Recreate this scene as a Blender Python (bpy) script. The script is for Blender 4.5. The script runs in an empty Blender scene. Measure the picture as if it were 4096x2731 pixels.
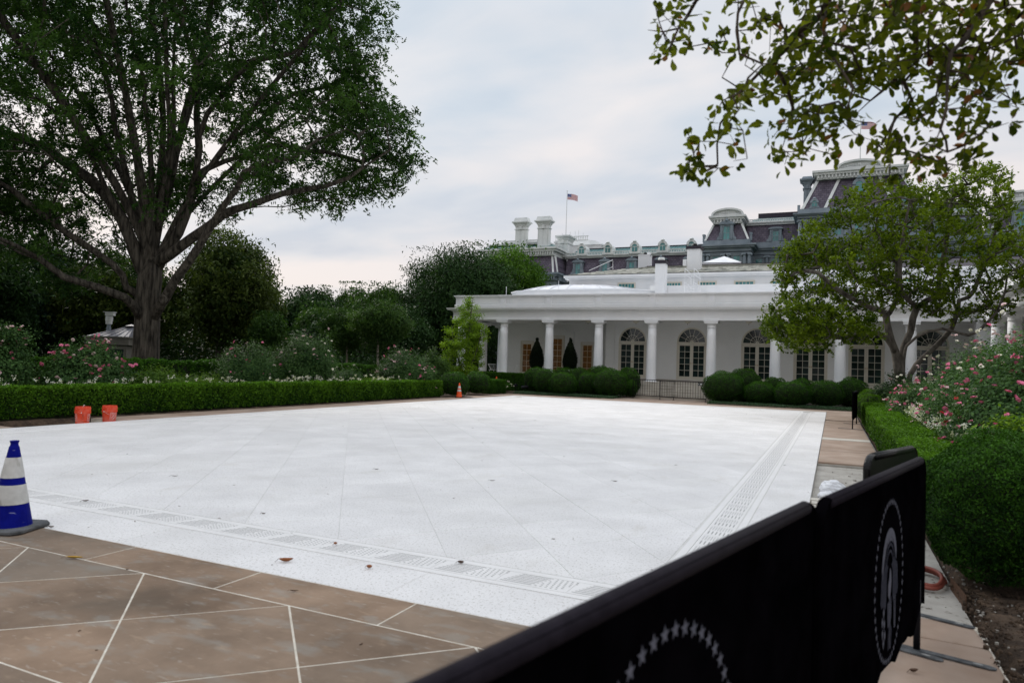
import bpy, math, random
import numpy as np
from mathutils import Matrix, Vector
random.seed(7); RNG = np.random.default_rng(11)
PI = math.pi
scene = bpy.context.scene
COL = scene.collection

# ------------------------------------------------------------------ camera
cam_data = bpy.data.cameras.new('camera')
cam = bpy.data.objects.new('camera', cam_data); COL.objects.link(cam)
cam_data.sensor_width = 36.0; cam_data.lens = 24.65
cam_data.clip_start = 0.05; cam_data.clip_end = 3000
YAW, PITCH, ROLL = 0.430702, 0.032606, 0.032919
_f = Vector((-math.sin(YAW)*math.cos(PITCH), math.cos(YAW)*math.cos(PITCH), math.sin(PITCH)))
_r0 = _f.cross(Vector((0, 0, 1))).normalized(); _u0 = _r0.cross(_f)
_r = math.cos(ROLL)*_r0 + math.sin(ROLL)*_u0; _u = -math.sin(ROLL)*_r0 + math.cos(ROLL)*_u0
cam.matrix_world = Matrix(((_r.x, _u.x, -_f.x, 0), (_r.y, _u.y, -_f.y, 0), (_r.z, _u.z, -_f.z, 1.7), (0, 0, 0, 1)))
cam_data.dof.use_dof = True; cam_data.dof.focus_distance = 30.0; cam_data.dof.aperture_fstop = 2.6
scene.camera = cam

# ------------------------------------------------------------------ world, sun, exposure
world = bpy.data.worlds.new('World'); scene.world = world; world.use_nodes = True
SUN_EL, SUN_AZ = math.radians(32), math.radians(-62)      # azimuth from +Y towards +X: west-south-west, ahead and left
nt = world.node_tree; nt.nodes.clear(); N = nt.nodes.new; Lk = nt.links.new
wo = N('ShaderNodeOutputWorld'); mixs = N('ShaderNodeMixShader')
sky = N('ShaderNodeTexSky'); sky.sky_type = 'NISHITA'; sky.sun_disc = False
sky.sun_elevation = SUN_EL; sky.sun_rotation = SUN_AZ; sky.air_density = 1.2; sky.dust_density = 2.0
bgs = N('ShaderNodeBackground'); bgs.inputs['Strength'].default_value = 0.11; Lk(sky.outputs[0], bgs.inputs['Color'])
bgc = N('ShaderNodeBackground'); bgc.inputs['Strength'].default_value = 1.0
tc = N('ShaderNodeTexCoord'); sep = N('ShaderNodeSeparateXYZ'); Lk(tc.outputs['Generated'], sep.inputs[0])
def wmath(op, a, b=None, clamp=False):
    m = N('ShaderNodeMath'); m.operation = op; m.use_clamp = clamp
    for i, v in enumerate((a, b)):
        if v is None: continue
        if isinstance(v, (int, float)): m.inputs[i].default_value = v
        else: Lk(v, m.inputs[i])
    return m.outputs[0]
zc = wmath('MAXIMUM', sep.outputs[2], 0.0); zd = wmath('ADD', zc, 0.16)
cmb = N('ShaderNodeCombineXYZ'); Lk(wmath('DIVIDE', sep.outputs[0], zd), cmb.inputs[0]); Lk(wmath('DIVIDE', sep.outputs[1], zd), cmb.inputs[1])
cmb.inputs[2].default_value = 0.7
def wnoise(scale, detail, rough, dist=0.0, stretch=(1, 1, 1), rot=0.0):
    mp = N('ShaderNodeMapping'); mp.inputs['Scale'].default_value = stretch; mp.inputs['Rotation'].default_value = (0, 0, rot); Lk(cmb.outputs[0], mp.inputs[0])
    n = N('ShaderNodeTexNoise'); n.inputs['Scale'].default_value = scale; n.inputs['Detail'].default_value = detail
    n.inputs['Roughness'].default_value = rough; n.inputs['Distortion'].default_value = dist
    Lk(mp.outputs[0], n.inputs['Vector']); return n.outputs[0]
def wramp(x, stops):
    r = N('ShaderNodeValToRGB'); e = r.color_ramp.elements
    while len(e) < len(stops): e.new(0.5)
    for k, (p, c) in enumerate(stops): e[k].position = p; e[k].color = (*c, 1)
    Lk(x, r.inputs[0]); return r.outputs[0]
n1 = wnoise(0.62, 4, 0.5, 0.25, (1, 1.6, 1), 0.5)
n2 = wnoise(2.0, 6, 0.55, 0.4, (1, 1.5, 1), 0.75)
nsum = wmath('ADD', wmath('MULTIPLY', n1, 0.80), wmath('MULTIPLY', n2, 0.20))
ccol = wramp(nsum, [(0.39, (0.52, 0.62, 0.74)), (0.455, (0.65, 0.72, 0.80)), (0.505, (0.76, 0.785, 0.83)), (0.58, (0.90, 0.865, 0.865))])
# warm haze low over the horizon to the west
hz = wramp(zc, [(0.0, (1, 1, 1)), (0.12, (0.55, 0.55, 0.55)), (0.34, (0, 0, 0))])
hmix = N('ShaderNodeMixRGB'); hmix.inputs[2].default_value = (0.88, 0.735, 0.70, 1)
n3 = wnoise(0.5, 3, 0.5); Lk(wmath('MULTIPLY', wmath('MULTIPLY', hz, 1.0), wmath('MULTIPLY', n3, 1.15), True), hmix.inputs[0]); Lk(ccol, hmix.inputs[1])
Lk(hmix.outputs[0], bgc.inputs['Color'])
# an overcast sky grows brighter towards the zenith
Lk(wramp(zc, [(0.0, (1, 1, 1)), (0.45, (1.0, 1.0, 1.0)), (1.0, (2.05, 2.02, 1.95))]), bgc.inputs['Strength'])
mixs.inputs[0].default_value = 0.93
Lk(bgs.outputs[0], mixs.inputs[1]); Lk(bgc.outputs[0], mixs.inputs[2]); Lk(mixs.outputs[0], wo.inputs['Surface'])
sd = bpy.data.lights.new('sun', 'SUN'); sd.energy = 2.3; sd.angle = math.radians(25); sd.color = (1.0, 0.93, 0.86)
sun = bpy.data.objects.new('sun', sd); COL.objects.link(sun)
_sdir = Vector((math.sin(SUN_AZ)*math.cos(SUN_EL), math.cos(SUN_AZ)*math.cos(SUN_EL), math.sin(SUN_EL)))
sun.rotation_euler = _sdir.to_track_quat('Z', 'Y').to_euler(); sun.location = _sdir*60 + Vector((0, 0, 0))
scene.view_settings.view_transform = 'Standard'; scene.view_settings.look = 'None'
scene.view_settings.exposure = 0.0; scene.view_settings.gamma = 1.0; scene.view_settings.use_curve_mapping = False
scene.cycles.max_bounces = 6; scene.cycles.diffuse_bounces = 3; scene.cycles.transparent_max_bounces = 4

# ------------------------------------------------------------------ materials
def srgb(r, g, b):
    return tuple(((c/255)/12.92 if c/255 <= 0.04045 else ((c/255+0.055)/1.055)**2.4) for c in (r, g, b))
MATS = {}
def pm(name, c1, c2=None, scale=3.0, rough=0.7, detail=6, stretch=(1, 1, 1), lo=0.35, hi=0.65, bump=0.0, bscale=20.0, bdist=0.01,
       metal=0.0, spec=0.3, objvar=0.0, attr=False, trans=0.0, coat=0.0, world=False, specks=None, emit=None, brick=None, waves=None, objmix=None):
    m = bpy.data.materials.new(name); m.use_nodes = True; t = m.node_tree; n = t.nodes; l = t.links
    b = n['Principled BSDF']; out = n['Material Output']
    b.inputs['Roughness'].default_value = rough; b.inputs['Metallic'].default_value = metal
    b.inputs['Specular IOR Level'].default_value = spec
    if coat: b.inputs['Coat Weight'].default_value = coat
    tcn = n.new('ShaderNodeTexCoord'); src = tcn.outputs['Object']
    if world:
        g = n.new('ShaderNodeNewGeometry'); src = g.outputs['Position']
    def mapped(st):
        mp = n.new('ShaderNodeMapping'); mp.inputs['Scale'].default_value = st; l.new(src, mp.inputs[0]); return mp.outputs[0]
    def noise(sc, dt=detail, st=stretch, rg=0.6):
        x = n.new('ShaderNodeTexNoise'); x.inputs['Scale'].default_value = sc; x.inputs['Detail'].default_value = dt; x.inputs['Roughness'].default_value = rg
        l.new(mapped(st), x.inputs['Vector']); return x.outputs[0]
    if c2 is None: c2 = c1
    r = n.new('ShaderNodeValToRGB'); e = r.color_ramp.elements
    e[0].position = lo; e[0].color = (*c1, 1); e[1].position = hi; e[1].color = (*c2, 1)
    if attr:
        a = n.new('ShaderNodeAttribute'); a.attribute_name = 'rnd'; l.new(a.outputs['Fac'], r.inputs[0])
    else:
        l.new(noise(scale), r.inputs[0])
    col = r.outputs[0]
    if brick:
        bt = n.new('ShaderNodeTexBrick'); bt.inputs['Scale'].default_value = 1.0
        bt.inputs['Brick Width'].default_value = brick[0]; bt.inputs['Row Height'].default_value = brick[1]; bt.inputs['Mortar Size'].default_value = brick[2]
        bt.inputs['Color1'].default_value = (1, 1, 1, 1); bt.inputs['Color2'].default_value = (0.72, 0.72, 0.76, 1); bt.inputs['Mortar'].default_value = (0.4, 0.4, 0.42, 1)
        mp = n.new('ShaderNodeMapping'); mp.inputs['Rotation'].default_value = (PI/2, 0, 0); l.new(src, mp.inputs[0]); l.new(mp.outputs[0], bt.inputs['Vector'])
        mx = n.new('ShaderNodeMixRGB'); mx.blend_type = 'MULTIPLY'; mx.inputs[0].default_value = 1.0; l.new(col, mx.inputs[1]); l.new(bt.outputs[0], mx.inputs[2]); col = mx.outputs[0]
    if waves:
        w = n.new('ShaderNodeTexWave'); w.bands_direction = waves[0]; w.inputs['Scale'].default_value = waves[1]; w.inputs['Distortion'].default_value = waves[2]; w.inputs['Detail'].default_value = 3
        l.new(mapped((1, 1, 1)), w.inputs['Vector'])
        mx = n.new('ShaderNodeMixRGB'); mx.blend_type = 'MULTIPLY'; mx.inputs[0].default_value = waves[3]; l.new(col, mx.inputs[1]); l.new(w.outputs[0], mx.inputs[2]); col = mx.outputs[0]
    if specks:
        for (sc, st, thr, width, cc, amt) in specks:
            x = noise(sc, 3, st, 0.55)
            r2 = n.new('ShaderNodeValToRGB'); ee = r2.color_ramp.elements
            ee[0].position = thr; ee[0].color = (0, 0, 0, 1); ee[1].position = thr+width; ee[1].color = (amt, amt, amt, 1); l.new(x, r2.inputs[0])
            mx = n.new('ShaderNodeMixRGB'); l.new(r2.outputs[0], mx.inputs[0]); l.new(col, mx.inputs[1]); mx.inputs[2].default_value = (*cc, 1); col = mx.outputs[0]
    if objmix:
        oi = n.new('ShaderNodeObjectInfo'); w1 = n.new('ShaderNodeMath'); w1.operation = 'MULTIPLY'; l.new(oi.outputs['Random'], w1.inputs[0]); w1.inputs[1].default_value = 7.31
        w2 = n.new('ShaderNodeMath'); w2.operation = 'FRACT'; l.new(w1.outputs[0], w2.inputs[0]); w3 = n.new('ShaderNodeMath'); w3.operation = 'MULTIPLY'; l.new(w2.outputs[0], w3.inputs[0]); w3.inputs[1].default_value = objmix[1]
        mx = n.new('ShaderNodeMixRGB'); l.new(w3.outputs[0], mx.inputs[0]); l.new(col, mx.inputs[1]); mx.inputs[2].default_value = (*objmix[0], 1); col = mx.outputs[0]
    if objvar:
        oi = n.new('ShaderNodeObjectInfo'); mr = n.new('ShaderNodeMapRange'); mr.inputs['To Min'].default_value = 1-objvar; mr.inputs['To Max'].default_value = 1.0
        l.new(oi.outputs['Random'], mr.inputs[0])
        mx = n.new('ShaderNodeVectorMath'); mx.operation = 'SCALE'; l.new(col, mx.inputs[0]); l.new(mr.outputs[0], mx.inputs['Scale']); col = mx.outputs[0]
    l.new(col, b.inputs['Base Color'])
    if bump:
        bp = n.new('ShaderNodeBump'); bp.inputs['Strength'].default_value = bump; bp.inputs['Distance'].default_value = bdist
        l.new(noise(bscale, 4), bp.inputs['Height']); l.new(bp.outputs[0], b.inputs['Normal'])
    if emit:
        b.inputs['Emission Color'].default_value = (*emit[0], 1); b.inputs['Emission Strength'].default_value = emit[1]
    if trans:
        tr = n.new('ShaderNodeBsdfTranslucent'); sc2 = n.new('ShaderNodeVectorMath'); sc2.operation = 'MULTIPLY'; l.new(col, sc2.inputs[0]); sc2.inputs[1].default_value = (1.6, 1.7, 0.7)
        l.new(sc2.outputs[0], tr.inputs[0]); ms = n.new('ShaderNodeMixShader'); ms.inputs[0].default_value = trans
        l.new(b.outputs[0], ms.inputs[1]); l.new(tr.outputs[0], ms.inputs[2]); l.new(ms.outputs[0], out.inputs['Surface'])
    MATS[name] = m; return m
def leafmat(name, dark, light, trans=0.25, rough=0.5):
    return pm(name, dark, light, attr=True, lo=0.0, hi=1.0, rough=rough, spec=0.07, trans=trans)

M_white = pm('white_paint', (0.74, 0.76, 0.78), (0.80, 0.81, 0.82), scale=1.2, rough=0.5, specks=[(1.5, (1, 1, 0.10), 0.62, 0.2, (0.66, 0.66, 0.64), 0.25)])
M_wall = pm('painted_wall', (0.74, 0.75, 0.75), (0.79, 0.80, 0.80), scale=0.6, rough=0.6, bump=0.08, bscale=30, world=True)
M_roofwhite = pm('white_roof_metal', (0.72, 0.74, 0.78), (0.82, 0.83, 0.86), scale=1.5, rough=0.5, specks=[(1.2, (1, 1, 1), 0.58, 0.15, (0.62, 0.62, 0.64), 0.4)])
M_cream = pm('cream_paint', (0.60, 0.57, 0.49), (0.66, 0.63, 0.54), scale=2, rough=0.5)
M_glass = pm('dark_window_glass', (0.010, 0.020, 0.020), (0.03, 0.055, 0.055), scale=0.8, rough=0.04, spec=0.5, objvar=0.6)
M_glassw = pm('warm_window_glass', (0.10, 0.042, 0.012), (0.012, 0.012, 0.008), scale=2.6, rough=0.08, spec=0.4, objvar=0.5, emit=((1.0, 0.45, 0.10), 0.022))
M_teal = pm('teal_window_glass', (0.06, 0.23, 0.24), (0.10, 0.34, 0.35), scale=0.7, rough=0.08, spec=0.6, objvar=0.4)
M_blackm = pm('black_metal', (0.008, 0.008, 0.011), rough=0.4, spec=0.15)
M_brass = pm('brass', (0.45, 0.28, 0.10), rough=0.35, metal=0.9)
M_terr = pm('white_limestone', (0.69, 0.68, 0.675), (0.80, 0.79, 0.785), scale=1.1, rough=0.62, objvar=0.06, world=True, bump=0.25, bscale=60, bdist=0.003,
            specks=[(0.45, (1, 1, 1), 0.5, 0.25, (0.66, 0.65, 0.63), 0.6), (2.3, (1, .5, 1), 0.62, 0.12, (0.58, 0.55, 0.50), 0.35), (55, (1, .62, 1), 0.58, 0.05, (0.38, 0.36, 0.32), 0.6), (120, (.8, 1, 1), 0.60, 0.05, (0.38, 0.36, 0.33), 0.5), (.9, (1, 1, 1), 0.60, 0.12, (0.60, 0.585, 0.56), 0.35)])
M_grout = pm('terrace_grout', (0.58, 0.57, 0.55), (0.68, 0.67, 0.65), rough=0.9)
M_grate = pm('pale_grate', (0.72, 0.71, 0.70), (0.77, 0.76, 0.75), scale=2, rough=0.55, world=True)
M_slot = pm('slot_shadow', (0.33, 0.33, 0.32), rough=0.9)
M_brown = pm('brown_flagstone', (0.175, 0.112, 0.070), (0.335, 0.232, 0.158), objmix=((0.225, 0.20, 0.165), 0.5), scale=1.6, rough=0.8, world=True, objvar=0.26, bump=0.35, bscale=9, bdist=0.012, lo=0.33, hi=0.68,
             specks=[(2.4, (1, 2.2, 1), 0.55, 0.16, (0.32, 0.305, 0.27), 0.6), (5.5, (1, 2.5, 1), 0.60, 0.12, (0.42, 0.30, 0.20), 0.5), (14, (0.6, 2.0, 1), 0.62, 0.06, (0.45, 0.40, 0.34), 0.4), (1.0, (1, 1, 1), 0.56, 0.12, (0.11, 0.078, 0.052), 0.7), (3.2, (1, 1.4, 1), 0.60, 0.07, (0.30, 0.285, 0.25), 0.45)])
M_tan = pm('tan_flagstone', (0.30, 0.215, 0.160), (0.42, 0.325, 0.260), scale=1.3, rough=0.85, world=True, objvar=0.15, bump=0.2, bscale=12, bdist=0.006, specks=[(1.7, (1, 1, 1), 0.55, 0.2, (0.36, 0.30, 0.25), 0.5), (9, (1, 1, 1), 0.62, 0.1, (0.25, 0.18, 0.13), 0.35)])
M_brgrout = pm('pale_joint', (0.50, 0.45, 0.37), (0.68, 0.64, 0.56), scale=9, rough=0.9, world=True)
M_conc = pm('old_concrete', (0.30, 0.28, 0.25), (0.42, 0.40, 0.36), scale=2.5, rough=0.9, world=True, bump=0.4, bscale=25, specks=[(14, (1, 1, 1), 0.62, 0.08, (0.12, 0.10, 0.08), 0.8)])
M_soil = pm('soil', (0.030, 0.020, 0.014), (0.11, 0.075, 0.05), scale=6, rough=1.0, world=True, bump=1.0, bscale=34, bdist=0.03, specks=[(30, (1, 1, 1), 0.66, 0.05, (0.3, 0.22, 0.16), 0.6)])
M_lawn = pm('grass_ground', (0.02, 0.035, 0.012), (0.045, 0.07, 0.022), scale=1.5, rough=1.0, world=True)
M_granite = pm('blue_grey_granite', (0.17, 0.21, 0.245), (0.26, 0.305, 0.345), scale=0.8, rough=0.75, world=True, bump=0.2, bscale=3, specks=[(0.7, (1, 1, 0.25), 0.55, 0.2, (0.12, 0.145, 0.165), 0.6)])
M_granw = pm('pale_painted_iron', (0.60, 0.63, 0.63), (0.72, 0.74, 0.73), scale=0.7, rough=0.6, world=True, specks=[(1.2, (1, 1, 0.2), 0.58, 0.15, (0.45, 0.48, 0.48), 0.5)])
M_mans = pm('purple_slate', (0.082, 0.066, 0.095), (0.148, 0.125, 0.165), scale=1.3, rough=0.6, world=True, brick=(0.5, 0.32, 0.03), specks=[(3, (1, 1, 1), 0.62, 0.1, (0.24, 0.20, 0.20), 0.5)])
M_copper = pm('green_copper', (0.035, 0.105, 0.11), (0.085, 0.20, 0.195), scale=1.6, rough=0.65, world=True, stretch=(2.0, 1, 0.4), specks=[(1.0, (3, 1, 0.4), 0.6, 0.1, (0.07, 0.13, 0.13), 0.6)])
M_dkroof = pm('dark_roof', (0.03, 0.025, 0.035), rough=0.7)
M_slate = pm('weathered_slate', (0.17, 0.17, 0.15), (0.42, 0.42, 0.36), scale=2.2, rough=0.75, world=True, objvar=0.35, specks=[(1.5, (2, 1, 0.5), 0.56, 0.12, (0.13, 0.17, 0.14), 0.6)])
M_step = pm('pale_stone_step', (0.42, 0.39, 0.34), (0.54, 0.51, 0.45), scale=2, rough=0.8, world=True)
M_bark = pm('oak_bark', (0.015, 0.013, 0.010), (0.120, 0.106, 0.085), scale=5.5, rough=0.95, stretch=(1.6, 1.6, 0.22), bump=1.0, bscale=6.5, bdist=0.16, lo=0.36, hi=0.66)
M_bark2 = pm('grey_bark', (0.035, 0.030, 0.025), (0.14, 0.125, 0.105), scale=5, rough=0.9, stretch=(1, 1, 0.5), bump=0.6, bscale=14, bdist=0.03)
M_palebark = pm('pale_young_bark', (0.20, 0.18, 0.15), (0.32, 0.29, 0.25), scale=8, rough=0.9)
M_twig = pm('dark_twig', (0.03, 0.022, 0.015), (0.07, 0.05, 0.035), scale=9, rough=0.9)
L_oak = leafmat('oak_leaves', (0.012, 0.036, 0.010), (0.072, 0.150, 0.030), 0.25)
L_mag = leafmat('magnolia_leaves', (0.018, 0.042, 0.003), (0.170, 0.240, 0.012), 0.3)
L_fg = leafmat('turning_magnolia_leaves', (0.018, 0.034, 0.004), (0.155, 0.175, 0.016), 0.42, 0.55)
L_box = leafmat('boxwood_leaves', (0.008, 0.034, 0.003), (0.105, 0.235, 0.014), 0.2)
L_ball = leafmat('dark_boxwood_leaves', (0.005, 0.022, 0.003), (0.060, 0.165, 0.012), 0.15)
L_rose = leafmat('rose_leaves', (0.014, 0.042, 0.014), (0.100, 0.195, 0.055), 0.2)
L_lime = leafmat('fresh_green_leaves', (0.03, 0.075, 0.012), (0.14, 0.24, 0.035), 0.3)
L_yew = leafmat('young_tree_leaves', (0.06, 0.13, 0.010), (0.27, 0.42, 0.035), 0.3)
L_dark = leafmat('dark_evergreen_leaves', (0.008, 0.024, 0.008), (0.048, 0.100, 0.030), 0.15)
L_blue = leafmat('spruce_needles', (0.008, 0.026, 0.018), (0.050, 0.095, 0.062), 0.1)
L_olive = leafmat('olive_green_leaves', (0.012, 0.030, 0.006), (0.100, 0.135, 0.030), 0.2)
L_mid = leafmat('mid_green_leaves', (0.014, 0.040, 0.010), (0.080, 0.150, 0.035), 0.25)
L_bright = leafmat('bright_crown_leaves', (0.022, 0.062, 0.008), (0.110, 0.220, 0.030), 0.3)
L_cover = leafmat('pachysandra_leaves', (0.02, 0.045, 0.022), (0.065, 0.12, 0.06), 0.15)
L_topi = leafmat('topiary_leaves', (0.004, 0.009, 0.005), (0.012, 0.022, 0.010), 0.1)
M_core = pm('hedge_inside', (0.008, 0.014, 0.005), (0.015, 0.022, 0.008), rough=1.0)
M_petw = pm('white_petals', (0.62, 0.62, 0.55), (0.80, 0.80, 0.74), attr=True, lo=0, hi=1, rough=0.7, trans=0.2)
M_petp = pm('pink_petals', (0.78, 0.12, 0.28), (0.84, 0.30, 0.42), scale=20, rough=0.6, objvar=0.25)
M_petl = pm('pale_pink_petals', (0.74, 0.50, 0.50), (0.82, 0.66, 0.62), scale=20, rough=0.6, objvar=0.15)
M_petc = pm('cream_petals', (0.74, 0.72, 0.52), (0.80, 0.78, 0.68), scale=20, rough=0.6, objvar=0.1)
M_petr = pm('red_petals', (0.50, 0.012, 0.03), (0.6, 0.03, 0.05), scale=20, rough=0.6)

# ------------------------------------------------------------------ mesh and object helpers
class MB:
    def __init__(s): s.v = []; s.f = []; s.n = 0
    def add(s, v, f):
        b = s.n; s.v.extend([tuple(p) for p in v]); s.f.extend([tuple(i+b for i in q) for q in f]); s.n += len(v); return s
    def box(s, x0, x1, y0, y1, z0, z1, rot=0, c=None):
        v = [(x, y, z) for z in (z0, z1) for x, y in ((x0, y0), (x1, y0), (x1, y1), (x0, y1))]
        if rot:
            cx, cy = c if c else ((x0+x1)/2, (y0+y1)/2); ca, sa = math.cos(rot), math.sin(rot)
            v = [(cx+(x-cx)*ca-(y-cy)*sa, cy+(x-cx)*sa+(y-cy)*ca, z) for x, y, z in v]
        return s.add(v, [(3, 2, 1, 0), (4, 5, 6, 7), (0, 1, 5, 4), (1, 2, 6, 5), (2, 3, 7, 6), (3, 0, 4, 7)])
    def prism(s, poly, z0, z1):
        n = len(poly); v = [(x, y, z0) for x, y in poly] + [(x, y, z1) for x, y in poly]
        a = sum(poly[i][0]*poly[(i+1) % n][1]-poly[(i+1) % n][0]*poly[i][1] for i in range(n))
        f = [tuple(range(n-1, -1, -1)), tuple(range(n, 2*n))] + [(i, (i+1) % n, n+(i+1) % n, n+i) for i in range(n)]
        if a < 0: f = [q[::-1] for q in f]
        return s.add(v, f)
    def prismY(s, poly, y0, y1):      # poly in (x, z), extruded along y
        n = len(poly); v = [(x, y0, z) for x, z in poly] + [(x, y1, z) for x, z in poly]
        f = [tuple(range(n)), tuple(range(2*n-1, n-1, -1))] + [(i, n+i, n+(i+1) % n, (i+1) % n) for i in range(n)]
        a = sum(poly[i][0]*poly[(i+1) % n][1]-poly[(i+1) % n][0]*poly[i][1] for i in range(n))
        if a < 0: f = [q[::-1] for q in f]
        return s.add(v, f)
    def lathe(s, prof, cx=0, cy=0, n=20, cap=True):
        v = []; f = []
        for r, z in prof:
            for i in range(n): a = 2*PI*i/n; v.append((cx+r*math.cos(a), cy+r*math.sin(a), z))
        for k in range(len(prof)-1):
            for i in range(n): j = (i+1) % n; f.append((k*n+i, k*n+j, (k+1)*n+j, (k+1)*n+i))
        if cap: f.append(tuple(range(n-1, -1, -1))); m = (len(prof)-1)*n; f.append(tuple(range(m, m+n)))
        return s.add(v, f)
    def tube(s, pts, rad, n=8, cap=True):
        pts = [Vector(p) for p in pts]; m = len(pts)
        if not hasattr(rad, '__len__'): rad = [rad]*m
        v = []; f = []; up = None
        for k, p in enumerate(pts):
            t = (pts[min(k+1, m-1)]-pts[max(k-1, 0)])
            t = t.normalized() if t.length > 1e-9 else Vector((0, 0, 1))
            if up is None: up = t.orthogonal().normalized()
            else:
                up = up - t*up.dot(t); up = up.normalized() if up.length > 1e-6 else t.orthogonal().normalized()
            w = t.cross(up)
            for i in range(n): a = 2*PI*i/n; v.append(p+(up*math.cos(a)+w*math.sin(a))*rad[k])
        for k in range(m-1):
            for i in range(n): j = (i+1) % n; f.append((k*n+i, k*n+j, (k+1)*n+j, (k+1)*n+i))
        if cap: f.append(tuple(range(n-1, -1, -1))); f.append(tuple(range((m-1)*n, m*n)))
        return s.add(v, f)
    def quad(s, a, b, c, d): return s.add([a, b, c, d], [(0, 1, 2, 3)])
    def poly(s, pts): return s.add(pts, [tuple(range(len(pts)))])
    def sweep(s, prof, path):         # prof: closed list (outward offset, z); path: list (x, y); outward = right-hand side
        P = [Vector((x, y)) for x, y in path]; nP = len(P); n = len(prof); v = []; f = []
        for k in range(nP):
            ds = []
            if k > 0: ds.append((P[k]-P[k-1]).normalized())
            if k < nP-1: ds.append((P[k+1]-P[k]).normalized())
            ns = [Vector((d.y, -d.x)) for d in ds]
            if len(ns) == 2: mm = ns[0]+ns[1]; mit = mm/(mm.dot(ns[0]))
            else: mit = ns[0]
            for o, z in prof: q = P[k]+mit*o; v.append((q.x, q.y, z))
        for k in range(nP-1):
            for i in range(n): j = (i+1) % n; f.append((k*n+i, k*n+j, (k+1)*n+j, (k+1)*n+i))
        f.append(tuple(range(n-1, -1, -1))); f.append(tuple(range((nP-1)*n, nP*n)))
        return s.add(v, f)
    def mesh(s, name, mat=None, smooth=False, off=(0, 0, 0)):
        me = bpy.data.meshes.new(name); ox, oy, oz = off
        me.from_pydata([(x-ox, y-oy, z-oz) for x, y, z in s.v], [], s.f)
        if mat: me.materials.append(mat)
        if smooth: me.polygons.foreach_set('use_smooth', [True]*len(me.polygons))
        me.update(); return me
BASE = {}
def wbase(p):
    x = Vector((0, 0, 0))
    while p is not None: x = x + BASE.get(p.name, Vector((0, 0, 0))); p = p.parent
    return x
def link(name, data, parent=None, loc=None):
    o = bpy.data.objects.new(name, data); COL.objects.link(o)
    if parent: o.parent = parent
    if loc is not None: o.location = loc
    return o
def tag(o, label=None, cat=None, group=None, kind=None):
    if label: o['label'] = label
    if cat: o['category'] = cat
    if group: o['group'] = group
    if kind: o['kind'] = kind
    return o
def thing(name, label, cat, loc=(0, 0, 0), group=None):
    o = link(name, None, None, loc); o.empty_display_size = 0.2; BASE[o.name] = Vector(loc); return tag(o, label, cat, group)
def part(name, mb, mat, parent=None, smooth=False, local=False, **kw):   # world coordinates unless local
    off = (0, 0, 0) if local or parent is None else wbase(parent)
    me = mb.mesh(name, mat, smooth, off) if isinstance(mb, MB) else mb
    o = link(name, me, parent); BASE[o.name] = Vector((0, 0, 0))
    return tag(o, **kw) if kw else o
def struct(name, mb, mat): return part(name, mb, mat, kind='structure')
def copy_tree(o, loc=None, parent=None, rot=None, **kw):
    c = o.copy(); COL.objects.link(c); c.parent = parent
    if loc is not None: c.location = loc
    if rot is not None: c.rotation_euler = rot
    for ch in o.children: copy_tree(ch, parent=c)
    return tag(c, **kw) if kw else c
def inst(name, me, parent, loc, rot=None, scale=None, mat=None):
    off = wbase(parent) if parent else Vector((0, 0, 0))
    o = link(name, me, parent, Vector(loc)-off); BASE[o.name] = Vector(loc)-off
    if rot is not None: o.rotation_euler = rot
    if scale is not None: o.scale = scale if hasattr(scale, '__len__') else (scale,)*3
    return o
def unit(a): return a/np.maximum(np.linalg.norm(a, axis=-1, keepdims=True), 1e-9)
def np_mesh(name, V, F, mat, rnd=None, off=(0, 0, 0), smooth=False):
    me = bpy.data.meshes.new(name); V = np.asarray(V, np.float32)-np.asarray(off, np.float32); k = F.shape[1]
    me.vertices.add(len(V)); me.vertices.foreach_set('co', V.ravel())
    me.loops.add(F.size); me.loops.foreach_set('vertex_index', F.ravel().astype(np.int32))
    me.polygons.add(len(F)); me.polygons.foreach_set('loop_start', np.arange(0, F.size, k, dtype=np.int32)); me.polygons.foreach_set('loop_total', np.full(len(F), k, np.int32))
    if smooth: me.polygons.foreach_set('use_smooth', np.ones(len(F), bool))
    me.update(calc_edges=True)
    if rnd is not None:
        a = me.attributes.new('rnd', 'FLOAT', 'FACE'); a.data.foreach_set('value', np.asarray(rnd, np.float32))
    if mat: me.materials.append(mat)
    return me
def leaves(name, Pn, Nn, L, W, mat, parent, rnd=None, tri=True, jitter=0.9, T=None, kind=None, smooth=False, **kw):
    """One mesh of many leaf faces: points, facing directions, length and width per leaf."""
    n = len(Pn); Nn = unit(Nn + RNG.normal(0, jitter, (n, 3)))
    t = RNG.normal(0, 1, (n, 3)) if T is None else T+RNG.normal(0, 0.35, (n, 3))
    t = unit(t-Nn*np.sum(t*Nn, 1, keepdims=True)); s = np.cross(Nn, t)
    L = (np.ones(n)*L*RNG.uniform(0.7, 1.25, n))[:, None]; W = (np.ones(n)*W*RNG.uniform(0.7, 1.2, n))[:, None]
    if tri:
        V = np.stack([Pn-t*L/2-s*W/2, Pn-t*L/2+s*W/2, Pn+t*L/2], 1); k = 3
    elif tri is False:
        V = np.stack([Pn-t*L/2, Pn+s*W/2-t*L*0.05, Pn+t*L/2, Pn-s*W/2-t*L*0.05], 1); k = 4
    F = np.arange(n*k).reshape(n, k)
    if rnd is None: rnd = RNG.uniform(0, 1, n)
    me = np_mesh(name, V.reshape(-1, 3), F, mat, rnd, wbase(parent) if parent else (0, 0, 0), smooth)
    o = link(name, me, parent); BASE[o.name] = Vector((0, 0, 0)); return tag(o, kind=kind, **kw)
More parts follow.
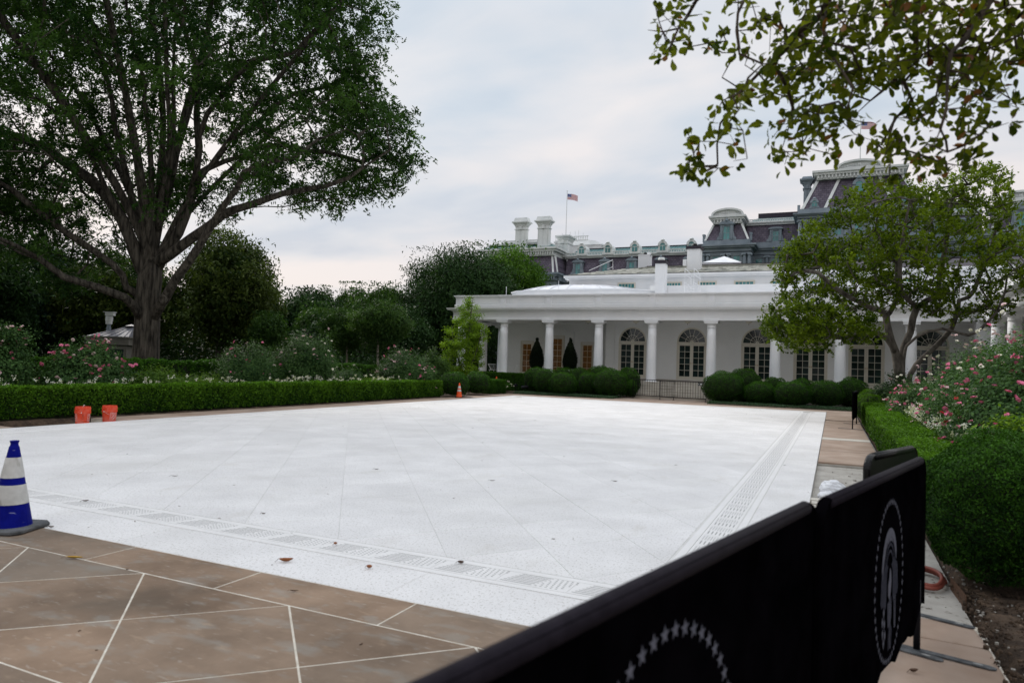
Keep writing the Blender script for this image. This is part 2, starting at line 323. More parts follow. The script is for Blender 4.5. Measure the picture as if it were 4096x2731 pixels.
def obovate(name, Pn, Nn, T, L, W, mat, parent, rnd, kind=None, parts=7):
    """Larger leaves with a rounded outline and a fold along the midrib."""
    n = len(Pn); t = unit(T); Nn = Nn-t*np.sum(Nn*t, 1, keepdims=True); Nn = unit(Nn); s = np.cross(Nn, t)
    L = (L*RNG.uniform(0.7, 1.2, n))[:, None]; W = (W*RNG.uniform(0.75, 1.2, n))[:, None]; dr = RNG.uniform(0.0, 0.35, (n, 1))
    prof = [(0, 0.0), (0.22, 0.22), (0.5, 0.44), (0.75, 0.5), (0.93, 0.30), (1.0, 0.0)]
    mid = [Pn+t*L*a-Nn*L*dr*a*a for a, w in prof]; sl = [m+s*W*w-Nn*W*w*0.35*0+Nn*W*w*0.3 for m, (a, w) in zip(mid, prof)]; sr = [m-s*W*w+Nn*W*w*0.3 for m, (a, w) in zip(mid, prof)]
    V = np.stack(mid+sl+sr, 1); F = []
    for i in range(5): F.append((i, i+1, 6+i+1, 6+i)); F.append((i+1, i, 12+i, 12+i+1))
    F = (np.array(F)[None]+(np.arange(n)*18)[:, None, None]).reshape(-1, 4)
    me = np_mesh(name, V.reshape(-1, 3), F, mat, np.repeat(rnd, 10), wbase(parent) if parent else (0, 0, 0), True)
    o = link(name, me, parent); BASE[o.name] = Vector((0, 0, 0)); return tag(o, kind=kind)
def ico(r=1.0, sub=2):
    import bmesh
    bm = bmesh.new(); bmesh.ops.create_icosphere(bm, subdivisions=sub, radius=r)
    mb = MB().add([tuple(v.co) for v in bm.verts], [tuple(v.index for v in f.verts) for f in bm.faces]); bm.free(); return mb
def clip(poly, x0, x1, y0, y1):
    for ax, lim, sg in ((0, x0, 1), (0, x1, -1), (1, y0, 1), (1, y1, -1)):
        out = []
        for i in range(len(poly)):
            a, b = poly[i], poly[(i+1) % len(poly)]; da, db = sg*(a[ax]-lim), sg*(b[ax]-lim)
            if da >= 0: out.append(a)
            if (da >= 0) != (db >= 0): t = da/(da-db); out.append((a[0]+(b[0]-a[0])*t, a[1]+(b[1]-a[1])*t))
        poly = []
        for q in out:
            if not poly or math.hypot(q[0]-poly[-1][0], q[1]-poly[-1][1]) > 1e-4: poly.append(q)
        if len(poly) > 1 and math.hypot(poly[0][0]-poly[-1][0], poly[0][1]-poly[-1][1]) < 1e-4: poly.pop()
        if len(poly) < 3: return []
    return poly
def area(p): return abs(sum(p[i][0]*p[(i+1) % len(p)][1]-p[(i+1) % len(p)][0]*p[i][1] for i in range(len(p))))/2
def inset(poly, d):
    n = len(poly); a = sum(poly[i][0]*poly[(i+1) % n][1]-poly[(i+1) % n][0]*poly[i][1] for i in range(n))
    if a < 0: poly = poly[::-1]
    out = []
    for i in range(n):
        p0, p1, p2 = Vector(poly[i-1]), Vector(poly[i]), Vector(poly[(i+1) % n]); e1, e2 = (p1-p0), (p2-p1)
        if e1.length < 1e-6 or e2.length < 1e-6: continue
        n1 = Vector((-e1.y, e1.x)).normalized(); n2 = Vector((-e2.y, e2.x)).normalized(); m = n1+n2
        if m.length < 1e-3: continue
        q = p1+m/m.dot(n1)*d; out.append((q.x, q.y))
    return out
def slab(mb, poly, z0, z1, bev=0.004):
    """A stone with a chamfered top edge."""
    n = len(poly); p2 = inset(poly, bev)
    if len(p2) != n: return mb.prism(poly, z0, z1)
    a = sum(poly[i][0]*poly[(i+1) % n][1]-poly[(i+1) % n][0]*poly[i][1] for i in range(n))
    if a < 0: poly = poly[::-1]
    v = [(x, y, z0) for x, y in poly]+[(x, y, z1-bev) for x, y in poly]+[(x, y, z1) for x, y in p2]
    f = [(i, (i+1) % n, n+(i+1) % n, n+i) for i in range(n)]+[(n+i, n+(i+1) % n, 2*n+(i+1) % n, 2*n+i) for i in range(n)]+[tuple(range(2*n, 3*n))]
    return mb.add(v, f)
def dist_cam(x, y): return math.hypot(x, y)
def lay(stones, parent, name, mat, z0, z1, limit=300, gap=0.004, bev=0.004, zj=0.0):
    """Lays stones (polygons) as single objects, the farthest beyond the limit as one part."""
    st = [inset(p, gap) for p in stones if len(p) > 2 and area(p) > 0.003]; st = [p for p in st if len(p) > 2 and area(p) > 0.002]
    st.sort(key=lambda p: -area(p)/max(1.0, dist_cam(sum(q[0] for q in p)/len(p), sum(q[1] for q in p)/len(p)))**3)
    cache = {}; rest = MB()
    for k, p in enumerate(st):
        cx = sum(q[0] for q in p)/len(p); cy = sum(q[1] for q in p)/len(p); dz = random.uniform(-zj, zj)
        if k < limit:
            loc = [(round(x-cx, 3), round(y-cy, 3)) for x, y in p]; key = tuple(sorted(loc))
            if key not in cache: cache[key] = slab(MB(), loc, z0, z1, bev).mesh(name, mat)
            inst(name, cache[key], parent, (cx, cy, dz))
        else: slab(rest, p, z0+dz, z1+dz, bev)
    if rest.n: part('distant_'+name+'s', rest, mat, parent, kind='stuff')

# ------------------------------------------------------------------ limb lines and crown outlines of the three modelled trees (metres, from each tree base)
OAKB=[-26.77, 20.74, 0.0]
OAKL=[[(-0.01, 0.01, 0.94), (0.02, -0.01, 1.9), (0.05, -0.03, 2.86), (0.06, -0.07, 3.93), (0.14, -0.06, 4.9), (0.24, -0.03, 5.44)], [(0.09, -0.03, 3.29), (0.76, -0.01, 3.67), (1.2, -0.1, 4.03), (1.74, -0.15, 4.72), (2.47, -0.11, 5.5), (3.42, 0.0, 6.8), (4.08, -0.0, 7.65), (4.83, 0.04, 8.44), (5.25, -0.07, 9.01), (6.3, 0.13, 9.37), (7.4, 0.36, 9.51), (8.41, 0.52, 10.16), (9.53, 0.75, 10.5)], [(0.24, -0.03, 5.44), (1.08, 0.15, 5.91), (1.99, 0.36, 6.56), (2.81, 0.54, 7.09), (3.42, 0.62, 7.51), (4.03, 0.71, 7.75), (4.72, 0.83, 7.91), (6.07, 1.25, 8.39), (7.35, 1.65, 8.63), (7.89, 1.71, 8.67), (8.84, 1.95, 9.0), (9.46, 2.04, 9.38), (10.54, 2.33, 10.09)], [(3.95, 1.57, 8.13), (5.78, 1.59, 7.93), (7.11, 1.38, 8.0), (8.55, 1.21, 7.98), (9.79, 0.96, 7.95)], [(0.18, -0.05, 5.01), (0.66, 0.23, 6.04), (1.07, 0.48, 6.89), (1.24, 0.62, 7.58), (1.45, 0.77, 8.6), (1.53, 0.87, 9.45), (1.54, 0.92, 10.7), (1.35, 0.87, 12.12), (1.35, 0.91, 13.82), (1.05, 0.83, 14.8), (0.57, 0.66, 15.94), (0.02, 0.45, 17.09), (-0.28, 0.34, 18.94)], [(1.88, 0.58, 9.19), (2.16, 0.97, 9.72), (2.57, 1.42, 10.11), (3.29, 2.01, 10.49), (3.6, 2.41, 10.96), (4.3, 3.0, 11.12), (5.05, 3.63, 10.98), (5.71, 4.2, 11.02), (7.1, 5.13, 10.68)], [(1.87, 0.57, 9.34), (2.29, 1.11, 9.96), (2.61, 1.59, 11.03), (3.31, 2.25, 11.84), (3.79, 2.8, 12.74), (4.14, 3.3, 13.4), (4.31, 3.74, 13.73), (4.91, 4.37, 14.08), (5.23, 4.87, 14.37), (6.08, 5.6, 15.29)], [(0.14, -0.06, 4.9), (0.35, -0.28, 6.89), (0.54, -0.5, 8.54), (0.6, -0.8, 10.82), (0.59, -1.09, 12.07), (0.82, -1.25, 12.78), (0.72, -1.57, 13.57), (0.77, -1.82, 14.25), (0.72, -2.13, 15.32), (0.71, -2.43, 16.91)], [(0.24, -0.03, 5.44), (0.05, 0.21, 7.65), (-0.2, 0.44, 9.48), (-0.43, 0.68, 11.35), (-0.84, 0.84, 13.23), (-1.35, 0.95, 15.1), (-1.87, 1.08, 16.42), (-2.33, 1.22, 18.08), (-2.77, 1.35, 20.38)], [(0.35, -0.03, 6.62), (1.0, -0.35, 8.54), (1.67, -0.67, 10.7), (1.97, -1.14, 12.4), (2.33, -1.59, 14.25), (2.7, -2.02, 15.52), (3.03, -2.48, 17.19)], [(0.35, -0.03, 6.62), (0.58, 0.22, 8.71), (0.61, 0.37, 11.14), (0.4, 0.42, 13.2), (0.24, 0.48, 15.52), (0.24, 0.62, 17.97)], [(0.49, 0.02, 7.16), (0.45, 0.55, 9.24), (0.17, 0.99, 11.04), (-0.12, 1.43, 12.48), (-0.21, 1.96, 14.15), (-0.17, 2.53, 16.49), (-0.45, 2.95, 18.58), (-0.58, 3.44, 20.69)], [(1.73, 0.54, 8.53), (2.13, 0.38, 9.81), (2.4, 0.16, 10.77), (2.9, 0.06, 11.65), (3.68, 0.09, 12.42), (4.53, 0.16, 13.21), (5.26, 0.18, 13.58), (6.14, 0.28, 13.66), (7.11, 0.42, 13.75), (7.91, 0.46, 14.38), (8.6, 0.46, 14.89), (9.62, 0.59, 15.89)], [(0.04, -0.1, 4.79), (-0.29, -0.1, 6.09), (-0.62, -0.09, 7.19), (-1.1, -0.15, 8.3), (-1.53, -0.19, 9.43), (-1.97, -0.24, 10.71), (-2.36, -0.25, 11.61), (-2.65, -0.23, 12.8), (-2.99, -0.21, 13.71), (-3.44, -0.26, 14.75), (-4.04, -0.39, 16.45), (-4.56, -0.51, 18.58)], [(0.04, -0.1, 4.79), (0.22, -0.55, 7.06), (0.36, -0.98, 8.92), (0.52, -1.4, 10.11), (0.67, -1.8, 11.02), (0.84, -2.2, 12.16), (1.01, -2.58, 12.6), (1.02, -3.03, 13.07), (0.72, -3.62, 13.42), (0.5, -4.17, 13.51), (-0.01, -4.86, 14.07)], [(-0.0, -0.12, 4.57), (-0.26, -0.53, 6.02), (-0.56, -0.96, 7.23), (-1.01, -1.46, 8.48), (-1.2, -1.82, 9.36), (-1.48, -2.22, 10.34), (-1.8, -2.65, 11.29), (-1.92, -2.98, 12.14), (-2.13, -3.34, 12.66), (-2.59, -3.83, 13.6)], [(-3.13, -1.81, 11.74), (-3.37, -2.14, 11.76), (-3.92, -2.63, 12.21), (-4.44, -3.09, 12.32), (-4.96, -3.56, 12.59), (-5.88, -4.22, 12.91)], [(-0.97, -0.66, 7.32), (-1.83, -0.67, 8.23), (-3.09, -0.88, 9.27), (-4.32, -1.06, 9.96), (-5.59, -1.25, 10.71), (-6.77, -1.4, 11.14), (-7.76, -1.45, 11.46), (-9.28, -1.75, 11.78), (-11.2, -2.24, 12.31)], [(0.05, -0.04, 3.18), (0.14, -0.7, 3.56), (0.33, -1.32, 3.91), (-0.12, -2.22, 4.24), (-0.72, -3.2, 4.54), (-0.99, -4.03, 5.18), (-1.0, -4.74, 5.46), (-0.98, -5.42, 5.67), (-1.53, -6.38, 6.19)], [(-0.62, -0.38, 3.86), (-0.6, -0.6, 4.42), (-0.56, -0.83, 4.92), (-0.78, -1.16, 5.34), (-1.47, -1.72, 5.97), (-2.11, -2.25, 6.49), (-2.53, -2.68, 6.95), (-3.04, -3.16, 7.47), (-3.55, -3.63, 8.07), (-3.81, -3.98, 8.32), (-4.97, -4.76, 9.13)]]
OAKP=[(-14.97, 23.76), (2.67, 24.34), (7.62, 20.23), (9.72, 18.16), (10.03, 15.17), (9.56, 13.34), (10.97, 12.74), (11.65, 11.59), (11.16, 10.18), (10.24, 8.98), (8.54, 8.49), (6.84, 8.01), (6.0, 7.55), (3.87, 7.27), (3.21, 7.78), (2.61, 6.59), (1.13, 6.11), (0.73, 5.24), (-0.33, 4.99), (-1.18, 4.64), (-1.69, 3.98), (-3.08, 3.83), (-5.23, 4.19), (-6.34, 5.44), (-9.53, 4.69), (-14.41, 6.67)]
MAGB=[2.42, 30.84, 0.0]
MAGL=[[(-0.08, -0.02, 1.2), (-0.18, -0.09, 2.06), (-0.25, -0.14, 2.6), (-0.42, -0.24, 3.11), (-0.57, -0.33, 3.69), (-0.61, -0.36, 4.02)], [(-0.61, -0.36, 4.02), (-0.83, -0.74, 4.21), (-1.11, -1.15, 4.25), (-1.51, -1.62, 4.43), (-1.91, -2.08, 4.58), (-2.42, -2.6, 4.91), (-3.0, -3.16, 5.4)], [(-0.61, -0.36, 4.02), (-0.47, -0.14, 4.19), (-0.26, 0.09, 4.62), (-0.12, 0.3, 4.94), (-0.22, 0.39, 5.7), (-0.2, 0.52, 6.71), (-0.47, 0.51, 7.72), (-0.66, 0.55, 8.74)], [(-0.25, -0.14, 2.6), (-0.61, -0.68, 3.16), (-0.9, -1.16, 3.32), (-1.21, -1.64, 3.32), (-1.76, -2.23, 3.14), (-2.25, -2.8, 3.07), (-3.12, -3.55, 3.19), (-3.92, -4.27, 3.32), (-4.46, -4.86, 3.45)], [(-0.04, -0.02, 1.78), (0.02, 0.06, 2.83), (0.26, 0.22, 3.44), (0.35, 0.33, 4.01), (0.49, 0.46, 4.43)], [(0.46, 0.12, 4.4), (0.13, -0.32, 4.65), (-0.13, -0.72, 4.9), (-0.19, -1.03, 5.16), (-0.24, -1.36, 5.94), (-0.12, -1.63, 7.28), (0.01, -1.88, 8.14)], [(0.46, 0.12, 4.4), (0.77, 0.33, 4.64), (1.11, 0.55, 4.88), (1.24, 0.68, 5.34), (1.28, 0.76, 5.72), (1.46, 0.89, 6.71), (1.62, 0.99, 8.19), (1.79, 1.11, 9.29)], [(-0.0, -0.01, 1.97), (0.1, -0.2, 2.9), (0.41, -0.26, 3.23), (0.81, -0.29, 3.45), (1.28, -0.28, 3.57), (1.74, -0.26, 3.43), (2.09, -0.29, 3.33), (2.34, -0.38, 3.43), (2.63, -0.47, 3.78), (2.93, -0.54, 4.19), (3.13, -0.67, 4.86), (3.16, -0.88, 5.46)], [(0.26, 0.12, 1.79), (1.05, 0.7, 2.81), (1.51, 1.14, 3.31), (1.78, 1.5, 3.68), (2.03, 1.84, 4.34), (1.94, 2.04, 4.71), (1.93, 2.27, 5.13), (2.18, 2.62, 5.55), (2.13, 2.83, 5.97), (2.36, 3.15, 7.04), (2.65, 3.47, 8.66), (3.34, 3.99, 10.1)], [(1.89, 0.78, 4.26), (1.94, 0.88, 4.72), (2.29, 1.12, 4.88), (2.5, 1.3, 5.16), (2.61, 1.43, 5.48), (3.07, 1.69, 6.78), (3.42, 1.89, 8.27)]]
MAGP=[(-4.42, 4.43), (-4.84, 5.47), (-4.4, 6.83), (-3.37, 7.54), (-2.25, 8.64), (-1.11, 9.16), (0.54, 8.83), (1.58, 9.44), (3.0, 10.06), (3.5, 9.69), (3.63, 8.45), (4.35, 7.22), (4.59, 5.78), (3.96, 4.51), (3.3, 3.82), (2.52, 4.08), (1.38, 3.85), (0.78, 4.31), (-0.76, 4.26), (-1.91, 4.22), (-3.06, 3.99)]
MAGP2=[(-5.63, 3.23), (-5.37, 4.11), (-4.03, 4.25), (-2.67, 3.91), (-1.31, 3.66), (-2.06, 2.87), (-3.59, 2.63), (-4.94, 2.58)]
FGB=[0.16, 3.97, 0.0]
FGL=[[(-0.1, -0.06, 4.01), (-0.2, -0.06, 3.74), (-0.23, -0.03, 3.6), (-0.29, -0.02, 3.55), (-0.37, -0.02, 3.51), (-0.42, -0.0, 3.44), (-0.49, 0.01, 3.39), (-0.56, 0.01, 3.33), (-0.64, 0.01, 3.25), (-0.7, 0.02, 3.16), (-0.76, 0.04, 3.09), (-0.78, 0.07, 2.98), (-0.78, 0.11, 2.88)], [(-0.47, -0.2, 3.3), (-0.43, -0.13, 3.24), (-0.4, -0.06, 3.18), (-0.38, 0.01, 3.12), (-0.34, 0.08, 3.08)], [(-0.2, -0.1, 3.72), (-0.46, -0.26, 3.67), (-0.6, -0.36, 3.56), (-0.62, -0.41, 3.48), (-0.62, -0.45, 3.37), (-0.6, -0.48, 3.24)], [(-0.47, -0.22, 3.69), (-0.71, -0.27, 3.71), (-0.85, -0.28, 3.65), (-0.9, -0.25, 3.59), (-0.95, -0.21, 3.55), (-1.04, -0.2, 3.55), (-1.13, -0.19, 3.58)], [(-0.91, -0.41, 3.46), (-0.94, -0.42, 3.38), (-0.96, -0.43, 3.32)], [(-0.23, -0.1, 3.57), (-0.24, -0.19, 3.44), (-0.21, -0.26, 3.33), (-0.19, -0.33, 3.23), (-0.15, -0.4, 3.13), (-0.1, -0.47, 3.01)], [(0.64, 0.28, 3.91), (0.53, 0.18, 3.62), (0.45, 0.09, 3.45), (0.38, 0.0, 3.34), (0.33, -0.08, 3.27), (0.31, -0.15, 3.16), (0.3, -0.21, 3.04), (0.29, -0.27, 2.93), (0.26, -0.34, 2.82), (0.22, -0.42, 2.71)], [(0.26, 0.11, 3.9), (0.21, 0.15, 3.66), (0.2, 0.2, 3.56), (0.21, 0.27, 3.43), (0.11, 0.28, 3.3), (-0.0, 0.29, 3.21), (-0.1, 0.3, 3.12)], [(0.82, 0.37, 3.74), (0.71, 0.39, 3.62), (0.65, 0.42, 3.58), (0.58, 0.46, 3.51), (0.56, 0.52, 3.45), (0.64, 0.61, 3.39), (0.71, 0.72, 3.3), (0.78, 0.81, 3.24)], [(1.97, 0.87, 4.6), (1.39, 0.62, 4.22), (0.81, 0.36, 4.02), (0.64, 0.28, 3.91), (0.26, 0.11, 3.9), (-0.1, -0.06, 4.01), (-0.2, -0.1, 3.72)]]
FGP=[([(-1.15, 3.59), (-0.95, 3.65), (-0.71, 3.66), (-0.56, 3.61), (-0.53, 3.45), (-0.64, 3.33), (-0.76, 3.39), (-0.89, 3.41), (-1.02, 3.28), (-1.09, 3.29), (-1.05, 3.4), (-1.12, 3.41), (-1.2, 3.45)], 42), ([(-0.58, 3.69), (0.83, 3.73), (0.84, 3.32), (0.6, 3.33), (0.46, 3.26), (0.19, 3.25), (0.09, 3.21), (-0.14, 3.18), (-0.4, 3.19), (-0.63, 3.12), (-0.72, 3.18), (-0.5, 3.33), (-0.41, 3.45)], 250), ([(-0.72, 3.18), (-0.63, 3.12), (-0.67, 3.04), (-0.71, 2.94), (-0.63, 2.79), (-0.74, 2.72), (-0.97, 2.67), (-0.95, 2.78), (-0.98, 2.9), (-0.88, 3.02)], 28), ([(-0.58, 2.97), (-0.39, 3.04), (-0.2, 3.07), (-0.04, 2.96), (-0.0, 2.86), (-0.23, 2.83), (-0.38, 2.8), (-0.54, 2.89)], 42), ([(0.21, 3.21), (0.47, 3.26), (0.53, 3.01), (0.54, 2.85), (0.39, 2.74), (0.11, 2.71), (-0.05, 2.73), (0.1, 2.86), (0.17, 3.06)], 75), ([(0.52, 3.31), (0.84, 3.36), (0.85, 3.08), (0.61, 3.08)], 26)]
# ================================================================== ground and paving
struct('ground', MB().poly([(-900, -300, -0.16), (900, -300, -0.16), (900, 1600, -0.16), (-900, 1600, -0.16)]), M_lawn)
TX0, TX1, TY0, TY1 = -15.9, -0.26, 4.29, 35.15
terrace = struct('white_terrace', MB().box(TX0, TX1, TY0, TY1, -0.15, -0.004), M_grout)
# diamond field inside the drain frames
FX0, FX1, FY0, FY1 = -14.86, -1.31, 5.42, 34.1
S_, K_ = 1.18, 0.762
A_ = lambda i: -2.46+S_*i            # x + K y = A
B_ = lambda j: -5.96-S_*j            # x - K y = B
field = []
for i in range(-14, 30):
    for j in range(-12, 30):
        c = []
        for (p, q) in ((i, j), (i+1, j), (i+1, j+1), (i, j+1)):
            a, b = A_(p), B_(q); c.append(((a+b)/2, (a-b)/(2*K_)))
        c = clip(c, FX0, FX1, FY0, FY1)
        if len(c) > 2: field.append(c)
lay(field, terrace, 'limestone_slab', M_terr, -0.02, 0.0, 290, gap=0.002, bev=0.0015, zj=0.0005)
def strip(x0, x1, y0, y1, along, step, start=0.0):
    o = []; a0, a1 = (x0, x1) if along == 'x' else (y0, y1); a = a0+start
    cuts = [a0]
    while a < a1-0.15:
        if a > a0+0.15: cuts.append(a)
        a += step
    cuts.append(a1)
    for p, q in zip(cuts, cuts[1:]):
        o.append([(p, y0), (q, y0), (q, y1), (p, y1)] if along == 'x' else [(x0, p), (x1, p), (x1, q), (x0, q)])
    return o
border = strip(TX0, TX1, TY0, 4.945, 'x', 1.44, 0.0)+strip(-0.835, TX1, 4.945, TY1, 'y', 1.9, 0.6)+strip(TX0, -15.35, 4.945, TY1, 'y', 1.9, 0.9)+strip(-15.35, -0.835, 34.58, TY1, 'x', 1.44, 0.4)
lay(border, terrace, 'border_slab', M_terr, -0.02, 0.0, 60, gap=0.002)
# drains: pale frames with grates; flat dark stripes and dots paint the shade of holes
def unit_slots(L, W):
    mb = MB(); n = 7
    for k in range(n):
        v = (k+0.5)/n*W; sl = 0.10*(k/(n-1)); mb.box(0.03+sl, 0.03+sl+0.27, v-0.0042, v+0.0042, 0.0008, 0.0016)
    for k in range(n):
        v = (k+0.5)/n*W; sl = 0.10*(k/(n-1))
        for q in range(5):
            x = 0.335+sl+q*0.042+(0.021 if k % 2 else 0)
            if x < L-0.02+sl*0.6: mb.box(x-0.008, x+0.008, v-0.006, v+0.006, 0.0008, 0.0016)
    return mb
slot_me = unit_slots(0.6, 0.26).mesh('grate_slot_shade', M_slot)
grate_me = MB().box(0.002, 0.598, -0.02, 0.28, -0.02, 0.0).mesh('drain_grate', M_grate)
sm_ = MB()
for k in range(6):
    v = (k+.5)/6*.24; sm_.add([(.03+v*.15, v-.006, .0014), (.17+v*.15, v-.006, .0014), (.17+v*.15, v+.006, .0014), (.03+v*.15, v+.006, .0014)], [(0, 1, 2, 3)])
for k in range(9):
    for q in range(6): v = (k+.5)/9*.24; x = .235+q*.032+(.016 if k % 2 else 0)+v*.12; sm_.box(x-.006, x+.006, v-.005, v+.005, .0008, .0014)
slot2_me = sm_.mesh('grate_slot_shade', M_slot); grate2_me = MB().box(0.002, 0.483, -0.02, 0.26, -0.02, 0.0).mesh('drain_grate', M_grate)
def drain(p0, ang, length, first, st=.6, sme=None, gme=None):
    n = int(length/st)
    for k in range(n):
        x, y = p0[0]+math.cos(ang)*st*k, p0[1]+math.sin(ang)*st*k
        g = inst('drain_grate', gme or grate_me, terrace, (x, y, 0.0005), (0, 0, ang))
        if k < first: s = link('slot_shade', sme or slot_me, g)
    return
drain((-15.0, 5.06), 0.0, 13.8, 24)
drain((-0.95, 5.6), PI/2, 28.2, 58, .485, slot2_me, grate2_me)
drain((-14.94, 5.6), PI/2, 28.2, 0, .485, slot2_me, grate2_me)
fr = MB()
for y in (4.99, 5.36): fr.box(-15.3, -0.84, y-0.035, y+0.035, -0.02, 0.0025)
for x in (-1.25, -0.88, -15.25, -14.90): fr.box(x-0.035, x+0.035, 5.4, 34.5, -0.02, 0.0025)
part('drain_frame', fr, M_grate, terrace)
part('drain_cover', MB().lathe([(0.24, 0.001), (0.24, 0.003), (0.22, 0.0032)], -0.96, 34.1, 24), M_conc, terrace)
part('drain_cover', MB().lathe([(0.24, 0.001), (0.24, 0.003), (0.22, 0.0032)], -15.2, 34.0, 24), M_conc, terrace)

# brown flagstone paving in front, with pale joints
pave = struct('brown_paving', MB().box(-19, 0.95, -3.0, 4.288, -0.15, -0.0018), M_brgrout)
fl = strip(-19, 0.93, 3.81, 4.285, 'x', 1.44, 0.52)
fl += strip(-19, 0.93, 1.92, 2.37, 'x', 1.44, 0.3)
for (b0, b1) in ((2.37, 3.81), (0.48, 1.92)):
    off = 0.0 if b0 > 2 else 0.33
    for i in range(-20, 20):
        for j in range(-20, 20):
            cx, cy = -4.81+off+0.72*(i+j), b0+0.72+0.72*(i-j)
            c = clip([(cx-0.72, cy), (cx, cy-0.72), (cx+0.72, cy), (cx, cy+0.72)], -19, 0.93, b0, b1)
            if len(c) > 2: fl.append(c)
lay(fl, pave, 'flagstone', M_brown, -0.03, 0.0, 200, gap=0.0065, bev=0.0015, zj=0.001)
# far strip and left strip
fp = struct('far_path', MB().box(-17.1, 2.0, 35.153, 37.0, -0.15, -0.012), M_brgrout)
lay(strip(-17.05, 1.9, 35.16, 36.05, 'x', 1.5)+strip(-17.05, 1.9, 36.06, 36.98, 'x', 1.5, 0.7), fp, 'flagstone', M_tan, -0.03, 0.0, 60, gap=0.004)
fp2 = struct('step_path', MB().box(-11.6, -6.0, 37.0, 40.4, -0.15, -0.012), M_brgrout)
lay([c for y in (37.02, 38.14, 39.26) for c in strip(-11.58, -6.02, y, y+1.1, 'x', 1.4, 0.5*(y > 38))], fp2, 'flagstone', M_tan, -0.03, 0.0, 60, gap=0.004)
lp = struct('left_path', MB().box(-17.03, -15.905, 11.75, 35.1, -0.15, -0.012).box(-17.03, -15.905, -2, 9.3, -0.15, -0.012), M_brgrout)
lay(strip(-17.01, -15.91, 11.75, 35.1, 'y', 1.5)+strip(-17.01, -15.91, -2, 9.3, 'y', 1.5), lp, 'flagstone', M_tan, -0.03, 0.0, 60, gap=0.004)
part('loose_board', MB().box(-16.75, -15.93, 10.3, 12.0, -0.11, -0.083, 0.05), M_conc, lp)
part('loose_board', MB().box(-16.7, -15.93, 9.85, 10.35, -0.13, -0.10, -0.12), M_conc, lp)
struct('open_trench', MB().box(-17.1, -15.905, 9.3, 11.75, -0.15, -0.12), M_soil)
# right strip with a missing stretch
rp = struct('right_path', MB().box(-0.255, 0.93, 15.0, 35.1, -0.15, -0.035).box(-0.255, 0.93, 5.85, 7.9, -0.15, -0.045), M_conc)
rs = [[(-0.25, a), (0.9, a), (0.9, b), (-0.25, b)] for a, b in ((15.05, 17.3), (17.35, 20.3), (21.0, 24.3), (24.35, 28.7), (29.3, 31.9), (32.0, 35.0))]
lay(rs, rp, 'flagstone', M_tan, -0.06, 0.0, 20, gap=0.006, bev=0.006)
lay([[(-0.25, 20.35), (0.9, 20.35), (0.9, 20.95), (-0.25, 20.95)]], rp, 'pale_slab', M_step, -0.06, 0.004, 20)
struct('exposed_concrete', MB().box(-0.255, 0.95, 7.9, 15.0, -0.15, -0.075), M_conc)
rb = struct('right_landing', MB().box(-0.255, 0.94, 4.291, 5.84, -0.15, -0.012), M_brgrout)
lay([clip(c, -0.25, 0.93, 4.295, 5.83) for c in ([(-0.25, 4.29), (0.94, 4.29), (0.94, 5.36), (-0.25, 5.44)], [(-0.25, 5.45), (0.94, 5.37), (0.90, 5.84), (-0.25, 5.84)])], rb, 'flagstone', M_tan, -0.03, 0.0, 20, gap=0.006)
# planting beds
def bed(name, x0, x1, y0, y1, z=0.0, nx=40, ny=80, amp=0.04, mat=None):
    X = np.linspace(x0, x1, nx); Y = np.linspace(y0, y1, ny); V = np.array([(x, y, z+amp*(RNG.random()-0.3)) for y in Y for x in X])
    V[(V[:, 0] <= x0) | (V[:, 0] >= x1) | (V[:, 1] <= y0) | (V[:, 1] >= y1), 2] = -0.15
    F = np.array([(j*nx+i, j*nx+i+1, (j+1)*nx+i+1, (j+1)*nx+i) for j in range(ny-1) for i in range(nx-1)])
    me = np_mesh(name, V, F, mat or M_soil); o = link(name, me); return tag(o, kind='structure')
bed('right_bed', 0.955, 6.5, -2, 37.0, 0.0, 60, 300, 0.05)
bed('left_bed', -29.5, -17.06, -2, 37.0, 0.0, 60, 120, 0.04)
bed('near_building_bed', -26, -11.65, 37.05, 41.6, 0.02, 60, 30, 0.05)
bed('near_steps_bed', -5.95, 6.5, 37.05, 41.6, 0.02, 60, 30, 0.05)
# clods, chips and litter lying on the soil and the broken strip
deb = MB()
for _ in range(420):
    x = random.uniform(0.55, 1.6) if random.random() < 0.7 else random.uniform(-0.2, 0.9); y = random.uniform(4.2, 7.6) if x > 0.9 else random.choice([random.uniform(5.86, 7.8), random.uniform(8, 14.5)])
    s = random.uniform(0.003, 0.012) if y < 8 else random.uniform(0.008, 0.022); z = -0.045 if (x < 0.93 and y < 7.9) else (-0.075 if x < 0.93 else 0.0)
    deb.box(x-s, x+s, y-s*0.8, y+s*0.8, z-0.005, z+s*0.9, random.uniform(0, 3))
tag(part('clods_and_chips', deb, M_conc), kind='stuff')
cl = MB()
_cl = ico(1.0, 1)
for _ in range(1500):
    x = 0.93+abs(random.gauss(0, 0.4))-0.03; y = random.uniform(2.6, 6.9); s = 0.004+0.016*random.random()**2.5; a_, b_, c_ = (random.uniform(.7, 1.4) for _ in range(3)); cl.add([(x+u*s*a_, y+v*s*b_, 0.012+w*s*c_) for u, v, w in _cl.v], _cl.f)
tag(part('soil_clods', cl, M_soil), kind='stuff')

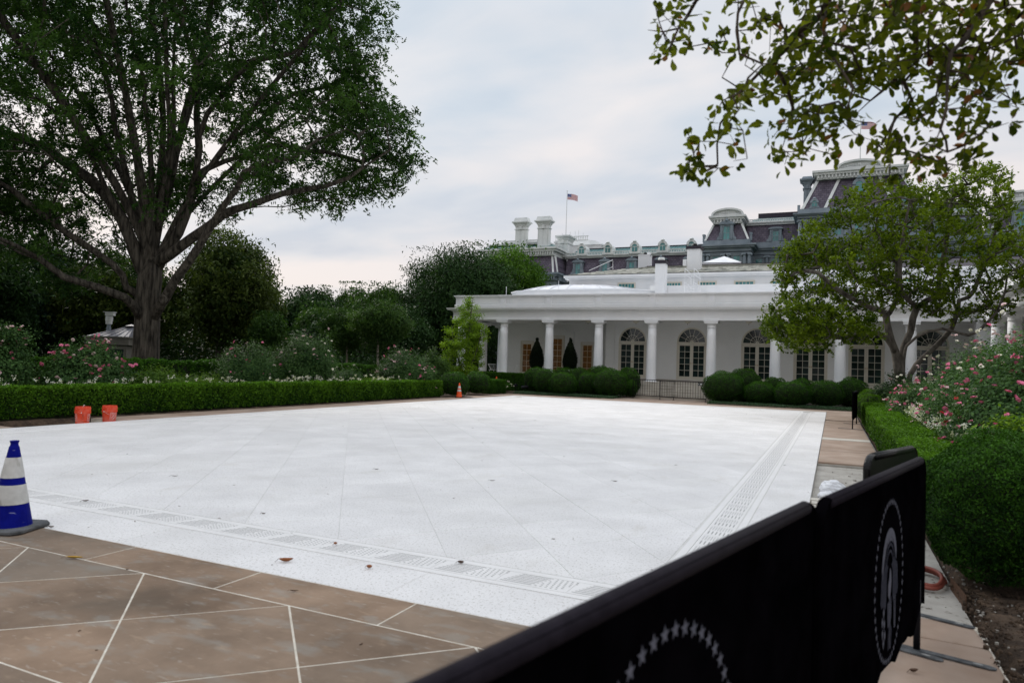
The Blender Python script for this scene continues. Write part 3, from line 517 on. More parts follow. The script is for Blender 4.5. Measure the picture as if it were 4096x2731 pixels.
# ================================================================== white office building with the colonnade
WB = thing('colonnaded_building', 'long white office building with a columned porch and arched french doors behind the terrace', 'building', (-8, 45, 0))
PATH = [(-23.38, 56), (-23.38, 42), (6.85, 42), (6.85, 12)]
part('entablature', MB().sweep([(-0.35, 4.62), (0.30, 4.62), (0.30, 4.72), (0.27, 4.74), (0.27, 5.13), (0.31, 5.16), (0.31, 5.2), (-0.35, 5.2)], PATH), M_white, WB)
part('cornice', MB().sweep([(-0.35, 5.202), (0.36, 5.202), (0.40, 5.25), (0.58, 5.26), (0.60, 5.31), (0.63, 5.36), (0.63, 5.385), (-0.35, 5.385)], PATH), M_white, WB)
part('gutter_line', MB().sweep([(0.24, 5.387), (0.60, 5.387), (0.60, 5.40), (0.24, 5.40)], PATH), M_conc, WB)
part('parapet', MB().sweep([(-0.12, 5.387), (0.22, 5.387), (0.22, 5.63), (0.16, 5.66), (0.16, 6.10), (0.20, 6.12), (0.22, 6.18), (0.28, 6.20), (0.28, 6.26), (-0.12, 6.26)], PATH), M_white, WB)
pilx = [-23.1, -19.98, -16.72, -13.36, -9.98, -6.5, -3.0, 0.31, 3.68, 6.4]
for x in pilx:
    y = 42-0.16
    m = MB().box(x-0.22, x+0.22, y-0.085, y+0.02, 5.389, 5.66).box(x-0.19, x+0.19, y-0.07, y+0.02, 5.662, 6.12).box(x-0.24, x+0.24, y-0.13, y+0.02, 6.122, 6.18).box(x-0.28, x+0.28, y-0.16, y+0.02, 6.182, 6.265)
    p = part('pilaster', m, M_white, WB)
    part('panel', MB().box(x-0.10, x+0.10, y-0.078, y-0.068, 5.80, 6.02), M_roofwhite, p)
for a, b in zip(pilx, pilx[1:]):
    y = 42-0.16; m = MB(); x0, x1 = a+0.36, b-0.36
    for q in ((x0, x1, 6.05, 6.075), (x0, x1, 5.70, 5.72), (x0, x0+0.02, 5.722, 6.048), (x1-0.02, x1, 5.722, 6.048)): m.box(q[0], q[1], y-0.018, y+0.01, q[2], q[3])
    part('panel_moulding', m, M_white, WB)
for k in range(8):
    y = 39.6-3.35*k; p = part('pilaster', MB().box(6.62, 6.72, y-0.2, y+0.2, 5.4, 6.1).box(6.5, 6.72, y-0.26, y+0.26, 6.102, 6.262), M_white, WB)
# columns
shaft = [(0.335, 0.0), (0.335, 0.03), (0.30, 0.06), (0.292, 0.09), (0.288, 0.8), (0.278, 1.8), (0.262, 2.7), (0.248, 3.24)]
col_me = MB().lathe(shaft, n=28).mesh('column', M_white, True)
cap_me = MB().lathe([(0.248, 3.242), (0.275, 3.25), (0.275, 3.285), (0.252, 3.30), (0.252, 3.40), (0.30, 3.44), (0.345, 3.50)], n=28).box(-0.39, 0.39, -0.39, 0.39, 3.502, 3.60).box(-0.41, 0.41, -0.41, 0.41, 3.602, 3.668).mesh('capital', M_white)
base_me = MB().box(-0.38, 0.38, -0.38, 0.38, -0.12, 0.0).mesh('plinth', M_white)
def column(x, y):
    c = inst('column', col_me, WB, (x, y, 0.95+0.0)); link('capital', cap_me, c); link('plinth', base_me, c)
for x in [-23.08, -19.90, -16.66, -13.35, -9.99, -6.5, -3.0, 0.31, 3.66, 6.85]: column(x, 42.0) if x < 6 else part('corner_pier', MB().box(6.5, 7.35, 41.62, 42.36, .836, 4.61), M_white, WB)
for y in (45.3, 48.3, 51.3): column(-23.08, y)
for k in range(1, 8): column(6.85, 42-3.35*k)
# porch floor, ceiling, roof deck
part('porch_floor', MB().prism([(-24, 41.45), (7.3, 41.45), (7.3, 10), (10, 10), (10, 45.2), (-13.7, 45.2), (-13.7, 49), (-24, 56)], -0.12, 0.835), M_step, WB)
part('ceiling', MB().box(-23.0, 10.2, 42.36, 50.0, 4.74, 4.80).box(7.21, 10.2, 12, 42.35, 4.74, 4.80), M_white, WB)
part('roof_deck', MB().box(-23.2, 12.0, 42.14, 56.0, 5.5, 5.6).box(7.0, 12.0, 12, 42.13, 5.5, 5.6), M_roofwhite, WB)
for k in range(6):
    y0 = 40.36+0.22*k; z = 0.16*(k+1)-0.02
    part('step', MB().box(-11.1, -6.3, y0+0.03, 41.44 if k < 5 else 41.9, z-0.16 if k else -0.1, z-0.04).box(-11.13, -6.27, y0, 41.44 if k < 5 else 41.95, z-0.038, z+0.0), M_step, WB)
# wall with arched openings
DOORS = [-12.0, -8.18, -4.25, -1.25, 1.70, 4.85]
wall = MB(); ZT, ZB = 4.74, 0.83
edges = [-13.7]+[e for c in DOORS for e in (c-0.93, c+0.93)]+[10.2]
for a, b in zip(edges[0::2], edges[1::2]): wall.box(a, b, 45.0, 45.35, ZB, ZT)
for c in DOORS:
    n = 14; A = [(c-0.93*math.cos(PI*k/n), 3.47+0.93*math.sin(PI*k/n)) for k in range(n+1)]
    for (xa, za), (xb, zb) in zip(A, A[1:]):
        wall.add([(xa, 45.0, za), (xb, 45.0, zb), (xb, 45.0, ZT), (xa, 45.0, ZT), (xa, 45.2, za), (xb, 45.2, zb)], [(0, 1, 2, 3), (0, 4, 5, 1)])
    wall.box(c-0.93, c+0.93, 45.0, 45.35, ZB, 1.10)
part('wall', wall, M_wall, WB)
part('wall', MB().box(-22.0, -13.7, 47.0, 47.3, 0.83, 4.74).box(-13.72, -13.4, 45.36, 46.99, 0.83, 4.74).box(-22.3, -22.0, 47.3, 56, 0.83, 4.74), M_wall, WB)
part('corner_pilaster', MB().box(-13.78, -13.18, 44.88, 44.995, 0.83, 4.735), M_wall, WB)
part('door_sill', MB().box(-13.1, 6.0, 44.72, 44.99, 0.836, 1.08), M_step, WB)
part('wall', MB().box(10.2, 10.5, 10, 45.3, 0.83, 4.74), M_wall, WB)
part('interior_back', MB().box(-13.3, 10.1, 47.5, 47.6, 0.83, 4.7), M_dkroof, WB)
# french doors
pane_me = MB().box(-0.145, 0.145, -0.004, 0.004, -0.163, 0.163).mesh('pane', M_glass)
wpane_me = MB().box(-0.145, 0.145, -0.004, 0.004, -0.163, 0.163).mesh('pane', M_glassw)
knob_me = ico(0.032, 2).mesh('knob', M_brass, True)
def leaf_door(name, root_x, y, z0, w, rows, cols, H, paneme, knob_side, mat=M_cream, sc=1.0):
    """One door leaf: stiles, rails and glazing bars with its panes as pieces."""
    m = MB(); st = 0.10; top = 0.10; bot = 0.20
    m.box(-w/2, -w/2+st, -0.02, 0.02, 0, H).box(w/2-st, w/2, -0.02, 0.02, 0, H).box(-w/2+st, w/2-st, -0.02, 0.02, 0, bot).box(-w/2+st, w/2-st, -0.02, 0.02, H-top, H)
    gw, gh = (w-2*st)/cols, (H-top-bot)/rows
    for i in range(1, cols): m.box(-w/2+st+gw*i-0.012, -w/2+st+gw*i+0.012, -0.018, 0.018, bot, H-top)
    for j in range(1, rows): m.box(-w/2+st, w/2-st, -0.014, 0.014, bot+gh*j-0.012, bot+gh*j+0.012)
    d = inst(name, m.mesh(name, mat), WB, (root_x, y, z0))
    for i in range(cols):
        for j in range(rows):
            p = link('pane', paneme, d, (-w/2+st+gw*(i+0.5), 0.003, bot+gh*(j+0.5))); p.scale = (gw/0.29, 1, gh/0.326)
    if knob_side: link('knob', knob_me, d, (knob_side*(w/2-0.05), -0.06, H*0.46))
    return d
fan_cache = {}
def fan(cx, y, zc, R):
    fr_ = MB(); n = 24
    def arc(r0, r1, a0=0.0, a1=PI, yy=(-0.02, 0.02), n=n):
        for k in range(n):
            a, b = a0+(a1-a0)*k/n, a0+(a1-a0)*(k+1)/n
            fr_.prismY([(r0*math.cos(a), r0*math.sin(a)), (r1*math.cos(a), r1*math.sin(a)), (r1*math.cos(b), r1*math.sin(b)), (r0*math.cos(b), r0*math.sin(b))], yy[0], yy[1])
    arc(R-0.10, R, yy=(-0.05, 0.05)); arc(R*0.42, R*0.42+0.022, n=14); arc(0.03, 0.10, n=8)
    for k in range(8):
        a = PI*k/7; w = 0.011; ca, sa = math.cos(a), math.sin(a)
        if k in (0, 7): continue
        fr_.prismY([(0.08*ca+w*sa, 0.08*sa-w*ca), ((R-0.09)*ca+w*sa, (R-0.09)*sa-w*ca), ((R-0.09)*ca-w*sa, (R-0.09)*sa+w*ca), (0.08*ca-w*sa, 0.08*sa+w*ca)], -0.016, 0.016)
    fr_.box(-R, R, -0.05, 0.05, -0.10, 0.0)
    d = inst('fanlight', fr_.mesh('fanlight', M_cream), WB, (cx, y, zc))
    for k in range(7):
        for r0, r1 in ((0.09, R*0.42), (R*0.42+0.02, R-0.10)):
            key = (k, round(r0, 3))
            if key not in fan_cache:
                a, b = PI*k/7+0.015, PI*(k+1)/7-0.015; mm = (a+b)/2
                fan_cache[key] = MB().prismY([(r0*math.cos(a), r0*math.sin(a)), (r1*math.cos(a), r1*math.sin(a)), (r1*math.cos(mm), r1*math.sin(mm)), (r1*math.cos(b), r1*math.sin(b)), (r0*math.cos(b), r0*math.sin(b)), (r0*math.cos(mm), r0*math.sin(mm))], 0.0, 0.006).mesh('pane', M_glass)
            link('pane', fan_cache[key], d)
for c in DOORS:
    m = MB().box(c-0.93, c-0.86, 45.04, 45.18, 1.08, 3.47).box(c+0.86, c+0.93, 45.04, 45.18, 1.08, 3.47).box(c-0.93, c+0.93, 45.04, 45.18, 3.36, 3.375)
    part('door_frame', m, M_cream, WB)
    leaf_door('french_door', c-0.43, 45.1, 1.10, 0.855, 5, 2, 2.25, pane_me, 1)
    leaf_door('french_door', c+0.43, 45.1, 1.10, 0.855, 5, 2, 2.25, pane_me, -1)
    fan(c, 45.08, 3.48, 0.925)
    cu = MB()
    for k in range(18): cu.box(c-0.86+k*0.048, c-0.86+k*0.048+0.03, 45.42+0.02*(k % 2), 45.44+0.02*(k % 2), 1.1, 3.4)
    part('curtain', cu, M_wall, WB)
# oval office side: three glazed doors and the shouldered door surround
for x, w, h, r in ((-20.35, 0.84, 2.30, 5), (-17.97, 0.86, 2.72, 6), (-15.72, 0.84, 2.30, 5)):
    part('door_frame', MB().box(x-w/2-0.09, x-w/2-0.01, 46.93, 46.995, 0.98, 0.98+h+0.08).box(x+w/2+0.01, x+w/2+0.09, 46.93, 46.995, 0.98, 0.98+h+0.08).box(x-w/2-0.09, x+w/2+0.09, 46.93, 46.995, 0.985+h+0.08, 0.985+h+0.16), M_cream, WB)
    leaf_door('glazed_door', x, 46.96, 1.0, w, r, 2, h, wpane_me, 0)
sur = [(-19.22, 1.0), (-19.22, 4.16), (-18.75, 4.16), (-18.66, 4.20), (-18.60, 4.30), (-18.53, 4.40), (-18.42, 4.44), (-17.55, 4.44), (-17.44, 4.40), (-17.37, 4.30), (-17.28, 4.20), (-17.15, 4.16), (-16.75, 4.16), (-16.75, 1.0)]
s2 = [(-18.53, 1.0), (-18.53, 3.86), (-17.42, 3.86), (-17.42, 1.0)]
part('door_surround', MB().prismY([sur[0], sur[1], sur[2], sur[3], sur[4], sur[5], sur[6], sur[7], sur[8], sur[9], sur[10], sur[11], sur[12], sur[13], s2[3], s2[2], s2[1], s2[0]], 46.90, 46.985), M_wall, WB)
for x in (-17.77, -14.58, -8.18, -11.4, -4.6):
    l_ = MB().lathe([(0.25, 0.0), (0.25, 0.03), (0.21, 0.05)], x, 43.5, 20); l_.v = [(a, b, 4.738-c) for a, b, c in l_.v]
    lo = part('porch_lamp', l_, M_blackm, WB)
    bo = MB().lathe([(0.20, 0.0), (0.17, 0.06), (0.09, 0.12), (0.02, 0.14)], x, 43.5, 20); bo.v = [(a, b, 4.69-c) for a, b, c in bo.v]
    part('bowl', bo, M_cream, lo)
    part('finial', MB().box(x-0.012, x+0.012, 43.488, 43.512, 4.48, 4.56), M_blackm, lo)
# upper storey
UX0 = -18.6
part('upper_wall', MB().box(UX0+0.25, 14, 50.0, 60.0, 5.6, 8.24), M_white, WB)
part('upper_cornice', MB().box(UX0, 14, 49.72, 60.2, 8.242, 8.36).box(UX0-0.08, 14, 49.62, 60.3, 8.362, 8.52), M_white, WB)
part('attic_step', MB().box(-11.6, 14, 47.8, 49.98, 5.6, 7.42).box(-7.5, 14, 46.0, 47.78, 5.6, 7.16), M_white, WB)
wp_me = MB().box(-0.105, 0.105, -0.004, 0.004, -0.12, 0.12).mesh('pane', M_teal)
for x0, x1 in ((-14.55, -13.21), (-11.07, -9.86), (-8.74, -7.46), (-6.32, -4.95), (-3.92, -2.6), (-1.5, -0.2), (0.9, 2.2), (3.3, 4.6)):
    m = MB().box(x0, x1, 49.93, 49.995, 7.86, 7.95).box(x0, x0+0.10, 49.93, 49.995, 7.5, 7.858).box(x1-0.10, x1, 49.93, 49.995, 7.5, 7.858)
    for k in range(1, 5): xx = x0+0.1+(x1-x0-0.2)*k/5; m.box(xx-0.015, xx+0.015, 49.94, 49.994, 7.5, 7.858)
    f = part('attic_window', m, M_cream, WB)
    for k in range(5): w_ = (x1-x0-0.2)/5; inst('pane', wp_me, f, (x0+0.1+w_*(k+0.5), 49.975, 7.71), None, (w_*0.95/0.21, 1, 1.2))
# slate roof: courses of single slates
roof = part('slate_roof', MB().add([(UX0-0.06, 49.6, 8.525), (14, 49.6, 8.525), (14, 55, 9.80), (-13.6, 55, 9.80), (UX0-0.06, 60.3, 8.525), (14, 60.3, 8.525)], [(0, 1, 2, 3), (0, 3, 4), (3, 2, 5, 4)]), M_dkroof, WB)
part('ridge_cap', MB().box(-13.65, 14, 54.93, 55.07, 9.76, 9.87), M_dkroof, WB)
sl_me = MB().box(-0.168, 0.168, -0.20, 0.19, 0, 0.03).mesh('slate', M_slate)
slope = math.atan2(1.275, 5.4); rows = 13; cnt = 0; rest = MB()
for j in range(rows):
    t = (j+0.5)/rows; y = 49.6+5.4*t; z = 8.55+1.275*t; xl = UX0+5.0*t+0.1; x = xl+0.17*(j % 2)
    while x < 0.5 and x < 14:
        xx = x+0.17; big = (j < 9 and cnt < 290 and -17.8 < xx < -3.4 and random.random() < 0.9)
        if big:
            inst('slate', sl_me, roof, (xx, y+random.uniform(-.012, .012), z), (slope+random.uniform(0.02, 0.05), 0, random.uniform(-.02, .02))); cnt += 1
        else:
            rest.add([(xx-0.168, y-0.19, z-0.01), (xx+0.168, y-0.19, z-0.01), (xx+0.168, y+0.19, z+0.045), (xx-0.168, y+0.19, z+0.045), (xx-0.168, y-0.19, z-0.045), (xx+0.168, y-0.19, z-0.045)], [(0, 1, 2, 3), (4, 5, 1, 0)])
        x += 0.345
part('slates', rest, M_slate, roof, kind='stuff')
# oval dome
par = [(-22.3, 49.5), (-21.9, 47.4), (-21.1, 46.5), (-19.5, 46.0), (-12.7, 46.0), (-11.0, 47.5), (-10.7, 49.9)]
m = MB().prism(par, 5.6, 6.98); part('dome_parapet', m, M_white, WB)
pc = [(x*1.0+(x+17)*0.012, y-0.06) for x, y in par]; part('dome_coping', MB().prism(pc, 6.982, 7.07), M_white, WB)
dm = MB(); nr, ns = 8, 36
for k in range(nr+1):
    a = PI/2*k/nr
    for i in range(ns): b = 2*PI*i/ns; dm.v.append((-17.6+5.4*math.cos(a)*math.cos(b), 50.6+3.4*math.cos(a)*math.sin(b), 6.98+.86*math.sin(a)))
dm.n = len(dm.v); dm.f = [(k*ns+i, k*ns+(i+1) % ns, (k+1)*ns+(i+1) % ns, (k+1)*ns+i) for k in range(nr) for i in range(ns)]
dome = part('dome_roof', dm, M_roofwhite, WB, smooth=True)
for i in range(24):
    b = 2*PI*i/24; pts = [(-17.6+5.42*math.cos(a)*math.cos(b), 50.6+3.42*math.cos(a)*math.sin(b), 6.99+.87*math.sin(a)) for a in np.linspace(0, PI/2*0.93, 9)]
    part('seam_rib', MB().tube(pts, 0.028, 4), M_roofwhite, dome)
for x, y, z0, z1 in ((-22.15, 46.9, 6.2, 7.45), (-18.3, 49.4, 8.0, 8.35), (-17.75, 46.2, 7.0, 7.7)): part('lightning_rod', MB().box(x-0.012, x+0.012, y-0.012, y+0.012, z0, z1), M_roofwhite, WB)
# chimneys
def chimney(x0, x1, y0, y1, z0, z1, capmat=M_dkroof, cw=0.06, ch=0.22, vent=None):
    c = part('chimney', MB().box(x0, x1, y0, y1, z0, z1), M_white, WB)
    part('chimney_cap', MB().box(x0-cw, x1+cw, y0-cw, y1+cw, z1+0.002, z1+ch), capmat, c)
    if vent: part('flue_hood', MB().lathe([(vent*0.8, z1+ch), (vent, z1+ch+0.03), (vent, z1+ch+0.12), (vent*0.75, z1+ch+0.22)], (x0+x1)/2, (y0+y1)/2, 16), M_granw if vent > 0.2 else M_blackm, c)
chimney(-11.1, -10.42, 47.0, 47.7, 5.6, 8.84, vent=0.24)
chimney(-9.74, -8.83, 50.95, 51.9, 8.3, 10.42, cw=0.08, vent=0.19)
part('vent_box', MB().box(-10.0, -9.76, 50.8, 51.1, 9.2, 9.66), M_white, WB)
chimney(-14.64, -13.72, 56, 56.9, 8.9, 10.9, M_white, 0.02, 0.08, vent=0.15)
part('flue_pipe', MB().box(-13.95, -13.7, 56.2, 56.45, 10.9, 11.2), M_white, WB)
part('roof_lantern', MB().add([(-9.56, 56, 10.17), (-6.55, 56, 10.12), (-6.55, 59, 10.12), (-9.56, 59, 10.17), (-8.05, 57.5, 10.85)], [(0, 1, 4), (1, 2, 4), (2, 3, 4), (3, 0, 4)]).box(-9.5, -6.6, 56.04, 58.96, 9.3, 10.12), M_roofwhite, WB)
lad = MB()
for x in (-8.84, -8.26):
    lad.tube([(x, 45.6, 6.3), (x+0.02, 45.6, 8.26), (x+0.16, 46.9, 8.06), (x+0.2, 46.9, 6.4)], 0.022, 6)
    for z in (7.35, 7.85): lad.tube([(x, 45.6, z), (x+0.2, 46.9, z-0.12)], 0.016, 6)
part('roof_ladder', lad, M_white, WB)
for k in range(7): part('rung', MB().box(-8.83, -8.1, 45.62+0.14*k, 45.8+0.14*k, 6.35+0.15*k, 6.39+0.15*k), M_white, WB)
part('roof_handrail', MB().tube([(-17.55, 52.2, 9.22), (-16.0, 53.4, 10.2), (-15.97, 53.4, 9.45)], 0.03, 6).tube([(-16.4, 53.3, 9.45), (-15.99, 53.4, 9.66)], 0.025, 6), M_white, WB)

# ================================================================== granite office building behind, with mansard roofs
GB = thing('mansard_building', 'huge grey granite building with purple slate mansards and white dormers rising behind the white building', 'building', (-10, 110, 0))
def gp(name, mb, mat, par=None, **k): return part(name, mb, mat, par or GB, **k)
gpane = MB().box(-0.5, 0.5, -0.02, 0.02, -0.5, 0.5).mesh('pane', M_teal)
def sash(x0, x1, y, z0, z1, par=None, rows=2, cols=2, mat=M_granite):
    m = MB().box(x0-0.08, x0, y-0.06, y+0.05, z0, z1).box(x1, x1+0.08, y-0.06, y+0.05, z0, z1).box(x0-0.08, x1+0.08, y-0.06, y+0.05, z1, z1+0.1).box(x0-0.12, x1+0.12, y-0.12, y+0.05, z0-0.12, z0-0.002)
    gw, gh = (x1-x0)/cols, (z1-z0)/rows
    for i in range(1, cols): m.box(x0+gw*i-0.02, x0+gw*i+0.02, y-0.03, y+0.02, z0, z1)
    for j in range(1, rows): m.box(x0, x1, y-0.035, y+0.02, z0+gh*j-0.03, z0+gh*j+0.03)
    w = gp('window', m, mat)
    for i in range(cols):
        for j in range(rows): p = inst('pane', gpane, w, (x0+gw*(i+.5), y, z0+gh*(j+.5)), None, (gw*.96, 1, gh*.96))
    return w
def mansard(x0, x1, y, z0, z1, ins, dy, depth, ins2=None, name='mansard_roof'):
    i2 = ins if ins2 is None else ins2
    v = [(x0, y, z0), (x1, y, z0), (x1, y+depth, z0), (x0, y+depth, z0), (x0+ins, y+dy, z1), (x1-i2, y+dy, z1), (x1-i2, y+depth-dy, z1), (x0+ins, y+depth-dy, z1)]
    return gp(name, MB().add(v, [(0, 1, 5, 4), (1, 2, 6, 5), (2, 3, 7, 6), (3, 0, 4, 7), (4, 5, 6, 7)]), M_mans)
def rib(xa, za, ya, xb, zb, yb, w=0.22, mat=M_granw):
    gp('hip_rib', MB().add([(xa-w, ya-0.12, za), (xa+w, ya-0.12, za), (xb+w, yb-0.12, zb), (xb-w, yb-0.12, zb), (xa-w, ya+0.3, za), (xa+w, ya+0.3, za), (xb+w, yb+0.3, zb), (xb-w, yb+0.3, zb)], [(0, 1, 2, 3), (4, 0, 3, 7), (1, 5, 6, 2), (3, 2, 6, 7)]), mat)
def cornice(x0, x1, y, z0, z1, proj, mat, depth=8, dent=True, name='cornice'):
    h = z1-z0
    gp(name, MB().box(x0, x1, y-proj*0.25, y+depth, z0, z0+h*0.5).box(x0-proj*0.5, x1+proj*0.5, y-proj*0.7, y+depth, z0+h*0.5+.002, z0+h*0.75).box(x0-proj*0.8, x1+proj*0.8, y-proj, y+depth, z0+h*0.75+.002, z1), mat)
    if dent:
        m = MB(); n = int((x1-x0)/0.42)
        for k in range(n): xx = x0+0.2+k*(x1-x0-0.3)/max(1, n-1); m.box(xx-0.08, xx+0.08, y-proj*0.62, y-proj*0.25-.001, z0+h*0.12, z0+h*0.5)
        gp('bracket_row', m, mat, kind='stuff')
def baluster_row(x0, x1, y, z0, z1, mat, step=0.27, skip=()):
    gp('balustrade', MB().box(x0, x1, y-0.1, y+0.1, z1-0.12, z1).box(x0, x1, y-0.1, y+0.1, z0, z0+0.1), mat)
    m = MB(); x = x0+0.1
    while x < x1: m.box(x-0.055, x+0.055, y-0.055, y+0.055, z0+0.1, z1-0.12); x += step
    gp('balusters', m, mat, kind='stuff')
def arch_pediment(x0, x1, y, z0, zt, mat, depth=2.5):
    cx, R, H = (x0+x1)/2, (x1-x0)/2, zt-z0; n = 18; pts = [(cx-R*math.cos(PI*k/n), z0+H*math.sin(PI*k/n)**0.85) for k in range(n+1)]
    p = gp('arched_pediment', MB().prismY(pts, y+0.15, y+depth), mat)
    m = MB(); q = [(cx-(R-0.32)*math.cos(PI*k/n), z0+0.1+(H-0.36)*math.sin(PI*k/n)**0.85) for k in range(n+1)]
    for k in range(n): m.prismY([pts[k], pts[k+1], q[k+1], q[k]], y-0.25, y+0.149)
    gp('arch_moulding', m, mat, p)
    r = MB()                               # carved relief: eagle with spread wings between scrolls
    for sg in (-1, 1):
        for k in range(5): a = 0.25+0.17*k; r.box(cx+sg*(0.15+R*0.1*k)-R*0.06, cx+sg*(0.15+R*0.1*k)+R*0.06, y+0.02, y+0.149, z0+0.2+H*0.16+0.02*k, z0+0.2+H*(0.52-0.07*k), sg*0.0)
        for k in range(4): xx = cx+sg*R*(0.52+0.1*k); zz = z0+0.2+H*(0.18-0.02*k); r.add(*_sph(xx, y+0.12, zz, R*0.055))
    r.add(*_sph(cx, y+0.1, z0+H*0.5, R*0.07)); gp('carved_relief', r, mat, p)
def _sph(x, y, z, r):
    mb = _SPH; return [(x+a*r, y+b*r, z+c*r) for a, b, c in mb.v], mb.f
_SPH = ico(1.0, 1)
def stone_dormer(cx, y, z0, w, zb, zt, ped, mat=M_granite, glass=(0.45,)):
    """Stone dormer with side scrolls, pilasters, entablature and a small pediment."""
    h = zb-z0; gw = w*0.18
    m = MB().box(cx-w*0.36, cx-gw, y, y+2, z0, zb-0.3).box(cx+gw, cx+w*0.36, y, y+2, z0, zb-0.3).box(cx-w*0.36, cx+w*0.36, y-.002, y+2, zb-0.30+.002, zb-0.12).box(cx-w*0.44, cx+w*0.44, y-0.16, y+2, zb-0.118, zb)
    m.box(cx-w*0.33, cx-w*0.25, y-0.12, y-.001, z0, zb-0.32).box(cx+w*0.25, cx+w*0.33, y-0.12, y-.001, z0, zb-0.32)
    d = gp('stone_dormer', m, mat)
    for sg in (-1, 1): gp('scroll', MB().prismY([(cx+sg*w*0.362, z0), (cx+sg*w*0.55, z0), (cx+sg*w*0.53, z0+h*0.13), (cx+sg*w*0.44, z0+h*0.2), (cx+sg*w*0.40, z0+h*0.45), (cx+sg*w*0.362, z0+h*0.5)], y, y+0.25), mat, d)
    pts = [(cx-w*0.42, zb+.002), (cx+w*0.42, zb+.002), (cx+w*0.3, zb+(zt-zb)*0.35), (cx, zb+(zt-zb)*(0.55)), (cx-w*0.3, zb+(zt-zb)*0.35)]
    gp('pediment', MB().prismY(pts, y-0.14, y+1.5), mat, d)
    if ped: gp('finial', MB().lathe([(w*0.09, zb+(zt-zb)*0.4), (w*0.10, zb+(zt-zb)*0.6), (w*0.05, zb+(zt-zb)*0.8), (0.02, zt)], cx, y, 8), mat, d)
    sash(cx-gw+0.02, cx+gw-0.02, y+0.12, z0+0.05, zb-0.42, mat=mat)
def round_dormer(cx, y, z0, zt, w, mat, depth=2.2, win=M_teal):
    H = zt-z0; zc = z0+H*0.55; R = w*0.36; n = 12
    out = [(cx-w*0.5, z0), (cx+w*0.5, z0), (cx+w*0.42, z0+H*0.18), (cx+R, z0+H*0.3)]+[(cx+R*math.cos(PI*k/n), zc+R*math.sin(PI*k/n)) for k in range(n+1)]+[(cx-R, z0+H*0.3), (cx-w*0.42, z0+H*0.18)]
    d = gp('round_dormer', MB().prismY(out, y, y+0.3), mat)
    gp('dormer_hood', MB().prismY([(cx+(R-.02)*math.cos(PI*k/n), zc+(R-.02)*math.sin(PI*k/n)) for k in range(n+1)]+[(cx-R+.02, z0+.1), (cx+R-.02, z0+.1)], y+0.302, y+depth), mat, d)
    r2 = R*0.62; m = MB()
    for k in range(n):
        a, b = PI*k/n, PI*(k+1)/n; m.prismY([(cx+r2*math.cos(a), zc+r2*math.sin(a)), (cx+(R*1.12)*math.cos(a), zc+R*1.12*math.sin(a)), (cx+R*1.12*math.cos(b), zc+R*1.12*math.sin(b)), (cx+r2*math.cos(b), zc+r2*math.sin(b))], y-0.14, y-.002)
    gp('hood_moulding', m, mat, d)
    gp('finial', MB().lathe([(R*0.42, zc+R*1.05), (R*0.5, zc+R*1.25), (R*0.25, zc+R*1.5), (0.02, zt)], cx, y, 8), mat, d)
    gp('pane', MB().prismY([(cx+r2*math.cos(PI*k/n), zc+r2*math.sin(PI*k/n)) for k in range(n+1)]+[(cx-r2, z0+H*0.16), (cx+r2, z0+H*0.16)], y-0.05, y-.004), M_teal, d)
    gp('glazing_bar', MB().box(cx-r2, cx+r2, y-0.08, y-0.051, zc-0.04, zc+0.04).box(cx-0.025, cx+0.025, y-0.08, y-0.051, z0+H*.16, zc-.041), mat, d)
def big_chimney(x0, x1, y, z0, z1, zc, mat=M_granw, dep=2.6):
    w = x1-x0; c = gp('tall_chimney', MB().box(x0, x1, y, y+dep, z0, z1).box(x0+w*.12, x0+w*.44, y-.06, y-.002, z0+.2, z1-1.1).box(x0+w*.56, x1-w*.12, y-.06, y-.002, z0+.2, z1-1.1), mat)
    gp('chimney_band', MB().box(x0-.12, x1+.12, y-.12, y+dep+.12, z1-0.95, z1-0.82).box(x0-.06, x1+.06, y-.08, y+dep+.06, z0+.01, z0+.5), mat, c)
    zf = z1+.5; gp('chimney_crown', MB().box(x0-.08, x1+.08, y-.08, y+dep+.08, z1-.38, z1-.2).box(x0-.18, x1+.18, y-.18, y+dep+.18, z1-.198, z1+.02).box(x0-.32, x1+.32, y-.3, y+dep+.3, z1+.022, z1+.2).box(x0-.5, x1+.5, y-.48, y+dep+.48, z1+.202, z1+.42).add([(x0-.3, y-.3, z1+.422), (x1+.3, y-.3, z1+.422), (x1+.3, y+dep+.3, z1+.422), (x0-.3, y+dep+.3, z1+.422), (x0-.12, y-.1, zc-.12), (x1+.12, y-.1, zc-.12), (x1+.12, y+dep, zc-.12), (x0-.12, y+dep, zc-.12)], [(0, 1, 5, 4), (1, 2, 6, 5), (2, 3, 7, 6), (3, 0, 4, 7), (4, 5, 6, 7)]), mat, c)
    gp('scroll_bracket', MB().box(x0+w*.38, x0+w*.62, y-.2, y-.001, z1-.95, z1-.4), mat, c)
def ionic(x, y, z0, z1, r=0.27, mat=M_granite):
    c = gp('granite_column', MB().lathe([(r*1.2, z0), (r*1.2, z0+.15), (r, z0+.2), (r*0.88, z1-.4), (r*.88, z1-.3)], x, y, 12).box(x-r*1.3, x+r*1.3, y-r*1.1, y+r, z1-.3, z1-.02), mat)
    for sg in (-1, 1): gp('volute', MB().tube([(x+sg*r*1.25, y-r*1.15, z1-.27), (x+sg*r*1.25, y+r, z1-.27)], .13, 8), mat, c)
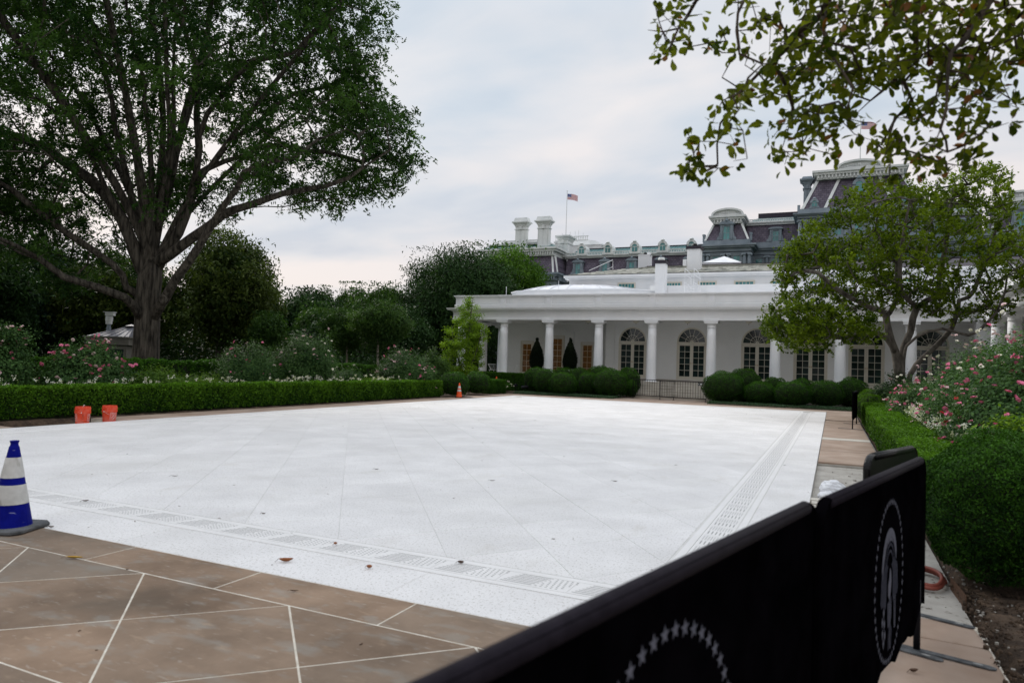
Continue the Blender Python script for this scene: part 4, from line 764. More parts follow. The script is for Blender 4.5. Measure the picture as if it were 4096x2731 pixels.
def sill_windows(xs, y, z0, z1, w=0.86):
    for x in xs:
        sash(x-w/2, x+w/2, y-0.05, z0, z1)
        gp('window_surround', MB().box(x-w*.95, x-w/2-.09, y-.12, y-.002, z0-.1, z1+.12).box(x+w/2+.09, x+w*.95, y-.12, y-.002, z0-.1, z1+.12).box(x-w*1.05, x+w*1.05, y-.2, y-.002, z1+.122, z1+.36).box(x-w*1.15, x+w*1.15, y-.3, y-.002, z1+.362, z1+.46), M_granite)
# walls
gp('wall', MB().box(-55, -41.4, 106.6, 130, -.15, 15.6).box(-41.4, -17.6, 110.6, 130, -.15, 15.6), M_granite)
gp('wall', MB().box(-17.9, -11.0, 104.35, 125, -.15, 18.9), M_granite); gp('wall', MB().box(-11.0, -4.6, 108.3, 125, -.15, 18.9), M_granite)
gp('wall', MB().box(-4.6, 10.0, 102.3, 125, -.15, 22.8), M_granite); gp('wall', MB().box(10.0, 17.4, 108.3, 125, -.15, 18.9), M_granite); gp('wall', MB().box(17.4, 30, 104.35, 125, -.15, 18.9), M_granite)
# left wing
cornice(-41.0, -17.9, 110.2, 15.7, 16.85, 0.8, M_granite)
mansard(-41.2, -17.6, 110.1, 16.86, 19.78, 0.0, 0.9, 12, 0.0)
cornice(-41.5, -17.3, 110.75, 19.78, 20.16, 0.45, M_granw, 3, False)
ds = [-38.42, -33.9, -29.42, -24.9, -20.4]
for a, b in zip([-42.0]+[d+0.72 for d in ds], [d-0.72 for d in ds]+[-17.8]):
    if b-a > 0.5: baluster_row(a, b, 110.4, 20.17, 20.72, M_granw)
gp('copper_roof', MB().add([(-41.5, 110.9, 20.2), (-17, 110.9, 20.2), (-17, 113.6, 21.72), (-39.9, 113.6, 21.72), (-39.9, 118, 21.72), (-17, 118, 21.72)], [(0, 1, 2, 3), (3, 2, 5, 4)]), M_copper)
sm = MB()
for k in range(46): xx = -40.6+k*0.52; sm.add([(xx-.025, 110.88, 20.25), (xx+.025, 110.88, 20.25), (xx+.025+.4, 113.6, 21.77), (xx-.025+.4, 113.6, 21.77)], [(0, 1, 2, 3)])
gp('roof_seams', sm, M_granite)
gp('roof_ridge', MB().box(-39.9, -17, 113.5, 113.8, 21.72, 21.86), M_dkroof)
for d in ds: round_dormer(d, 110.15, 20.2, 22.15, 1.95, M_granw)
for x in (-38.95, -34.3, -29.8, -25.1, -20.6): stone_dormer(x, 109.9, 16.95, 2.3, 19.12, 19.75, True)
# left corner pavilion
cornice(-55, -41.3, 106.1, 15.6, 16.8, 0.9, M_granite)
mansard(-55, -41.15, 106, 16.8, 19.75, 0.0, 1.0, 12, 0.85)
rib(-41.75, 16.85, 106.1, -42.35, 19.75, 107.0, .16); rib(-41.2, 16.85, 106.3, -41.95, 19.75, 107.1, .14); gp('corner_wall', MB().box(-41.6, -40.9, 106.7, 110.6, 15.6, 16.8), M_granite)
cornice(-55, -41.95, 106.8, 19.76, 21.15, 0.95, M_granw, 6)
gp('copper_roof', MB().add([(-55, 106.2, 21.2), (-41.4, 106.2, 21.2), (-43.2, 109, 22.0), (-55, 109, 22.0), (-41.4, 114, 21.2), (-43.2, 112, 22.0), (-55, 112, 22.)], [(0, 1, 2, 3), (1, 4, 5, 2), (3, 2, 5, 6)]), M_copper)
gp('roof_platform', MB().box(-55, -43.3, 108, 112, 22.0, 22.25), M_granw); baluster_row(-52, -43.35, 107.9, 22.26, 22.75, M_granw, 0.22)
big_chimney(-49.2, -47.2, 107.0, 20.5, 25.3, 26.5, dep=.9); big_chimney(-45.1, -43.1, 107.0, 20.5, 25.3, 26.5, dep=.9); big_chimney(-43.3, -41.6, 112, 20.5, 23.6, 24.2)
# roof house with the first flagpole
gp('roof_house', MB().box(-49, -42.2, 125, 133, 20, 25.2).box(-49.2, -42.0, 124.8, 133, 25.202, 25.5), M_granw)
baluster_row(-48.9, -42.3, 124.9, 25.52, 26.35, M_granw, 0.35)
gp('roof_house', MB().add([(-46, 123, 24.3), (-38.9, 123, 24.3), (-40.6, 123.5, 25.15), (-46, 123.5, 25.15), (-38.9, 130, 24.3), (-40.6, 129, 25.15)], [(0, 1, 2, 3), (1, 4, 5, 2)]).box(-46, -39.2, 123.2, 130, 20, 24.28), M_granw)
for x, h in ((-46.1, 27.3), (-45.1, 27.4), (-44.4, 27.5), (-47.7, 27.1), (-43.5, 27.0)): gp('antenna', MB().box(x-.03, x+.03, 125.3, 125.36, 25.5, h), M_granw)
# middle-left pavilion
def pavilion(cx, hw, y=104.0, mirror=1):
    x0, x1 = cx-hw, cx+hw
    cornice(x0-.3, x1+.3, y+.3, 18.95, 19.95, 0.9, M_granite, 6, False); gp('parapet', MB().box(x0-.1, x1+.1, y, y+5, 19.96, 20.62), M_granite)
    mansard(x0+.1, x1-.1, y+.25, 20.63, 23.12, 1.05, 0.9, 9)
    rib(x0+.15, 20.65, y+.2, x0+1.2, 23.12, y+1.1, .15); rib(x1-.15, 20.65, y+.2, x1-1.2, 23.12, y+1.1, .15)
    cornice(x0+1.15, x1-1.15, y+.9, 23.13, 24.25, 0.75, M_granw, 7)
    arch_pediment(x0+.85, x1-.85, y+.6, 24.26, 25.36, M_granw)
    stone_dormer(cx, y+.05, 20.68, 2.5, 23.0, 23.8, True)
    for dx in (-3.2, -2.6, -.35, .3, 2.55, 3.2): ionic(cx+dx, y+.1, 14, 18.7)
    sill_windows([cx-1.45, cx+1.45], y+.35, 16.3, 18.28)
    for dx in (-hw-.2, hw+.1): gp('roof_vent', MB().box(cx+dx-.16, cx+dx+.16, y+1, y+1.6, 20.6, 21.5).box(cx+dx-.2, cx+dx+.2, y+.95, y+1.65, 21.502, 21.75), M_granite)
pavilion(-14.35, 3.15); pavilion(20.8, 3.15)
def wing(x0, x1, dxs, blk):
    y = 108
    cornice(x0, x1, y+.2, 18.95, 20.1, 0.8, M_granite, 5, False); gp('parapet', MB().box(x0, x1, y-.1, y+5, 20.11, 20.78), M_granite)
    mansard(x0-1.2, x1+.4, y+.1, 20.8, 23.42, 0, .8, 9, 0)
    cornice(x0-1.3, x1+.4, y+.7, 23.43, 23.86, 0.4, M_granw, 3, False); baluster_row(x0-1.2, x1+.3, y+.45, 23.87, 24.3, M_granw, .25)
    gp('copper_roof', MB().add([(x0-1, y+.9, 23.9), (x1+.3, y+.9, 23.9), (x1+.3, y+3.2, 24.95), (x0, y+3.2, 24.95)], [(0, 1, 2, 3)]), M_copper)
    if blk: gp('roof_screen', MB().box(blk[0], blk[1], y+3.4, y+7, 24.5, 25.75), M_dkroof)
    for d in dxs: stone_dormer(d, y-.05, 20.85, 2.3, 22.75, 23.15, False)
    for d in dxs: ionic(d-1.15, y+.05, 14, 18.85); ionic(d+1.1, y+.05, 14, 18.85)
    sill_windows([dxs[0], dxs[0]-2.25] if len(dxs) == 1 else list(dxs), y+.25, 16.3, 18.36)
wing(-10.9, -5.0, (-7.97,), (-10.75, -4.9)); wing(10.6, 17.0, (12.6, 15.5), (10, 17))
# centre pavilion
cornice(-4.75, 10.15, 102.2, 18.8, 20.0, .9, M_granite, 6, False)
gp('wall_band', MB().box(-4.65, 10.05, 102.1, 103, 20.01, 20.3), M_granite)
for x in (-4.45, -3.85, -1.5, -.9, 1.2, 4.2, 6.3, 6.9, 9.3, 9.9): ionic(x, 102.05, 20.3, 22.6, .24)
for x in (-4.45, -3.85, -1.5, -.9, 6.3, 6.9, 9.3, 9.9): ionic(x, 102.05, 14, 18.7, .26)
sill_windows([-2.72, .2, 2.7, 5.2, 8.1], 102.3, 20.35, 21.75)
sill_windows([-2.72, .2, 2.7, 5.2, 8.1], 102.3, 16.0, 18.1)
cornice(-4.8, 10.2, 102.1, 22.75, 23.4, .7, M_granite, 6, False); gp('parapet', MB().box(-4.75, 10.15, 101.9, 106, 23.41, 23.98), M_granite)
mansard(-4.35, 9.75, 102.2, 24.0, 28.15, 1.9, 1.6, 12, 1.9)
for xa, xb in ((-4.2, -2.4), (-1.35, .25), (6.75, 5.15), (9.6, 7.8)): rib(xa, 24.05, 102.2, xb, 28.15, 103.8, .2)
cornice(-2.5, 7.9, 103.3, 28.16, 29.3, .7, M_granw, 8); arch_pediment(-.1, 5.5, 103.0, 29.31, 30.5, M_granw)
gp('roof_edge', MB().box(-2.6, 8.0, 104.2, 110, 29.31, 29.55), M_dkroof); gp('roof_cresting', MB().box(.8, 4.8, 104.2, 104.25, 30.5, 30.75), M_granw)
for x in (-2.7, 8.1): round_dormer(x, 101.95, 24.05, 25.35, 1.35, M_granite, 1.4)
round_dormer(2.7, 102.6, 25.6, 28.2, 2.0, M_granite, 1.6)
big_chimney(-4.18, -3.3, 104.5, 24, 28.3, 29.2, M_granite, 1.2); gp('roof_vent', MB().box(-4.85, -4.5, 102.5, 103, 23.9, 24.7), M_granite)
# flags
def flag(name, label, x, y, z0, zt, w, h, zf):
    t = thing(name, label, 'flag', (x, y, z0))
    part('pole', MB().tube([(x, y, z0), (x, y, zt)], [0.09, 0.05], 8), M_granw, t); part('finial', MB().add(*_sph(x, y, zt+.08, .11)), M_granw, t)
    nx = 13; wv = lambda u: (0.16*math.sin(u*7+.5)*u, -0.10*u-0.24*u*u)
    def sheet(mb, u0, u1, v0, v1, off):
        k = max(2, int((u1-u0)*nx)); A = []
        for i in range(k+1):
            u_ = u0+(u1-u0)*i/k; dy, dz = wv(u_)
            for v_ in (v0, v1): A.append((x+.09+u_*w, y+dy*w*0.8+off, zf+v_*h+dz*h*1.3))
        mb.add(A, [(2*i, 2*i+2, 2*i+3, 2*i+1) for i in range(k)])
    R_, W_, B_ = MB(), MB(), MB()
    for s in range(13):
        v0, v1 = 1-(s+1)/13, 1-s/13; u0 = .4 if s < 7 else 0
        for o in (-.012, .012): sheet(R_ if s % 2 == 0 else W_, u0, 1, v0, v1, o)
    for o in (-.012, .012): sheet(B_, 0, .4, 1-7/13, 1, o)
    part('red_stripes', R_, F_red, t); part('white_stripes', W_, F_white, t); part('blue_canton', B_, F_blue, t)
    S_m = MB()
    for r_ in range(9):
        for c_ in range(6 if r_ % 2 == 0 else 5):
            u_ = .4*((c_+(.5 if r_ % 2 == 0 else 1))/6); v_ = 1-7/13*(r_+.5)/9; dy, dz = wv(u_); s = .028*h
            pts = [(x+.09+u_*w+s*(1 if q % 2 == 0 else .4)*math.sin(q*PI/5), y+dy*w*.8-.02, zf+v_*h+dz*h*1.3+s*(1 if q % 2 == 0 else .4)*math.cos(q*PI/5)) for q in range(10)]
            S_m.poly(pts)
    part('stars', S_m, F_white, t)
F_red = pm('flag_red', (0.45, 0.03, 0.05), rough=.8); F_white = pm('flag_white', (0.75, 0.75, 0.75), rough=.8); F_blue = pm('flag_blue', (0.03, 0.05, 0.22), rough=.8)
flag('flagpole', 'striped flag flying on a pole above the tall twin chimneys left of centre', -46.85, 125, 24.5, 35.1, 2.0, 1.1, 33.5)
flag('flagpole', 'striped flag on the pole atop the highest slate roof, seen through the overhanging leaves', 2.95, 110, 29.5, 38.3, 1.9, 1.05, 36.75)
part('pole_lamp', MB().tube([(2.95, 110, 31.5), (3.5, 110, 31.6), (3.55, 110, 31.3)], .04, 6), M_granite, GB)
# ================================================================== vegetation
R2 = np.array([math.cos(YAW), math.sin(YAW), 0.0]); F2 = np.array([-math.sin(YAW), math.cos(YAW), 0.0])
def smooth_line(pts, step=0.5):
    P = [np.array(p, float) for p in pts]; out = [P[0]]
    for i in range(len(P)-1):
        p0, p1, p2, p3 = P[max(i-1, 0)], P[i], P[i+1], P[min(i+2, len(P)-1)]; n = max(1, int(np.linalg.norm(p2-p1)/step))
        for k in range(1, n+1):
            t = k/n; out.append(0.5*((2*p1)+(-p0+p2)*t+(2*p0-5*p1+4*p2-p3)*t*t+(-p0+3*p1-3*p2+p3)*t**3))
    return out
def in_poly(x, z, poly):
    c = np.zeros(len(x), bool); n = len(poly)
    for i in range(n):
        x1, z1 = poly[i]; x2, z2 = poly[(i+1) % n]
        if z1 == z2: continue
        c ^= ((z1 > z) != (z2 > z)) & (x < (x2-x1)*(z-z1)/(z2-z1)+x1)
    return c
def edge_dist(x, z, poly):
    d = np.full(len(x), 1e9); n = len(poly)
    for i in range(n):
        a = np.array(poly[i]); b = np.array(poly[(i+1) % n]); ab = b-a
        t = np.clip(((x-a[0])*ab[0]+(z-a[1])*ab[1])/max(ab@ab, 1e-9), 0, 1); d = np.minimum(d, np.hypot(x-a[0]-ab[0]*t, z-a[1]-ab[1]*t))
    return d
def sample_profile(poly, n, thick, dmax, base, minsep=0.0, zsq=1.0):
    """Points inside a crown whose side outline is POLY (across, height); its depth follows the distance to the outline."""
    xs = [p[0] for p in poly]; zs = [p[1] for p in poly]; out = []
    while len(out) < n:
        x = RNG.uniform(min(xs), max(xs), 4*n); z = RNG.uniform(min(zs), max(zs), 4*n); k = in_poly(x, z, poly); x, z = x[k], z[k]
        d = edge_dist(x, z, poly); t = thick*np.sqrt(np.clip(d/dmax, 0.0, 1.0)); v = RNG.uniform(-1, 1, len(x))*t
        for a, b, c in zip(x, z, v):
            p = np.array(base)+R2*a+F2*c; p[2] = b
            if minsep and out and np.min(np.linalg.norm(np.array(out)-p, axis=1)) < minsep: continue
            out.append(p)
            if len(out) >= n: break
        minsep *= 0.93
    return np.array(out)
def grow(limbs, tips, R, p=2.4, step=0.6, sag=0.0, wig=0.05, n0=10, rmin=0.004, flare=None, floors=None):
    """Connects every foliage clump to the nearest limb, then sizes all wood by how much it carries."""
    pos = []; par = []; fl_ = []
    for li, L in enumerate(limbs):
        S = smooth_line(L, step)
        if li == 0: prev = -1; st = 0
        else:
            A = np.array(pos); prev = int(np.argmin(np.linalg.norm(A-S[0], axis=1))); st = 1 if np.linalg.norm(A[prev]-S[0]) < step*1.5 else 0
        for iq, q in enumerate(S[st:]): pos.append(np.array(q)); par.append(prev); prev = len(pos)-1; fl_.append((floors or {}).get(li, 0)*(1-.85*iq/max(1, len(S)-1)))
    A = np.array(pos); nl = len(pos); tips = np.array(tips)
    D = np.min(np.linalg.norm(tips[:, None]-A[None], axis=2), axis=1) if len(tips) else []
    arr = np.zeros((nl+len(tips)*40, 3)); arr[:nl] = A; cnt = nl; trunk_skip = max(1, int(len(smooth_line(limbs[0], step))*0.8)); ends = []
    for i in np.argsort(D):
        c = tips[i]; dd = np.linalg.norm(arr[trunk_skip:cnt]-c, axis=1)
        dz = c[2]-arr[trunk_skip:cnt, 2]; dd = dd*(1+0.25*(dz < -0.2)); j = int(np.argmin(dd))+trunk_skip
        a = arr[j]; Lg = np.linalg.norm(c-a); m = max(1, int(Lg/step))
        pj = par[j]; d0 = unit((a-arr[pj])[None])[0] if pj >= 0 else np.array([0, 0, 1.0]); prev = j
        for k in range(1, m+1):
            t = k/m; q = a+(c-a)*t+d0*Lg*0.28*math.sin(PI*t)*(1-t)+np.array([0, 0, -sag*Lg*math.sin(PI*t)])+RNG.normal(0, wig*Lg/ max(m, 1), 3)*(k < m)
            if cnt >= len(arr): arr = np.vstack([arr, np.zeros((2000, 3))])
            arr[cnt] = q; pos.append(q); par.append(prev); prev = cnt; cnt += 1
        ends.append(prev)
    w = np.zeros(cnt); ch = [[] for _ in range(cnt)]
    for k in range(cnt):
        if par[k] >= 0: ch[par[k]].append(k)
    for k in range(cnt-1, -1, -1):
        w[k] += 1.0 if not ch[k] else 0
        if k < nl: w[k] += 0.0
        if par[k] >= 0: w[par[k]] += w[k]
    # limbs laid first may have children with larger index only; a second ordered pass is not needed
    rad = np.maximum(R*(w/w[0])**(1/p), rmin)
    rad[:nl] = np.maximum(rad[:nl], np.array(fl_))
    mb = MB(); done = np.zeros(cnt, bool); stack = [(0, -1)]
    while stack:
        k, frm = stack.pop(); pts = []; rr = []
        if frm >= 0: pts.append(arr[frm]); rr.append(min(rad[frm]*0.75, rad[k]*1.35))
        while True:
            pts.append(arr[k]); rr.append(rad[k])
            if not ch[k]: break
            cs = sorted(ch[k], key=lambda c: -w[c])
            for c in cs[1:]: stack.append((c, k))
            k = cs[0]
        rr[-1] *= 0.5
        mx = max(rr); ns = n0 if mx > R*0.5 else (8 if mx > R*0.15 else (5 if mx > R*0.04 else 3))
        if len(pts) > 1: mb.tube(pts, rr, ns)
    if flare:
        V = np.array(mb.v); b = V[:, 2] < flare[1]; cx, cy = arr[0][0], arr[0][1]
        near = b & (np.hypot(V[:, 0]-cx, V[:, 1]-cy) < R*3); t = (1-np.clip((V[:, 2]-arr[0][2])/(flare[1]-arr[0][2]), 0, 1))**2; ang = np.arctan2(V[:, 1]-cy, V[:, 0]-cx)
        zz = V[:, 2]; s = (1+flare[0]*t*(1+0.35*np.sin(ang*5)))*(1+.045*np.sin(ang*7+zz*.5+np.sin(zz*1.3))+.03*np.sin(ang*16-zz*.7+2*np.sin(zz*.9))+.03*np.sin(ang*2+zz*.8)); V[near, 0] = cx+(V[near, 0]-cx)*s[near]; V[near, 1] = cy+(V[near, 1]-cy)*s[near]; mb.v = [tuple(v) for v in V]
    return mb
def clump_leaves(tips, n, sx, sz, hang=0.0):
    m = len(tips); P = np.repeat(tips, n, 0)+np.clip(RNG.normal(0, 1, (m*n, 3)), -1.9, 1.9)*np.array([sx, sx, sz])
    out = P-np.repeat(tips, n, 0); Nn = unit(out)*0.6+np.array([0, 0, 0.7]); P[:, 2] -= hang*np.linalg.norm(out[:, :2], axis=1)
    r = np.clip(np.repeat(RNG.uniform(0.1, 0.75, m), n)+RNG.normal(0, 0.17, m*n), 0, 1)
    return P, Nn, r

def twig_leaves(tips, nt_, nl_, tl, sp, droop, up=0.2):
    """Leaves strung along short twigs that fan out of every clump."""
    m = len(tips); d = unit(RNG.normal(0, 1, (m*nt_, 3))+np.array([0, 0, up])); o = np.repeat(tips, nt_, 0)+np.clip(RNG.normal(0, 1, (m*nt_, 3)), -1.7, 1.7)*sp
    s = RNG.uniform(.1, 1, (m*nt_, nl_, 1)); P = o[:, None]+d[:, None]*s*tl+np.array([0, 0, -1.0])*droop*s*s*tl+RNG.normal(0, tl*.09, (m*nt_, nl_, 3))
    T = np.repeat((d+np.array([0, 0, -droop*1.4]))[:, None], nl_, 1).reshape(-1, 3)+RNG.normal(0, .35, (m*nt_*nl_, 3)); Nn = np.tile(np.array([0, 0, .7]), (len(T), 1))+RNG.normal(0, .6, T.shape)
    r = np.clip(np.repeat(np.repeat(RNG.uniform(.1, .7, m), nt_)+RNG.normal(0, .14, m*nt_), nl_)+RNG.normal(0, .1, m*nt_*nl_), 0, 1)
    return P.reshape(-1, 3), Nn, T, r
# ---- the great oak
oak = thing('oak_tree', 'enormous spreading oak with a thick grey trunk and many rising limbs on the left', 'tree', OAKB)
base = np.array(OAKB); limbs = [[tuple(np.array(p)+base) for p in L] for L in OAKL]
limbs[0] = [(OAKB[0], OAKB[1], -0.1)]+limbs[0]
# more limbs reaching towards and away from the viewer, rooted on the trunk top
for k, (a, r, h) in enumerate(((-2.2, 8, 12), (-1.2, 7, 15), (0.4, 9, 13), (1.3, 9, 11), (2.2, 9, 14), (2.9, 10, 10))):
    c, s = math.cos(a), math.sin(a); b0 = limbs[0][-1]; limbs.append([b0]+[(b0[0]+c*r*t, b0[1]+s*r*t, b0[2]+h*(t**0.8)) for t in (0.15, 0.35, 0.6, 0.85, 1.0)])
t1 = sample_profile(OAKP, 2250, 8.5, 6.0, base, 0.30)
dens = edge_dist((t1-base)@R2, t1[:, 2], OAKP)
u_o = (t1-base)@R2; keep = (dens > .45) & (RNG.random(len(t1)) < np.where((np.hypot(u_o, t1[:, 2]-7) < 6.0), np.where(u_o < -1.2, .85, .5), 1.0)) & (RNG.random(len(t1)) < np.where(((t1-base)@F2 < -1.0) & (t1[:, 2] < 12) & ((t1-base)@R2 > -5), 0.50, 0.92)) & ~((np.abs((t1-base)@R2) < 3.3) & (t1[:, 2] < 7.6) & ((t1-base)@R2 > -2.0))
t1 = t1[keep]
wood = grow(limbs, t1, 0.50, p=2.1, step=0.7, wig=0.25, n0=48, floors={1: .21, 2: .22, 4: .22, 18: .19, 19: .15, 13: .16, 14: .16, 15: .16, 7: .15, 8: .17, 10: .14}, rmin=0.010, flare=(0.16, 3.2))
# bark ridges: real relief on the lower trunk
V = np.array(wood.v); rr = np.hypot(V[:, 0]-OAKB[0], V[:, 1]-OAKB[1]); ang = np.arctan2(V[:, 1]-OAKB[1], V[:, 0]-OAKB[0])
part('trunk', wood, M_bark, oak, smooth=True)
P_, N_, T_, r_ = twig_leaves(t1, 16, 13, .62, np.array([.30, .30, .20]), .45)
leaves('crown', P_, N_, 0.20, 0.085, L_oak, oak, r_, T=T_, jitter=0.25)
kb = MB().lathe([(0.19, 0), (0.20, 0.05), (0.13, 0.09), (0.09, 0.03)], 0, 0, 14); KM = Matrix.Rotation(PI/2, 4, 'X'); kb.v = [tuple(KM @ Vector(v)) for v in kb.v]
kx = np.array(limbs[1][2]); inst('branch_scar', kb.mesh('branch_scar', M_bark, True), oak, (kx[0]+0.25, kx[1]-0.32, kx[2]-0.12), (0, 0, YAW))

# ---- the magnolia in front of the building
mag = thing('magnolia_tree', 'wide green magnolia with several crooked trunks in front of the white columns', 'tree', MAGB)
base = np.array(MAGB); limbs = [[tuple(np.array(p)+base) for p in L] for L in MAGL]; limbs[0] = [(MAGB[0]-.05, MAGB[1], -0.1)]+limbs[0]
limbs[4] = [(MAGB[0]+.1, MAGB[1]+.05, 0.1)]+limbs[4]; limbs[7] = [(MAGB[0]+.1, MAGB[1], 0.2)]+limbs[7]; limbs[8] = [(MAGB[0]+.25, MAGB[1]+.1, 0.1)]+limbs[8]
t1 = sample_profile(MAGP, 470, 3.4, 2.2, base, 0.34); t2 = sample_profile(MAGP2, 80, 1.0, 0.7, base-F2*2.2-R2*.55-np.array([0, 0, .0]), 0.24)
t1 = t1[(RNG.random(len(t1)) < np.where((t1-base)@R2 > 1.5, .78, .95))]; tp = np.vstack([t1, t2]); part('trunk', grow(limbs, tp, 0.21, p=2.35, step=0.4, wig=0.3, n0=12, rmin=0.006), M_bark2, mag, smooth=True)
P_, N_, T_, r_ = twig_leaves(tp, 12, 13, .31, np.array([.20, .20, .11]), -.35, .1)
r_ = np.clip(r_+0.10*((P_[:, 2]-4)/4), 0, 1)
leaves('crown', P_, N_, 0.125, 0.062, L_mag, mag, r_, tri=False, T=T_, jitter=0.25)
pl_ = MB()

# ---- the overhanging bough close to the viewer
bough = thing('overhanging_bough', 'leafy bough with rounded yellowing leaves hanging into the upper right corner', 'branch', FGB)
base = np.array(FGB); limbs = [[tuple(np.array(p)+base) for p in L] for L in FGL]; limbs = [limbs[-1]]+limbs[:-1]
TT = [sample_profile(pl, int(n*(1.95 if n > 200 else 1.2)), 0.75, 0.25, base, 0.03) for pl, n in FGP]
tp = np.vstack(TT)
part('twigs', grow(limbs, tp, 0.036, p=2.15, step=0.07, wig=0.5, n0=8, rmin=0.0016), M_twig, bough, smooth=True)
q = []; T_ = []; Nn_ = []; rr_ = []
for t in tp:
    ax = unit(RNG.normal(0, 1, 3)[None]+np.array([[0, 0, -0.2]]))[0]; k = RNG.integers(3, 7); b = RNG.uniform(0.15, 0.8)
    for i in range(k):
        d = unit((ax*0.55+RNG.normal(0, 0.75, 3))[None])[0]; q.append(t+d*0.008+RNG.normal(0, 0.012, 3)); T_.append(d); Nn_.append(RNG.normal(0, 1, 3)+np.array([0, 0, 0.8])); rr_.append(np.clip(b+RNG.normal(0, .15), 0, 1))
q, T_, Nn_, rr_ = np.array(q), np.array(T_), np.array(Nn_), np.array(rr_)
near = np.argsort(np.where((q@np.array(_f) > 0), np.linalg.norm(q-np.array([0, 0, 1.7]), axis=1), 99))[:300]; far = np.setdiff1d(np.arange(len(q)), near)
obovate('leaves', q[far], Nn_[far], T_[far], 0.054, 0.031, L_fg, bough, rr_[far], kind='stuff')
lv = []
for k in range(14):
    o = obovate('leaf', np.zeros((1, 3)), np.array([[0, 0, 1.]]), np.array([[1., 0, 0]]), 0.058, 0.033, L_fg, None, np.array([.05+.065*k])); lv.append(o.data); bpy.data.objects.remove(o)
for i in near:
    t_ = unit(T_[i][None])[0]; n_ = unit((Nn_[i]-t_*(Nn_[i]@t_))[None])[0]; s_ = np.cross(n_, t_); o = inst('leaf', lv[min(13, int(rr_[i]*14))], bough, q[i])
    o.rotation_euler = Matrix(((t_[0], s_[0], n_[0]), (t_[1], s_[1], n_[1]), (t_[2], s_[2], n_[2]))).to_euler(); o.scale = (random.uniform(.8, 1.15),)*3
brn = pm('browned_leaves', (0.10, 0.030, 0.006), (0.22, 0.10, 0.015), attr=True, lo=0, hi=1, rough=.6, trans=.25)
ii = RNG.choice(len(tp), 150, replace=False); nn = len(ii)
obovate('browned_leaves', tp[ii]+RNG.normal(0, .012, (nn, 3)), RNG.normal(0, 1, (nn, 3)), RNG.normal(0, 1, (nn, 3)), 0.055, 0.03, brn, bough, RNG.uniform(0, 1, nn), kind='stuff')

# ---- background trees
def lobes_tree(name, label, x, y, z0, z1, hw, mat, n=26000, nl=26, L=0.24, W=0.12, trunk=0.25, group=None, depth=None, taper=0.0, low=0.0, bark=None, cz=None, shell=0.3, spread=1.0):
    t = thing(name, label, 'tree', (x, y, 0), group); d = depth or hw; H = z1-z0; C = []; Rr = []
    for k in range(nl):
        u = unit(RNG.normal(0, 1, (1, 3)))[0]; rad = RNG.uniform(0.35, 0.78); zc = (u[2]*rad+1)/2; tw = 1-taper*zc
        C.append((x+u[0]*rad*hw*tw, y+u[1]*rad*d*tw, z0+H*(0.08+0.84*zc))); Rr.append(RNG.uniform(0.22, 0.42)*min(hw, H/2)*(1-0.5*taper*zc))
    C = np.array(C); Rr = np.array(Rr); w = Rr**2; n_all = n; n = n//13; idx = RNG.choice(nl, n, p=w/w.sum()); u = unit(RNG.normal(0, 1, (n, 3))+np.array([0, 0, 0.25]))
    rr = Rr[idx][:, None]*(1-shell*RNG.random((n, 1))**1.5); bump = 1+0.18*np.sin(u[:, :1]*9+idx[:, None])*np.cos(u[:, 1:2]*8+idx[:, None]*2)
    P = C[idx]+u*rr*bump*np.array([1, 1, 0.85]); P += np.clip(RNG.normal(0, 0.05*spread, P.shape), -.1, .1)*hw*0.3
    r = np.clip(0.45+0.25*RNG.normal(0, 1, nl)[idx]*0.6+RNG.normal(0, 0.2, n), 0, 1)
    P = np.repeat(P, 13, 0)+np.clip(RNG.normal(0, 1, (n*13, 3)), -1.8, 1.8)*np.array([1, 1, .7])*L*1.25; P[:, 2] -= RNG.random(n*13)*L*.8; u = np.repeat(u, 13, 0); r = np.clip(np.repeat(r, 13)+RNG.normal(0, .09, n*13), 0, 1); n = n_all
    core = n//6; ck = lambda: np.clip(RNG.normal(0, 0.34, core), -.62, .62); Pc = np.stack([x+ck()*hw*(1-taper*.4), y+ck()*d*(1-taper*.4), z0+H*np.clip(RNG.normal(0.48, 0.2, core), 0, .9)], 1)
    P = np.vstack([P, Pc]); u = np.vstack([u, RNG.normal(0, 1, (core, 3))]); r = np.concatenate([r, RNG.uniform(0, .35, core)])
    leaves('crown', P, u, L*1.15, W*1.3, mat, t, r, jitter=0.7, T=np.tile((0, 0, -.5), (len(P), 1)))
    limbs = [[(x, y, -0.2), (x+.05, y, z0*0.5+0.3), (x, y, z0+H*0.3), (x, y, z0+H*0.75)]]
    part('trunk', grow(limbs, C, trunk, step=max(0.5, H/9), n0=8, rmin=0.03), bark or M_bark2, t, smooth=True); return t
